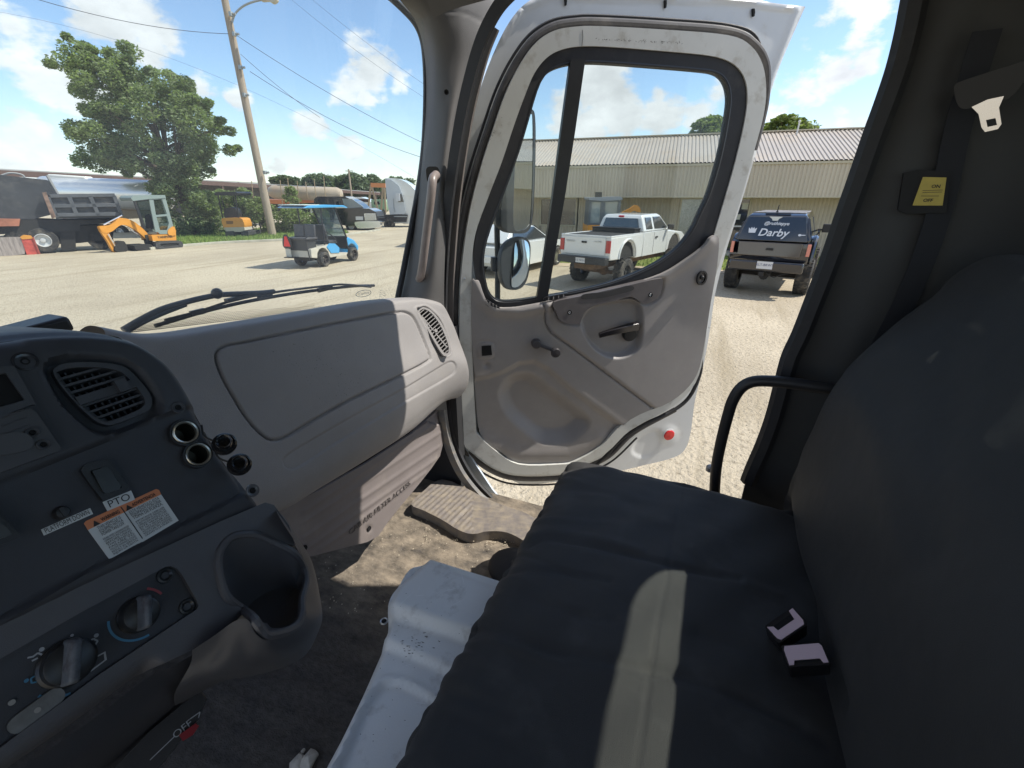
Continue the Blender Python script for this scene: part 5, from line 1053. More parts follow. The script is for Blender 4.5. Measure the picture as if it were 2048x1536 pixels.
def foliage(name,label,cat,outl,D,spread,ncl,nleaf,leaf,mt,base=None,trunk=None,group=None,crad=.9,flat=.75):
    """crown filling a traced silhouette at heading distance D; clumps of leaf faces round real limbs"""
    O=[tuple(p) for p in outl]; A=np.array(O); cl=[]
    f=Frame(Vector(tuple(Hd*D)),tuple(RT),tuple(-Hd)); uv=[f.uv(x,y) for x,y in O]; U=np.array(uv); inner=[]
    while len(cl)<ncl:
        q=np.c_[rng.uniform(U[:,0].min(),U[:,0].max(),300),rng.uniform(U[:,1].min(),U[:,1].max(),300)]; q=q[inpoly(q,uv)]
        d=pdist(q[:,0],q[:,1],np.vstack([U,U[:1]]))
        for (u,v),dd in zip(q,d):
            if dd<crad*.35: continue
            R=min(crad,max(dd,crad*.45))*random.uniform(.7,1.1); s=spread*min(1,.25+dd/(spread*1.2)); cl.append((u,v,random.uniform(-1,1)*s,R))
            if len(cl)>=ncl: break
    per=nleaf//ncl; V=[];C=np.array(cl); pts=[]
    N=per*ncl; idx=np.repeat(np.arange(ncl),per); dirs=rng.normal(size=(N,3)); dirs/=np.linalg.norm(dirs,axis=1)[:,None]; rad=rng.uniform(.35,1.05,N)**.6
    P=np.array(f.p0)[None]+np.outer(C[idx,0],np.array(f.ex))+np.outer(C[idx,1],np.array(f.ey))+np.outer(C[idx,2],np.array(f.n))+dirs*(C[idx,3]*rad)[:,None]*np.array([1,1,flat])
    P=P[P[:,2]>.05]; N=len(P); t=rng.normal(size=(N,3)); t[:,2]*=.5; t/=np.linalg.norm(t,axis=1)[:,None]; w=np.cross(t,rng.normal(size=(N,3))); w/=np.linalg.norm(w,axis=1)[:,None]
    s=leaf*rng.uniform(.5,1.3,N)[:,None]; Q=np.stack([P-t*s,P+w*s*.42,P+t*s,P-w*s*.42],1).reshape(-1,3)
    bs=Vector(base) if base else f.pt(float(U[:,0].mean()),0); bs.z=0
    r=thing(name,label,cat,tuple(bs),group=group); o=ORG[r.name]
    me=bpy.data.meshes.new('crown'); me.vertices.add(4*N); me.vertices.foreach_set('co',(Q-np.array(o)).astype(np.float32).ravel()); me.loops.add(4*N); me.loops.foreach_set('vertex_index',np.arange(4*N,dtype=np.int32)); me.polygons.add(N); me.polygons.foreach_set('loop_start',np.arange(0,4*N,4,dtype=np.int32)); me.polygons.foreach_set('loop_total',np.full(N,4,dtype=np.int32)); me.materials.append(mt); me.update(); me.validate()
    c=bpy.data.objects.new('crown' if trunk else 'foliage',me); COL.objects.link(c); c.parent=r
    b=MB(); tr=trunk or .06; top=Vector(np.array(f.p0)+U[:,0].mean()*np.array(f.ex)+U[:,1].mean()*np.array(f.ey)); P0=Vector(bs)
    mid=P0.lerp(top,.55); b.tube(cr([P0,P0.lerp(mid,.5)+Vector((tr*.6,0,0)),mid,top],5),tr,8,scale=list(np.linspace(1.15,.25,16)))
    for k in range(0,ncl,max(1,ncl//26)):
        e=f.pt(C[k,0],C[k,1],C[k,2]); s0=P0.lerp(top,random.uniform(.25,.8)); b.tube(cr([s0,s0.lerp(e,.5)+Vector((0,0,.12*(e-s0).length)),e],4),tr*.32,5,scale=list(np.linspace(1,.15,9)))
    b.build('trunk' if trunk else 'stems',BARK,r); return r
foliage('oak_tree','large spreading green tree leaning right behind the orange excavator with a cab','tree',[(128,95),(145,64),(175,85),(190,100),(196,78),(222,58),(248,82),(262,112),(292,118),(302,128),(322,138),(332,118),(348,142),(392,150),(414,190),(418,205),(446,225),(462,248),(478,255),(470,280),(476,325),(452,330),(425,320),(438,345),(415,350),(430,380),(442,420),(448,470),(400,482),(352,478),(345,430),(318,392),(290,372),(240,352),(205,352),(172,330),(155,300),(150,262),(146,230),(158,215),(148,200),(130,185),(118,150),(120,112)],33.5,3.2,270,90000,.115,LEAF,base=(21.5,34.2,0),trunk=.42,crad=.74)
foliage('bush','dense dark green bush behind the canopy excavator, left of the wooden pole','bush',[(400,480),(395,420),(410,385),(430,365),(450,360),(462,375),(500,372),(515,395),(505,420),(510,480)],37,1.6,60,12000,.12,LEAF,crad=.8)
foliage('bush','bright leafy bush right behind the foot of the wooden pole','bush',[(495,470),(488,430),(492,398),(520,392),(545,405),(550,470)],35.5,1.0,26,6000,.11,LEAF2,crad=.6)
foliage('bush','leafy bush seen under the blue roof of the golf cart','bush',[(555,470),(550,430),(556,410),(590,402),(640,410),(662,425),(665,462),(600,475)],36.5,1.3,40,8000,.12,LEAF2,crad=.7)
foliage('sapling','thin ragged sapling standing against the cream tanker','sapling',[(562,412),(566,388),(575,366),(584,360),(590,372),(600,392),(602,412)],37.5,.7,16,900,.11,LEAF2,crad=.45)
for k,(lb,o) in enumerate((('far treeline tree, leftmost and low, left of the round clump',[(540,362),(545,352),(575,350),(600,358),(606,372),(540,372)]),('round-topped far tree left of the distant crossarm pole',[(598,375),(606,352),(622,346),(640,342),(662,350),(668,375),(640,395),(600,392)]),
    ('tall far tree behind the distant crossarm pole',[(660,400),(662,355),(680,346),(700,342),(718,338),(732,350),(740,400)]),('darker far tree right of the distant crossarm pole, behind the orange beam',[(716,400),(724,356),(738,346),(756,352),(768,362),(772,400)]),('far tree right of the white truck cab fairing',[(762,400),(766,352),(790,350),(830,354),(836,400)]),('far green tree low between the white tractor and the windshield pillar',[(740,402),(748,372),(780,370),(800,402)]))):
    foliage('distant_tree',lb,'tree',o,95+6*k,2.2,34,5200,.42,LEAF3,trunk=.25,group='trees on the horizon',crad=1.9)
foliage('roof_line_tree','tree top showing over the metal roof inside the door window','tree',[(1376,290),(1378,256),(1392,240),(1412,232),(1430,226),(1452,234),(1460,290)],38,1.5,34,4200,.16,LEAF2,trunk=.2,crad=.75)
foliage('roof_line_tree','tree top showing over the metal roof right of the open door','tree',[(1500,290),(1506,248),(1522,236),(1540,240),(1556,222),(1585,228),(1612,238),(1632,250),(1636,290)],38,1.6,42,5200,.16,LEAF2,trunk=.2,crad=.75)
# ---------------------------------------------------------------- pole, lamp and wires
POLE=mat('weathered_pole',(.33,.27,.21),.9,var=.2,vscale=3,stretch=(6,6,.5),bump=.01,bscale=20)
pb=PZ(545,470,0); pole=thing('utility_pole','tall weathered wooden pole with a curved street lamp arm near its top','utility pole',tuple(pb))
b=MB(); b.tube([pb,pb+Vector((0,0,7)),pb+Vector((0,0,19.5))],.27,14,scale=[1,.86,.62]); b.build('post',POLE,pole)
fp=Frame(pb,tuple(RT),tuple(-Hd)); MET=mat('galvanised',(.35,.37,.38),.45,.6)
b=MB(); b.tube(cr([fp.at(x,y,.1) for x,y in ((464,45),(470,28),(484,14),(502,5),(522,0),(530,-1))],5),.055,8); arm_=b.build('lamp_arm',MET,pole)
b=MB(); b.prism(fp,[tuple(p) for p in cr(fp.uvs([(520,-6),(535,-8),(552,-4),(556,2),(548,8),(538,3),(524,3)]),3,True)],-.1,.25); b.build('lamp_head',mat('lamp_lens',(.45,.42,.33),.4),arm_,bevel=.03)
b=MB()
for x,y in ((462,28),(469,68),(481,135),(489,190),(530,345)): p=fp.at(x,y,.25); b.box(p,(.18,.18,.22)); b.cyl(p,p+fp.ex*.28,.05,.07,8)
b.build('bracket',MET,pole)
WIRE=mat('wire_black',(.05,.05,.06),.6)
def wire(A,B_,sag,label,da=0,db=0,r=.02):
    a=Frame(pb+Vector(tuple(Hd*da)),tuple(RT),tuple(-Hd)).at(*A); c=Frame(pb+Vector(tuple(Hd*db)),tuple(RT),tuple(-Hd)).at(*B_)
    P=[a.lerp(c,t)-Vector((0,0,sag*4*t*(1-t))) for t in np.linspace(0,1,16)]; b=MB(); b.tube(P,r*.75,5); b.build('overhead_wire',WIRE,None,label=label,cat='wire',group='wires strung to the wooden pole')
wire((-60,-45),(467,68),.5,'thin overhead wire from the upper left corner to the pole',-6,0)
wire((-40,18),(830,355),-2.2,'faint lowest wire crossing behind the big tree',20,14,.012)
wire((469,68),(900,310),.4,'overhead wire running right from the lamp bracket of the pole',0,4,.02)
wire((481,108),(640,235),.15,'short wire dropping from the pole below the lamp wire',0,2,.018)
wire((500,143),(900,330),.7,'sagging lower wire right of the pole ending loose near it',1,4,.022)
wire((560,-20),(880,215),.4,'fine high wire in the upper right of the windshield',20,16,.014)
wire((590,-30),(880,190),.3,'second fine high wire just above its twin in the windshield',20,16,.014)
q=PZ(710,425,0); tp=Frame(Vector(tuple(Hd*88)),tuple(RT),tuple(-Hd)); dp=thing('crossarm_pole','small distant utility pole with a crossarm before the far trees','utility pole',tuple(tp.at(708,440)))
b=MB(); b.tube([tp.at(708,432),tp.at(697,338)],.16,6); b.build('post',POLE,dp); b=MB(); b.bar(tp.at(691,342),tp.at(706,342),.12,.12); b.build('crossarm',POLE,dp)
# ---------------------------------------------------------------- metal building
bld=thing('metal_building','long cream corrugated metal building with a sloping ribbed roof','building',tuple(bp(3,3,0)))
CREAM=mat('cream_sheet',(.52,.455,.36),.5,var=.08,vscale=.9,stretch=(1,1,.12),dirt=(.30,.24,.16),dscale=1.6,dlo=.56,dhi=.8,dirtamt=.5); ROOFM=mat('roof_sheet',(.42,.375,.32),.45,var=.06,vscale=.5,dirt=(.36,.27,.17),dscale=.6,dlo=.5,dhi=.75,dirtamt=.5); TRIM=mat('cream_trim',(.50,.45,.34),.5)
def corr(name,t0,t1,fa,fb_,mt,pitch=.15,dep=.028,par=None,holes=()):
    """ribbed sheet between a lower line fa(t) and an upper line fb(t)"""
    V=[];F=[]; n=int((t1-t0)/pitch); ts=[];ds=[]
    for i in range(n):
        a=t0+i*pitch; ts+=[a,a+pitch*.3,a+pitch*.42,a+pitch*.88]; ds+=[0,0,1,1]
    out=(fa(t0)[1]-fa(t0)[0]) if False else None
    for t,d in zip(ts,ds):
        for g in (fa,fb_):
            p,nn=g(t); V.append(p+nn*dep*d)
    for i in range(len(ts)-1):
        tm=(ts[i]+ts[i+1])/2
        F.append((2*i,2*i+1,2*i+3,2*i+2))
    return mesh(name,V,F,mt,par,smooth=False)
T0,T1=-27.0,13.2; out_=-bN
def wallseg(a,c,z0,z1): corr('wall',a,c,lambda t:(bp(t,1.3,z0),out_),lambda t:(bp(t,1.3,z1),out_),CREAM,par=bld)
wallseg(T0,-1.5,0,2.6); wallseg(-.5,.1,0,2.6); wallseg(1.6,6.6,0,2.6); wallseg(8.6,T1,0,2.6); wallseg(.1,1.6,0,.7); wallseg(6.6,8.6,0,1.1)
corr('fascia',T0,T1,lambda t:(bp(t,0,2.55),out_),lambda t:(bp(t,0,3.86),out_),CREAM,par=bld)
rn=(Vector((0,0,1))*4.2-bN*1.5).normalized()
corr('roof',T0-.15,T1+.15,lambda t:(bp(t,-.12,3.90),rn),lambda t:(bp(t,4.2,5.42),rn),ROOFM,pitch=.17,dep=.035,par=bld)
b=MB(); b.bar(bp(T0-.1,-.03,3.84),bp(T1,-.03,3.84),.10,.09); b.bar(bp(T0,.02,2.53),bp(T1,.02,2.53),.10,.05); b.bar(bp(T0-.2,4.2,5.47),bp(T1+.2,4.2,5.47),.35,.05)
for t in (T0,T1): b.bar(bp(t,0,2.5),bp(t,0,3.9),.10,.10,up=tuple(bN)); b.bar(bp(t,1.28,0),bp(t,1.28,2.6),.10,.10,up=tuple(bN))
b.build('trim',TRIM,bld)
b=MB(); c=(bp(0,.68,2.56)); b.bar(bp(T0,.68,2.58),bp(T1,.68,2.58),1.22,.04); b.build('soffit',CREAM,bld)
b=MB(); 
for t in (T0+.02,T1-.02): b.add([bp(t,1.3,0),bp(t,8,0),bp(t,8,3.9),bp(t,4.2,5.4),bp(t,0,3.88),bp(t,0,2.55),bp(t,1.3,2.55)],[(0,1,2,3,4,5,6)])
b.add([bp(T0,8,0),bp(T1,8,0),bp(T1,8,3.9),bp(T0,8,3.9)],[(0,1,2,3)]); b.add([bp(T0,8.1,3.88),bp(T1,8.1,3.88),bp(T1,4.2,5.40),bp(T0,4.2,5.40)],[(0,1,2,3)]); b.build('gable_wall',CREAM,bld,smooth=False)
GLD=mat('dark_window_glass',(.03,.035,.04),.05,spec=.9,coat=1,var=.5,vscale=1.5,bump=.01,bscale=.8); GLS=mat('reflective_window_film',(.30,.33,.33),.25,.7,var=.7,vscale=14,stretch=(1,1,3))
fw=Frame(bp(0,1.3,0),-bE,-bN)
def win(t0,t1,z0,z1,m,nm='window'):
    b=MB(); o=[(-t0,z0),(-t0,z1),(-t1,z1),(-t1,z0)]; i_=[(-t0-.07,z0+.07),(-t0-.07,z1-.07),(-t1+.07,z1-.07),(-t1+.07,z0+.07)]; b.prism(fw,o,-.05,.07,[i_]); w=b.build(nm,TRIM,bld)
    b=MB(); b.prism(fw,i_,-.04,.0); b.build('pane',m,w,smooth=False); return w
win(6.6,8.6,1.1,2.5,GLD); win(.1,1.6,.7,2.5,GLS)
w=win(-1.5,-.5,.05,2.5,GLD,'entrance_door'); b=MB()
for a,z,s,hh in ((-.78,2.12,.26,.24),(-1.27,2.0,.26,.28),(-1.02,1.55,.26,.24)): b.prism(fw,[(-a-s/2,z),(-a+s/2,z),(-a+s/2,z+hh),(-a-s/2,z+hh)],.001,.008)
b.build('paper_notice',mat('paper',(.55,.55,.5),.8),w,smooth=False)
b=MB(); b.bar(bp(-1.45,1.28,1.25),bp(-.55,1.28,1.25),.05,.06); b.build('push_bar',ALU,w)
mesh('step',[bp(-1.8,.2,.14),bp(-1.8,1.25,.14),bp(-.2,1.25,.14),bp(-.2,.2,.14),bp(-1.8,.2,0),bp(-.2,.2,0),bp(-1.8,1.25,0),bp(-.2,1.25,0)],[(0,3,2,1),(0,4,5,3),(0,1,6,4),(3,5,7,2)],CONC,None,smooth=False,label='low concrete step at the dark door of the metal building',cat='step')
b=MB(); b.cyl(bp(-3.2,3.6,5.2),bp(-3.2,3.6,5.75),.035,.03,8); b.ball(bp(-3.2,3.6,5.78),.06,8); b.build('vent_pipe',mat('pipe_white',(.6,.6,.58),.5),bld)
b=MB(); b.ball(bp(4.4,1.24,2.2),.07,8); b.build('wall_lamp',mat('lamp_white',(.6,.6,.56),.4),bld)
# ================================================================ vehicles
TYRE=mat('tyre_rubber',(.035,.034,.033),.85,var=.2,vscale=8,dirt=(.22,.19,.15),dscale=5,dlo=.48,dhi=.7,dirtamt=.6,bump=.01,bscale=30); WPAINT=mat('white_car_paint',(.70,.71,.70),.25,coat=.8,var=.03,vscale=2,dirt=(.45,.40,.30),dscale=2.5,dlo=.58,dhi=.85,dirtamt=.4)
BPAINT=mat('black_car_paint',(.012,.013,.018),.12,coat=1,dirt=(.10,.09,.08),dscale=2,dlo=.55,dhi=.9,dirtamt=.3); DGL=mat('tinted_glass',(.02,.025,.03),.06,spec=.8,coat=1); REDL=mat('tail_lens',(.42,.03,.03),.2,coat=.5); AMB=mat('amber_lens',(.60,.20,.13),.25,coat=.5); CLR=mat('clear_lens',(.6,.6,.6),.2,coat=.5); UND=mat('underbody',(.025,.024,.023),.85); ALW=mat('alloy_rim',(.55,.52,.46),.3,.8)
def V3(x,y,z): return Vector((x,y,z))
def wheel(par,x,y,r,w,side,rim=ALW,spokes=8,knob_=0,rr=.62):
    b=MB(); ax=(0,side,0); c=V3(x,y-side*w/2,r)
    b.lathe(c,ax,[(r*rr,0),(r*.90,0),(r*.975,w*.08),(r,w*.2),(r,w*.8),(r*.975,w*.92),(r*.90,w),(r*rr,w),(r*rr,w*.3)],28)
    if knob_:
        for i in range(26):
            a=i*2*math.pi/26
            for s in (.18,.5,.82):
                aa=a+(s==.5)*.12; p=c+V3(math.cos(aa)*r,side*w*s,math.sin(aa)*r); R=Matrix.Rotation(-aa+math.pi/2,3,'Y'); b.box(p,(.055,w*.24,.035),R)
    t=b.build('wheel',TYRE,par)
    b=MB(); f=c+V3(0,side*w*.72,0); b.lathe(f,ax,[(r*rr,w*.25),(r*rr*.93,w*.1),(r*rr*.9,-w*.3)],24); b.lathe(f,ax,[(r*.12,.0),(r*.12,.03),(0,.035)],10)
    for i in range(spokes):
        a=2*math.pi*i/spokes; d=V3(math.cos(a),0,math.sin(a)); b.bar(f+d*r*.08,f+d*r*rr*.95,.3*r*rr*2*math.pi/spokes*.5+.012,.02,up=ax)
    b.build('rim',rim,t)
    b=MB(); b.lathe(f-V3(0,side*w*.2,0),ax,[(r*rr*.9,0),(0,.001)],16); b.build('hub_shadow',UND,t) if False else None
    return t
def sideprism(name,P,hw,mt,par,bevel=.03,y0=None,hwt=None,seg=2):
    """side outline (x,z) swept across the vehicle; hwt: half-width at each point (tumblehome)"""
    h=hwt or [hw]*len(P); n=len(P); V=[V3(x,-w,z) for (x,z),w in zip(P,h)]+[V3(x,w,z) for (x,z),w in zip(P,h)]
    ov,T=tri(P); 
    F=[tuple(t) for t in T]+[tuple(i+n for i in t[::-1]) for t in T]; ar=sum(P[i][0]*P[(i+1)%n][1]-P[(i+1)%n][0]*P[i][1] for i in range(n))
    F+=[((i+1)%n,i,i+n,(i+1)%n+n) if ar>0 else (i,(i+1)%n,(i+1)%n+n,i+n) for i in range(n)]
    return mesh(name,V,F,mt,par,bevel=bevel,seg=seg)
def arch(cx,r,z0,n=7): return [(cx+r*math.cos(a),max(z0,z0+(r*math.sin(a)))) for a in np.linspace(0,math.pi,n)]
def quad(name,pts,mt,par,th=.012,n=None,bevel=0):
    P=[Vector(p) for p in pts]; nn=(P[1]-P[0]).cross(P[2]-P[0]).normalized()*th if n is None else Vector(n).normalized()*th
    k=len(P); V=[p+nn for p in P]+[p-nn for p in P]; F=[tuple(range(k)),tuple(range(k,2*k))[::-1]]+[(i,i+k,(i+1)%k+k,(i+1)%k) for i in range(k)]
    return mesh(name,V,F,mt,par,smooth=False,bevel=bevel)
# ---- white pickup
pk=thing('pickup_truck','dusty white extended-cab pickup seen from behind, parked nose to the metal building','pickup truck',(14.2,3.1,0),-.315,local=True)
W=.86
for x in (0,3.45):
    for s in (-1,1): wheel(pk,x,s*.78,.42,.28,s,knob_=1,rim=mat('dark_rim',(.08,.08,.08),.4,.5) if x==0 else ALW,spokes=6,rr=.52)
bed=[(-1.02,1.48),(-1.04,1.0),(-1.0,.86),(-.55,.84)]+arch(0,.47,.86)[::-1]+[(.55,.80),(.98,.80),(.98,1.50)]
sideprism('bed',bed,W,WPAINT,pk,.025)
b=MB(); b.box((-.02,0,1.495),(1.86,1.56,.03)); b.build('bed_cavity',UND,pk); b=MB(); b.box((0,0,1.12),(1.04,1.62,.54)); b.box((3.45,0,1.12),(1.04,1.62,.5)); b.build('wheel_well',UND,pk)
b=MB(); 
for s in (-1,1): b.box((-.02,s*.81,1.50),(2.0,.09,.05))
b.box((-1.0,0,1.50),(.06,1.6,.05)); b.build('bed_rail',WPAINT,pk,bevel=.01)
b=MB(); b.box((.72,0,1.53),(.36,1.5,.20)); b.box((.72,0,1.64),(.40,1.54,.03)); tb=b.build('tool_box',mat('tool_box_black',(.02,.02,.022),.35),pk,bevel=.01)
cabp=[(.99,.80),(2.75,.80),(2.75,1.52),(.99,1.52)]; sideprism('cab_lower',cabp,W,WPAINT,pk,.02)
nose=[(2.76,.80)]+arch(3.45,.50,.86)[::-1][0:]+[(4.2,.86),(4.3,1.0),(4.28,1.28),(4.0,1.40),(2.76,1.52)]; sideprism('front_body',nose,W*.99,WPAINT,pk,.04)
gh=[(1.0,1.53),(1.06,1.92),(1.16,2.02),(2.2,2.04),(2.38,2.0),(2.95,1.53)]; sideprism('cab_upper',gh,W,WPAINT,pk,.04,hwt=[.84,.70,.64,.64,.66,.82],seg=3)
quad('rear_window',[(.995,-.66,1.60),(.995,.66,1.60),(1.045,.56,1.92),(1.045,-.56,1.92)],DGL,pk,.02,bevel=.01)
quad('windshield',[(2.92,-.7,1.56),(2.92,.7,1.56),(2.42,.58,1.97),(2.42,-.58,1.97)],DGL,pk,.02)
for s in (-1,1):
    quad('side_window',[(1.78,s*.80,1.60),(2.74,s*.81,1.60),(2.3,s*.69,1.95),(1.82,s*.69,1.95)],DGL,pk,.018,n=(0,1,.3)); quad('rear_side_window',[(1.18,s*.80,1.60),(1.64,s*.80,1.60),(1.64,s*.69,1.94),(1.26,s*.69,1.94)],DGL,pk,.018,n=(0,1,.3))
    quad('door_line',[(1.71,s*.862,.86),(1.72,s*.862,.86),(1.72,s*.862,1.5),(1.71,s*.862,1.5)],UND,pk,.002,n=(0,1,0)); b=MB(); b.box((1.88,s*.875,1.34),(.14,.03,.04)); b.build('door_handle',UND,pk)
    b=MB(); b.box((2.66,s*.98,1.62),(.10,.20,.15)); b.build('side_mirror',BLKP,pk,bevel=.02)
    quad('tail_light',[(-1.045,s*.72,1.06),(-1.045,s*.865,1.06),(-1.035,s*.865,1.40),(-1.035,s*.72,1.40)],REDL,pk,.02,bevel=.01)
    b=MB(); a=[V3(.53*math.cos(t),s*.875,.86+.53*math.sin(t)) for t in np.linspace(0,math.pi,12)]; b.tube(a,.03,6); b.build('fender_flare',WPAINT,pk)
quad('tailgate',[(-1.05,-.70,.98),(-1.05,.70,.98),(-1.04,.70,1.47),(-1.04,-.70,1.47)],WPAINT,pk,.015,bevel=.008)
b=MB(); b.box((-1.07,0,1.33),(.02,.17,.05)); b.build('gate_handle',UND,pk)
textmesh('lettering','TOYOTA',.075,mat('grey_letters',(.22,.22,.22),.5),pk,(-1.07,.48,1.34),(0,-1,0),(0,0,1),.002); textmesh('lettering','TACOMA',.055,mat('grey_letters2',(.22,.22,.22),.5),pk,(-1.07,-.46,1.36),(0,-1,0),(0,0,1),.002)
b=MB(); b.box((-1.12,0,.83),(.20,1.66,.20)); b.box((-1.20,0,.92),(.12,1.0,.03)); b.build('rear_bumper',mat('bumper_black',(.03,.03,.032),.5),pk,bevel=.03)
quad('licence_plate',[(-1.23,-.16,.76),(-1.23,.16,.76),(-1.23,.16,.91),(-1.23,-.16,.91)],mat('plate_white',(.6,.6,.6),.5),pk,.005); textmesh('lettering','E-Z 781S-L',.075,mat('plate_ink',(.03,.04,.12),.5),pk,(-1.236,0,.83),(0,-1,0),(0,0,1),.002)
b=MB(); b.bar((-1.0,0,.62),(3.8,0,.62),.7,.14); b.cyl((0,-.7,.38),(0,.7,.38),.06); b.ball((0,-.1,.42),.16); b.build('axle_and_frame',mat('rusty_frame',(.16,.10,.06),.8,var=.4,vscale=6),pk)
quad('brake_lamp',[(1.0,-.09,1.955),(1.0,.09,1.955),(1.04,.09,1.985),(1.04,-.09,1.985)],REDL,pk,.02)
# ---- black lifted truck with a capped bed
bk=thing('lifted_black_truck','lifted black truck with knobbly tyres and white script on its rear glass','truck',(14.95,-1.62,0),-.20,local=True); W=.93
for x in (0,3.4):
    for s in (-1,1): wheel(bk,x,s*.90,.49,.36,s,knob_=1,rim=mat('black_rim',(.03,.03,.03),.3,.5),spokes=8,rr=.50)
b=MB(); b.box((0,0,1.2),(1.2,1.7,.5)); b.box((3.4,0,1.2),(1.2,1.7,.45)); b.build('wheel_well',UND,bk)
body=[(-.98,1.44),(-1.02,1.05),(-.98,.95),(-.62,.93)]+arch(0,.60,.98)[::-1]+[(.7,.92),(2.75,.92)]+arch(3.4,.60,.98)[::-1]+[(4.1,.98),(4.2,1.1),(4.15,1.38),(2.9,1.46),(1.0,1.46)]
sideprism('body',body,W,BPAINT,bk,.05,seg=3)
gh=[(-.97,1.45),(-.70,2.06),(-.55,2.13),(1.9,2.15),(2.1,2.10),(2.85,1.46)]; sideprism('upper_body',gh,W,BPAINT,bk,.06,hwt=[.90,.72,.66,.66,.68,.90],seg=3)
b=MB(); b.box((.65,0,2.145),(2.3,1.24,.03)); b.build('dusty_roof',mat('dusty_roof',(.20,.19,.19),.55,var=.35,vscale=5,dirt=(.08,.08,.08),dscale=3,dlo=.5,dhi=.6),bk,bevel=.01)
rg=lambda y,t:V3(-.985+.27*t,y,1.45+.60*t)
quad('rear_glass',[(-.985,-.82,1.46),(-.985,.82,1.46),(-.735,.68,2.05),(-.735,-.68,2.05)],DGL,bk,.02,n=(-.91,0,.40),bevel=.01)
gx=Vector((0,-1,0)); gy=Vector((.40,0,.91)).normalized(); nn=gx.cross(gy)
def rt(y,z): return V3(-.985+.4237*(z-1.46),y,z)+nn*.028
SCRIPT=mat('white_script',(.65,.66,.68),.5)
textmesh('script_lettering','Darby',.28,SCRIPT,bk,rt(.0,1.65),gx,gy,.003,shear=.25,bold=.004); textmesh('script_lettering','@ruthiepye',.12,SCRIPT,bk,rt(-.03,1.88),gx,gy,.003,shear=.3,bold=.002)
fg=Frame(rt(.50,1.70),gx,nn); b=MB(); b.prism(fg,[(-.10,.07),(-.08,-.07),(.08,-.07),(.10,.07),(.05,.03),(.03,.09),(0,.04),(-.03,.09),(-.05,.03)],0,.004); b.build('crown_decal',SCRIPT,bk,smooth=False)
b=MB(); fk=Frame(rt(-.62,1.62),gx,nn); b.prism(fk,[(.035*math.cos(t),.03*math.sin(t)) for t in np.linspace(0,6.28,13)[:-1]],0,.003); b.prism(fk,[(.03,-.012),(.13,-.005),(.13,.012),(.03,.012)],0,.0032); b.build('key_decal',SCRIPT,bk,smooth=False)
b=MB(); fk=Frame(rt(.02,2.0),gx,nn); b.prism(fk,[(-.16,.05),(.16,.05),(.08,-.01),(.06,-.055),(-.06,-.055),(-.08,-.01)],0,.004); b.build('brake_lamp_cover',mat('lamp_cover',(.6,.58,.5),.4),bk,smooth=False)
quad('tailgate',[(-1.03,-.74,1.07),(-1.03,.74,1.07),(-1.0,.76,1.43),(-1.0,-.76,1.43)],mat('gate_reflect_brown',(.075,.058,.045),.2,coat=.8),bk,.02,bevel=.02); b=MB(); b.box((-1.06,-.02,1.26),(.02,.17,.06)); b.build('gate_handle',UND,bk)  # brown reflection of the ground put into the tailgate's base colour
for s in (-1,1):
    quad('tail_light',[(-1.035,s*.86,1.12),(-1.02,s*.94,1.12),(-1.0,s*.94,1.42),(-1.015,s*.86,1.42)],AMB,bk,.02,bevel=.01); quad('side_window',[(.95,s*.885,1.52),(2.5,s*.895,1.52),(1.98,s*.73,2.02),(1.05,s*.73,2.02)],DGL,bk,.014,n=(0,1,.35)); quad('cap_window',[(-.6,s*.885,1.52),(.75,s*.885,1.52),(.70,s*.73,2.02),(-.45,s*.73,2.02)],DGL,bk,.014,n=(0,1,.35))
    b=MB(); b.box((2.15,s*1.13,1.66),(.14,.26,.24)); b.bar((2.2,s*.88,1.6),(2.15,s*1.05,1.62),.04,.05); b.build('side_mirror',BLKP,bk,bevel=.03)
    b=MB(); a=[V3(.62*math.cos(t),s*.97,.95+.60*math.sin(t)) for t in np.linspace(-.1,math.pi+.1,14)]; b.tube(a,.06,6); b.build('fender_flare',BPAINT,bk)
b=MB(); b.box((-1.06,0,.82),(.22,1.78,.27)); b.build('rear_bumper',BPAINT,bk,bevel=.04)
quad('licence_plate',[(-1.185,-.19,.76),(-1.185,.19,.76),(-1.185,.19,.95),(-1.185,-.19,.95)],mat('plate_white2',(.6,.6,.6),.5),bk,.005); textmesh('lettering','KLT-BRWT',.085,mat('plate_ink2',(.04,.05,.14),.5),bk,(-1.192,0,.86),(0,-1,0),(0,0,1),.002)
b=MB(); b.box((-1.05,.05,.62),(.25,.12,.12)); b.cyl((-.9,0,.55),(.3,0,.55),.12,.12,10); b.cyl((0,-.8,.49),(0,.8,.49),.07); b.bar((-.9,0,.78),(3.8,0,.78),.8,.14); b.tube(cr([V3(-1.1,-.05,.66),V3(-1.15,-.25,.56),V3(-1.12,-.4,.62),V3(-1.1,-.6,.68)],4),.012,5); b.build('hitch_and_frame',UND,bk)
b=MB(); b.tube([V3(-.45,.05,2.16),V3(-.55,.03,2.34)],.012,5); b.ball(V3(-.45,.05,2.17),.035,6); b.build('roof_aerial',BLKP,bk)
quad('spoiler_lip',[(-.62,-.30,2.13),(-.62,.30,2.13),(-.56,.30,2.15),(-.56,-.30,2.15)],BLKP,bk,.012)
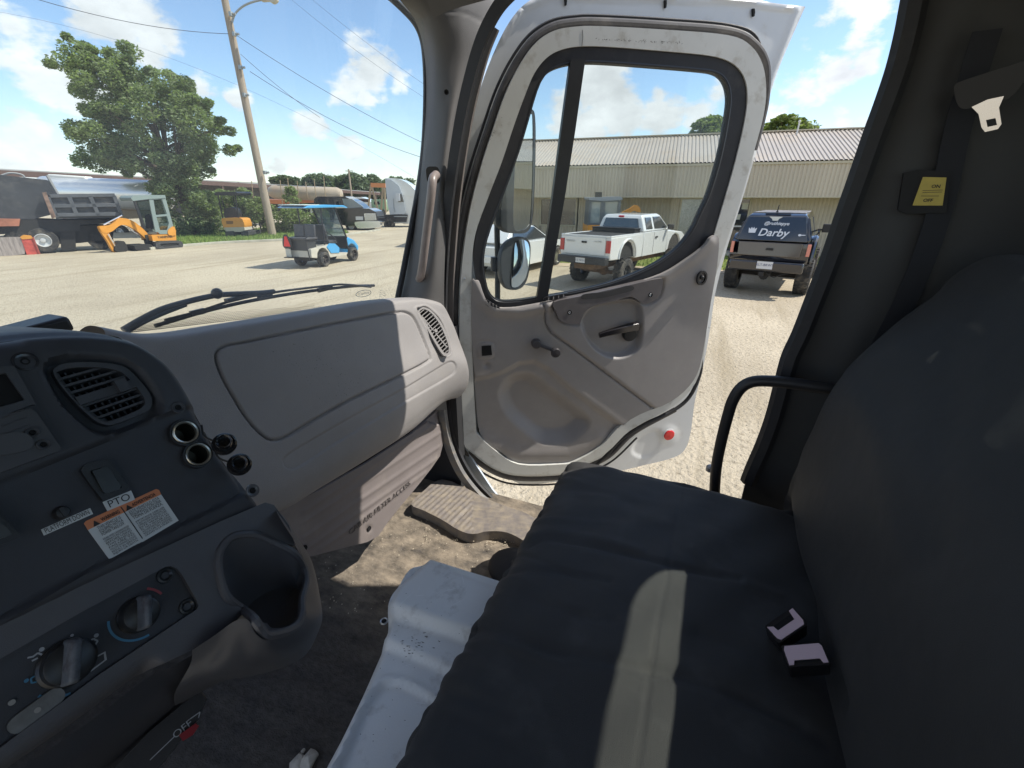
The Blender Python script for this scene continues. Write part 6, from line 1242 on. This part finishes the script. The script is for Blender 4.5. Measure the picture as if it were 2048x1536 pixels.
# ---- white car behind the mirrors
wc=thing('white_car','white car with pale multi-spoke wheels, half hidden behind the door mirrors','car',(14.9,6.95,0),-.16,local=True); W=.92
for x in (0,2.75):
    for s in (-1,1): wheel(wc,x,s*.82,.36,.24,s,spokes=10,rr=.70)
bd=[(-.95,.95),(-.98,.5),(-.9,.32),(-.45,.30)]+arch(0,.42,.36)[::-1]+[(.46,.28),(2.3,.28)]+arch(2.75,.42,.36)[::-1]+[(3.3,.32),(3.62,.42),(3.66,.72),(3.45,.92),(2.2,1.06),(-.6,1.10)]
sideprism('body',bd,W,WPAINT,wc,.06,seg=3); gh=[(-.85,1.08),(-.35,1.52),(0,1.62),(1.0,1.62),(1.3,1.56),(2.3,1.06)]; sideprism('upper_body',gh,W,WPAINT,wc,.05,hwt=[.84,.68,.64,.64,.66,.84],seg=3)
quad('windshield',[(2.2,-.74,1.12),(2.2,.74,1.12),(1.36,.62,1.55),(1.36,-.62,1.55)],DGL,wc,.03)
for s in (-1,1): quad('side_window',[(-.45,s*.835,1.14),(1.95,s*.835,1.14),(1.2,s*.69,1.54),(-.2,s*.69,1.54)],DGL,wc,.016,n=(0,1,.35))
b=MB(); b.box((-.99,0,.55),(.08,1.6,.25)); b.build('rear_bumper',WPAINT,wc,bevel=.03)
# ---- blue golf cart
gc=thing('golf_cart','blue and white golf cart with a blue roof and a red warning triangle behind','golf cart',(13.35,14.45,0),.11,local=True)
BLU=mat('cart_blue',(.07,.33,.62),.3,coat=.5,var=.05,vscale=3); DUST=mat('cart_white',(.50,.47,.40),.4,var=.08,vscale=4)
for x in (0,1.85):
    for s in (-1,1): wheel(gc,x,s*.54,.28,.22,s,rim=mat('cart_rim',(.12,.11,.11),.35,.6),spokes=5,rr=.6)
bd=[(-.62,.72),(-.66,.42),(-.36,.38)]+arch(0,.36,.36)[::-1]+[(.40,.30),(1.45,.30),(1.52,.38),(.95,.42),(.80,.66),(.55,.80)]; sideprism('rear_body',bd,.56,DUST,gc,.03)
for s in (-1,1): quad('blue_side_panel',[(.25,s*.57,.72),(.45,s*.57,.46),(.95,s*.57,.42),(1.0,s*.57,.62),(.78,s*.57,.80),(.42,s*.57,.84)],BLU,gc,.015,n=(0,1,0),bevel=.01)
sideprism('front_cowl',[(1.45,.30)]+arch(1.85,.33,.36)[::-1]+[(2.3,.40),(2.34,.58),(2.1,.82),(1.72,.98),(1.60,.98),(1.62,.6)],.56,BLU,gc,.05,seg=3)
sideprism('dash_cowl',[(1.58,.45),(1.66,.45),(1.66,1.02),(1.56,1.02)],.54,BLKP,gc,.02)
b=MB(); b.box((.98,0,.34),(1.15,1.08,.05)); b.build('floor_pan',UND,gc)
def slab_(name,P,m,par,bev=.02): 
    b=MB(); [b.box(c,s,R) for c,s,R in P]; return b.build(name,m,par,bevel=bev)
SEATW=mat('cart_seat',(.06,.06,.065),.5); RY=lambda a:Matrix.Rotation(a,3,'Y')
slab_('seat_cushion',[((.78,0,.86),(.50,1.0,.12),None)],SEATW,gc); slab_('seat_back',[((.46,-.25,1.24),(.10,.46,.62),RY(-.2)),((.46,.25,1.24),(.10,.46,.62),RY(-.2)),((-.14,-.25,1.34),(.09,.46,.46),RY(.15)),((-.14,.25,1.34),(.09,.46,.46),RY(.15))],SEATW,gc,.03)
slab_('rear_box',[((-.40,0,.86),(.52,.86,.40),None)],mat('cart_box',(.03,.032,.034),.5),gc); slab_('rear_seat',[((-.40,0,1.09),(.62,1.02,.07),None)],SEATW,gc)
b=MB()
for s in (-1,1):
    b.tube(cr([V3(-.7,s*.50,.40),V3(-.74,s*.50,.9),V3(-.70,s*.50,1.15),V3(-.55,s*.5,1.18)],3),.022,6); b.tube(cr([V3(.25,s*.53,1.0),V3(.30,s*.55,1.25),V3(.50,s*.55,1.22),V3(.85,s*.55,1.0),V3(.95,s*.55,.86)],4),.022,6)
b.build('grab_rail',BLKP,gc)
b=MB()
for s in (-1,1): b.bar((.22,s*.52,.8),(.30,s*.54,2.18),.04,.04); b.bar((1.62,s*.53,.95),(1.10,s*.54,2.18),.045,.045)
b.build('roof_post',BLKP,gc)
quad('windscreen',[(1.62,-.5,.98),(1.62,.5,.98),(1.13,.5,2.14),(1.13,-.5,2.14)],glassmat('cart_screen',(.55,.6,.58),.10,haze=.15),gc,.006); b=MB(); [b.bar((1.62-.49*t,-.48,1.0+1.14*t),(1.62-.49*t,.48,1.0+1.14*t),.012,.012) for t in (.0,.15,.3,.45,.6,.98)]; b.build('screen_bar',BLKP,gc)
rp=[(-.66,2.17),(-.58,2.15),(1.55,2.15),(1.82,2.11),(1.84,2.14),(1.62,2.22),(.5,2.26),(-.44,2.24)]; sideprism('roof',rp,.62,BLU,gc,.02,seg=2); b=MB(); b.box((-.22,0,2.262),(.80,1.18,.02)); b.build('pale_roof_patch',mat('roof_pale',(.62,.68,.64),.5),gc,bevel=.005)  # paler slab over the rear part of the cart roof
fz=Frame(V3(-.78,.36,.98),(0,-1,0),(-1,0,0)); b=MB(); b.prism(fz,[tuple(p) for p in cr([(-.17,-.22),(.17,-.22),(.19,0),(.08,.24),(-.08,.24),(-.19,0)],3,True)],-.02,0); tr_=b.build('warning_board',BLKP,gc,smooth=False); b=MB(); b.prism(fz,[(-.15,-.17),(.15,-.17),(.05,.19),(-.05,.19)],.001,.012); b.build('red_triangle',mat('red_reflective',(.75,.03,.03),.35),tr_,smooth=False)
b=MB(); b.prism(fz,[(-.12,-.56),(.12,-.56),(.12,-.26),(-.12,-.26)],0,.01); b.build('number_plate',mat('plate_dull',(.5,.5,.45),.5),gc,smooth=False)
b=MB(); b.box((-.80,.25,.42),(.22,.5,.03)); b.build('rear_footboard',UND,gc); b=MB(); b.cyl((0,-.45,.28),(0,.45,.28),.05); b.box((-.25,0,.36),(.5,.6,.2)); b.build('axle',UND,gc)
b=MB(); b.tube(cr([V3(1.45,.25,1.08),V3(1.40,.38,1.10),V3(1.40,.50,1.08),V3(1.43,.38,1.02)],4,),.012,6); b.build('steering_wheel',BLKP,gc)
# ---- mini excavators (traced on their own upright planes, real depth behind)
ORA=mat('machine_orange',(.62,.27,.04),.4,coat=.2,var=.08,vscale=3); CABG=mat('cab_green_grey',(.20,.25,.24),.45); TRK=mat('track_rubber',(.05,.05,.05),.8,var=.3,vscale=10); MG=glassmat('machine_glass',(.55,.62,.60),.08,haze=.1,hcol=(.5,.6,.6))
def part(fr,name,P,o0,o1,mt,par,bevel=.02,holes=(),sm_=1,seg=2):
    b=MB(); f=lambda Q:[tuple(p) for p in (cr(fr.uvs(Q,o1),sm_,True) if sm_>1 else fr.uvs(Q,o1))]
    b.prism(fr,f(P),o0,o1,[f(h) for h in holes]); return b.build(name,mt,par,bevel=bevel,seg=seg)
p0=PZ(338,497,0); fe=Frame(p0,(1,-.06,0),(-.06,-1,0)); ex=thing('mini_excavator','orange mini excavator with a grey-green cab, boom reaching left to the ground','mini excavator',tuple(p0))
part(fe,'track',[(312,489),(316,484),(330,482),(356,481),(365,485),(366,492),(360,496),(322,498),(313,496)],-.30,0,TRK,ex,.04,[[(320,489),(330,487),(354,486),(357,490),(330,494)]],2); part(fe,'track',[(312,489),(316,484),(330,482),(356,481),(365,485),(366,492),(360,496),(322,498),(313,496)],-1.4,-1.1,TRK,ex,.04,[],2)
part(fe,'track_frame',[(318,489),(330,486),(354,485),(358,490),(330,495)],-1.38,-.05,UND,ex,.02)
part(fe,'dozer_blade',[(268,491),(304,489),(304,500),(272,500)],-1.35,-.1,UND,ex,.02)
part(fe,'body',[(303,470),(330,469),(352,469),(353,481),(306,482)],-1.2,-.10,ORA,ex,.03)
part(fe,'engine_cover',[(341,456),(349,453),(352,470),(338,470),(336,462)],-1.15,-.05,ORA,ex,.03,[],2)
part(fe,'cab_rear_side',[(300,394),(330,392),(346,450),(344,468),(320,468),(314,462)],-.14,-.10,CABG,ex,.015,[[(307,400),(324,398),(334,428),(312,430)],[(313,434),(334,432),(338,446),(334,460),(320,460)]])
part(fe,'side_glass',[(306,398),(326,397),(338,450),(334,462),(318,462)],-.125,-.12,MG,ex,0)
part(fe,'cab_far_side',[(268,398),(300,394),(330,392),(346,450),(344,468),(285,460)],-1.12,-1.08,CABG,ex,.01,[[(275,404),(322,398),(336,446),(290,452)]])
part(fe,'cab_roof',[(262,396),(266,391),(300,390),(330,390),(332,396),(300,398),(266,402)],-1.2,-.06,CABG,ex,.03)
part(fe,'cab_front_post',[(266,400),(271,400),(292,455),(287,457)],-.15,-.10,BLKP,ex,.005); part(fe,'cab_front_post',[(298,398),(303,398),(316,464),(311,464)],-.16,-.09,CABG,ex,.005)
part(fe,'front_window_bar',[(268,398),(300,396),(301,401),(270,403)],-.14,-.12,BLKP,ex,.002); part(fe,'cab_front_glass',[(272,402),(298,400),(309,460),(290,454)],-.9,-.89,MG,ex,0)
part(fe,'operator_seat',[(300,430),(310,428),(316,456),(302,458)],-.9,-.4,BLKP,ex,.03)
part(fe,'boom',[(199,455),(203,452),(222,450),(236,438),(245,436),(262,440),(280,452),(298,470),(303,480),(297,484),(286,472),(268,458),(250,450),(238,452),(226,462),(214,466),(205,464)],-.72,-.50,ORA,ex,.02,[],2)
part(fe,'arm',[(198,455),(207,452),(216,462),(224,478),(238,500),(234,505),(226,503),(216,484),(206,470)],-.70,-.52,ORA,ex,.015,[],2)
b=MB(); b.cyl(fe.at(207,450,-.6),fe.at(244,431,-.6),.035,.035,8); b.cyl(fe.at(280,472,-.6),fe.at(254,455,-.6),.035,.035,8); b.cyl(fe.at(216,468,-.45),fe.at(232,494,-.45),.03,.03,8); b.build('hydraulic_ram',CHROME,ex)
part(fe,'bucket',[(236,485),(247,482),(252,488),(256,499),(250,504),(236,504),(230,500)],-.85,-.35,UND,ex,.015,[],2)
part(fe,'swing_post',[(290,470),(304,468),(306,486),(296,490)],-.75,-.45,UND,ex,.02)
a=fe.at(322,474,.0);c=fe.at(342,474,.0); textmesh('lettering','YANMAR',.17,mat('black_letters',(.05,.04,.03),.5),ex,(a+c)/2+fe.n*-.09,fe.ex,fe.ey,.01)
p0=PZ(472,473,0); f2=Frame(p0,tuple(RT),tuple(-Hd)); e2=thing('mini_excavator','orange mini excavator with an open canopy, seen from behind in the grass','mini excavator',tuple(p0))
part(f2,'counterweight',[(443,440),(448,436),(480,436),(486,442),(489,452),(484,458),(452,458),(446,452)],-1.0,0,ORA,e2,.05,[],2); part(f2,'rear_grille',[(452,442),(466,442),(466,448),(453,448)],-.02,.015,mat('grille_brown',(.20,.09,.02),.6),e2,.004)
part(f2,'lower_skirt',[(448,455),(488,454),(490,461),(480,464),(452,463)],-1.0,.03,mat('skirt_cream',(.45,.42,.35),.5),e2,.03)
part(f2,'seat',[(450,418),(470,416),(476,436),(450,437)],-.8,-.3,BLKP,e2,.04,[],2)
part(f2,'canopy_roof',[(428,387),(432,384),(470,383),(475,386),(474,391),(430,391)],-1.6,.1,BLKP,e2,.02)
b=MB(); 
for x0,x1 in ((436,446),(470,478)): b.bar(f2.at(x0,390,-.05),f2.at(x1,438,-.05),.06,.06)
for x0,x1 in ((442,456),(466,474)): b.bar(f2.at(x0,392,-1.4),f2.at(x1,440,-1.4),.05,.05)
b.build('canopy_post',BLKP,e2)
for xx in ((450,468),(482,496)): part(f2,'track',[(xx[0],463),(xx[1],462),(xx[1]+1,471),(xx[0]+1,472)],-1.6,.05,TRK,e2,.03)
part(f2,'dozer_blade',[(474,466),(502,465),(502,472),(474,473)],-2.2,-1.9,UND,e2,.01)
# ---- machine beyond the pickup
p0=bp(5.2,-2.6,0); f3=Frame(p0,tuple(RT),tuple(-Hd)); e3=thing('compact_loader','dark-cabbed compact machine with an orange arm parked beyond the white pickup','loader',tuple(p0))
part(f3,'cab_frame',[(1180,398),(1243,396),(1238,452),(1176,452)],-1.2,0,mat('cab_slate',(.10,.12,.14),.4),e3,.03,[[(1184,404),(1202,404),(1200,446),(1180,446)],[(1211,404),(1237,403),(1232,446),(1208,446)]]); part(f3,'cab_glass',[(1182,400),(1240,398),(1236,450),(1178,450)],-.06,-.05,mat('pale_cab_glass',(.22,.27,.28),.1,spec=.8,coat=1),e3,0)
part(f3,'cab_roof',[(1178,395),(1206,394),(1243,393),(1246,400),(1208,402),(1178,400)],-1.3,.06,mat('roof_slate',(.25,.28,.32),.35),e3,.03); part(f3,'exhaust_stack',[(1192,384),(1204,384),(1204,402),(1192,402)],-.4,-.1,BLKP,e3,.01)
part(f3,'engine_housing',[(1176,450),(1240,450),(1240,478),(1174,478)],-1.4,.05,ORA,e3,.05); part(f3,'arm',[(1236,430),(1262,416),(1270,410),(1278,413),(1282,424),(1274,424),(1266,422),(1240,438)],-.7,-.5,ORA,e3,.01,[],2)
for xx in (1176,1216): part(f3,'track',[(xx,476),(xx+26,476),(xx+26,487),(xx,487)],-2.0,.02,TRK,e3,.04)
# ---- black dump truck on the left
p0=PZ(60,512,0); q0=PZ(250,501,0); fd=Frame(p0+Vector((.1,.6,0)),q0-p0,(q0-p0).cross(Vector((0,0,1)))*1.0)
if fd.n.dot(EYE-fd.p0)<0: fd=Frame(p0+Vector((.1,.6,0)),q0-p0,Vector((0,0,1)).cross(q0-p0))
BD=mat('dump_black',(.045,.047,.052),.5,var=.2,vscale=1.2,dirt=(.20,.19,.17),dscale=1.5,dlo=.5,dhi=.8,dirtamt=.5); dt=thing('dump_truck','black dump truck with a ribbed steel body and a pale wheel, at the left edge','dump truck',tuple(p0))
part(fd,'tall_hopper',[(-160,335),(-40,345),(95,360),(113,388),(90,392),(100,430),(60,440),(-160,440)],-2.6,-.3,BD,dt,.04)
RIB=[(92,392),(140,391),(228,389),(245,431),(236,436),(112,437)]; part(fd,'dump_body',RIB,-2.4,0,BD,dt,.02)
b=MB()
for a,c in (((95,394),(114,435)),((138,393),(155,433)),((180,392),(198,432)),((228,391),(243,431)),((100,392),(230,390)),((108,412),(236,410)),((112,430),(242,428))): b.bar(fd.at(*a,.05),fd.at(*c,.05),.16,.12,up=tuple(fd.n))
b.build('body_rib',mat('rib_grey',(.09,.095,.105),.45,var=.2,vscale=2),dt,bevel=.01)
part(fd,'side_gate_post',[(84,385),(92,384),(112,434),(104,438)],-.1,.12,mat('post_rusty',(.20,.13,.10),.7,var=.5,vscale=4),dt,.01)
part(fd,'chassis',[(-160,440),(60,438),(115,440),(245,438),(232,446),(160,450),(160,462),(-160,475)],-2.0,-.3,UND,dt,.02); part(fd,'mud_flap',[(120,448),(150,448),(152,500),(122,500)],-.5,-.4,UND,dt,.01); part(fd,'axle_housing',[(60,452),(230,450),(225,478),(160,486),(70,490)],-1.9,-.5,UND,dt,.03)
def bigwheel(x,y,r,par,fr,o,rim):
    c=fr.at(x,y,o); b=MB(); b.lathe(c,fr.n,[(r*.55,-.32),(r*.95,-.32),(r,-.25),(r,-.04),(r*.95,0),(r*.58,0),(r*.55,-.05)],26); t=b.build('wheel',TYRE,par); b=MB(); b.lathe(c,fr.n,[(r*.56,.0),(r*.52,.01),(r*.45,-.10),(r*.2,-.12),(r*.18,-.02),(0,-.01)],22); b.build('rim',rim,t)
WR=mat('white_rim',(.55,.56,.56),.4,.2)
bigwheel(86,481,.55,dt,fd,-.2,WR); bigwheel(200,478,.52,dt,fd,-.5,UND); bigwheel(40,486,.55,dt,fd,-.3,UND)
part(fd,'orange_tank',[(-60,436),(40,438),(38,452),(-60,454)],-.8,-.1,mat('faded_orange',(.38,.15,.09),.6,var=.3,vscale=3),dt,.03)
b=MB(); b.tube(cr([fd.at(x,y,-1) for x,y in ((0,352),(20,346),(45,350),(52,362))],4),.04,6); b.tube(cr([fd.at(x,y,-.6) for x,y in ((94,350),(104,368),(116,388))],3),.06,6); b.build('body_rail',mat('rail_grey',(.3,.3,.3),.6),dt)
p0=PZ(10,512,0); fr4=Frame(p0,q0-Vector(PZ(60,512,0)),fd.n); cb=part(fr4,'concrete_block',[(-60,478),(0,475),(40,474),(50,480),(50,508),(30,511),(-60,515)],-.9,0,mat('streaked_concrete',(.30,.26,.24),.8,var=.35,vscale=3,stretch=(6,6,.6)),None,.06,[],1); tag(cb,'streaked grey-brown concrete block at the far left edge','block')
rd=thing('red_frame','small red painted steel frame with an orange top beside the concrete block','frame',tuple(PZ(60,510,0))); part(fr4,'red_sheet',[(42,478),(66,476),(78,508),(54,510)],-.5,.02,mat('red_paint',(.48,.08,.06),.6,var=.3,vscale=5),rd,.02); part(fr4,'orange_top',[(40,474),(46,470),(62,471),(66,477),(44,479)],-.5,.05,ORA,rd,.03); b=MB(); b.bar(fr4.at(66,474,.05),fr4.at(80,509,.05),.05,.05); b.build('frame_bar',mat('red_bar',(.35,.08,.06),.6),rd)
# ---- silver tanker behind the tree, cream tanker behind the bushes
def frD(D): return Frame(Vector(tuple(Hd*D)),tuple(RT),tuple(-Hd))
SIL=mat('polished_tank',(.85,.86,.87),.32,.7)
ft=frD(36); st=thing('silver_tanker','long polished silver tanker behind the black dump truck','tanker',tuple(PZ(200,478,0)))
a=ft.at(95,383);c=ft.at(330,392); r=1.05; b=MB(); ax=(c-a).normalized(); L=(c-a).length; b.lathe(a,ax,[(0,-.25),(r*.6,-.18),(r*.9,-.05),(r,.1),(r,L-.1),(r*.9,L+.05),(0,L+.2)],28); b.build('tank',SIL,st)
b=MB(); b.bar(ft.at(104,355,0),ft.at(180,360,0),.7,.45); b.build('white_cover',mat('cover_white',(.7,.7,.68),.6),st,bevel=.1); b=MB(); b.bar(ft.at(130,366,.3),ft.at(330,376,.3),.08,.06); b.build('catwalk',MET,st)
part(ft,'lower_frame',[(215,412),(300,412),(300,436),(250,438),(220,430)],-1.8,0,mat('trailer_tan',(.26,.20,.13),.7),st,.03); bigwheel(280,466,.5,st,ft,.2,WR); bigwheel(240,464,.5,st,ft,.2,WR)
ft=frD(46); ct=thing('cream_tanker','cream-coloured tanker trailer with an orange chassis behind the blue golf cart roof','tanker',tuple(PZ(620,455,0)))
CRM=mat('cream_tank',(.40,.33,.25),.4,var=.06,vscale=1,dirt=(.45,.25,.15),dscale=.8,dlo=.5,dhi=.7,dirtamt=.4); a=ft.at(548,384);c=ft.at(680,389); b=MB(); ax=(c-a).normalized(); L=(c-a).length; b.lathe(a,ax,[(0,-.6),(.4,-.4),(.62,0),(.64,L*.5),(.62,L-.2),(.45,L+.15),(0,L+.3)],24); b.build('tank',CRM,ct)
part(ft,'orange_chassis',[(515,398),(560,400),(640,399),(642,405),(560,408),(515,406)],-1.6,.1,mat('chassis_orange',(.62,.20,.06),.5),ct,.02); part(ft,'undercarriage',[(520,406),(640,404),(640,430),(520,430)],-1.5,-.2,UND,ct,.03); b=MB(); b.tube([ft.at(555,370,.2),ft.at(660,376,.2),ft.at(672,384,.2)],.05,6)
b.build('top_rail',MET,ct)
a=ft.at(625,392,.9);c=ft.at(655,394,.9); textmesh('lettering','TANK CO',.42,mat('letters_orange',(.6,.2,.06),.5),ct,(a+c)/2,c-a,fd.ey,.01) if False else None
b=MB()
for x,y0,y1 in ((505,362,412),(520,355,408),(562,360,410),(577,356,408),(596,362,408),(630,358,405),(649,352,402),(613,364,400)): b.cyl(ft.at(x-2,y0,.9),ft.at(x+3,y1,.9),.04,.04,6)
b.build('stake_post',mat('stake_wood',(.35,.26,.16),.8),ct)
# ---- black medium truck, white tractor and things behind
fv=frD(38.5); sv=thing('black_work_truck','black crew-cab work truck with chrome bumper facing us near the far road','truck',tuple(PZ(720,462,0)))
part(fv,'cab',[(628,398),(634,393),(690,393),(712,404),(728,417),(728,450),(694,452),(640,440),(628,430)],-2.2,-.3,BPAINT,sv,.08); part(fv,'hood',[(686,420),(700,416),(738,417),(752,424),(756,440),(756,450),(694,452),(690,440)],-1.8,.3,BPAINT,sv,.10)
part(fv,'windshield',[(684,397),(704,398),(727,414),(690,417)],-.4,-.24,mat('screen_pale',(.20,.25,.27),.08,spec=.8,coat=1),sv,.02); part(fv,'side_window',[(664,399),(678,399),(684,414),(668,414)],-.4,-.24,DGL,sv,.01); part(fv,'side_window',[(640,399),(656,399),(660,411),(642,412)],-.4,-.24,DGL,sv,.01)
part(fv,'grille',[(728,427),(751,427),(753,440),(730,441)],.25,.40,CHROME,sv,.02); b=MB(); [b.bar(fv.at(730,y,.42),fv.at(751,y,.42),.02,.05) for y in (430,434,438)]; b.build('grille_slot',BLKP,sv)
part(fv,'bumper',[(709,446),(716,443),(756,442),(760,446),(758,455),(720,457),(712,453)],-.1,.5,CHROME,sv,.04,[],2); part(fv,'headlight',[(711,433),(726,433),(726,440),(712,440)],.2,.38,CLR,sv,.02); part(fv,'mirror',[(664,388+16),(668,402),(670,414),(665,414)],.1,.3,BLKP,sv,.01)
bigwheel(702,452,.46,sv,fv,.05,WR); bigwheel(738,456,.42,sv,fv,-.9,UND); bigwheel(640,446,.42,sv,fv,-1.0,UND)
fs=frD(42); se=thing('white_tractor','white sleeper-cab road tractor partly behind the windshield pillar','truck',tuple(PZ(800,455,0)))
GS=mat('tractor_grey_white',(.50,.54,.58),.3,coat=.5); part(fs,'sleeper_side',[(770,358),(782,359),(798,372),(806,392),(812,425),(809,428),(780,429),(775,410)],-2.4,0,GS,se,.06); part(fs,'roof_fairing',[(770,357),(784,356),(804,360),(822,372),(836,390),(826,392),(806,390),(796,370),(782,360)],-2.4,-.15,WPAINT,se,.08,[],2)
part(fs,'cab_front',[(800,388),(826,388),(846,398),(860,425),(860,446),(806,448)],-2.2,-.2,WPAINT,se,.08); part(fs,'door_window',[(793,388),(803,388),(808,404),(797,404)],-.02,.03,DGL,se,.01); part(fs,'mirror',[(791,386),(799,387),(800,402),(792,402)],.25,.4,mat('mirror_white',(.6,.62,.64),.3),se,.02)
part(fs,'fuel_tank',[(762,430),(815,429),(812,446),(768,448)],-1.2,.0,UND,se,.06); b=MB(); [b.bar(fs.at(788,y,.05),fs.at(814,y,.05),.06,.08) for y in (433,445)]; b.tube([fs.at(787,397,.05),fs.at(788,415,.05),fs.at(790,424,.05)],.03,5); b.build('step_and_handle',MET,se); bigwheel(778,448,.5,se,fs,.05,UND)
fg=frD(55); gn=thing('gantry_frame','orange-topped A-frame gantry between the black and white trucks','gantry',tuple(PZ(755,445,0)))
b=MB(); b.bar(fg.at(742,370),fg.at(771,371),.22,.45); b.build('beam',mat('beam_orange',(.62,.24,.08),.5),gn); b=MB()
for a,c in (((742,370),(736,420)),((743,371),(756,420)),((768,371),(772,425)),((766,371),(762,425))): b.bar(fg.at(*a),fg.at(*c),.18,.18)
b.build('leg',mat('leg_tan',(.34,.26,.16),.6),gn)
ff=frD(60); 
for nm,lb,P,m in (('white_van','white rounded vehicle behind the hood of the black work truck',[(700,394),(722,394),(738,400),(748,414),(750,428),(704,428)],WPAINT),('green_machine','pale green machine behind the orange-topped gantry',[(742,399),(770,399),(772,412),(768,424),(744,424)],mat('pale_green',(.20,.32,.20),.6)),('white_trailer','white low trailer body glimpsed through the golf cart windscreen',[(620,412),(670,412),(672,432),(622,434)],WPAINT)):
    t=thing(nm,lb,'vehicle',tuple(ff.at(P[0][0],P[0][1]+30))); part(ff if nm!='white_trailer' else frD(43),'body',P,-2.0,0,m,t,.25); fq=ff if nm!='white_trailer' else frD(43); x0=P[0][0];x1=max(p[0] for p in P); y1=max(p[1] for p in P)
    part(fq,'window',[(x0+6,P[0][1]+4),(x1-14,P[0][1]+4),(x1-12,P[0][1]+10),(x0+6,P[0][1]+10)],-.1,.04,DGL,t,.01); bigwheel(x0+10,y1+1,.45,t,fq,.05,UND); bigwheel(x1-8,y1+1,.45,t,fq,.05,UND)
# ---- long open shed in the background
RS=mat('shed_roof',(.30,.30,.30),.6,var=.1,vscale=.3); RB=mat('shed_fascia',(.10,.06,.05),.7)
sh=thing('open_shed','long low open-sided shed roof running behind the tree and tankers','shed',tuple(Vector(tuple(Hd*70))*1.0))
def rowP(x,y,D): return frD(D).at(x,y)
A_=[rowP(-120,331,46),rowP(180,347,56),rowP(450,362,72),rowP(760,384,110)]
for i in range(3):
    a,c=A_[i],A_[i+1]; back=Vector(tuple(Hd*14))+Vector((0,0,-.35))
    mesh('roof_sheet',[a,c,c+back,a+back,a-Vector((0,0,.12)),c-Vector((0,0,.12)),c+back-Vector((0,0,.12)),a+back-Vector((0,0,.12))],[(0,1,2,3),(0,4,5,1),(4,7,6,5),(2,6,7,3)],RS,sh,smooth=False)
    b=MB(); b.bar(a-Vector((0,0,.40)),c-Vector((0,0,.40)),.12,.55); b.build('fascia_board',RB,sh)
    b=MB()
    for t in (.05,.35,.65,.95): p=a.lerp(c,t)+Vector(tuple(Hd*.3)); b.bar((p.x,p.y,0),p,.2,.2,up=(1,0,0)); p=p+Vector(tuple(Hd*12)); b.bar((p.x,p.y,0),p,.2,.2,up=(1,0,0))
    b.build('shed_post',RB,sh)
    b=MB(); p,q=a+Vector(tuple(Hd*12)),c+Vector(tuple(Hd*12)); b.add([(p.x,p.y,0),(q.x,q.y,0),q,p],[(0,1,2,3)]); b.build('back_wall',mat('shed_wall',(.08,.075,.07),.8),sh,smooth=False)
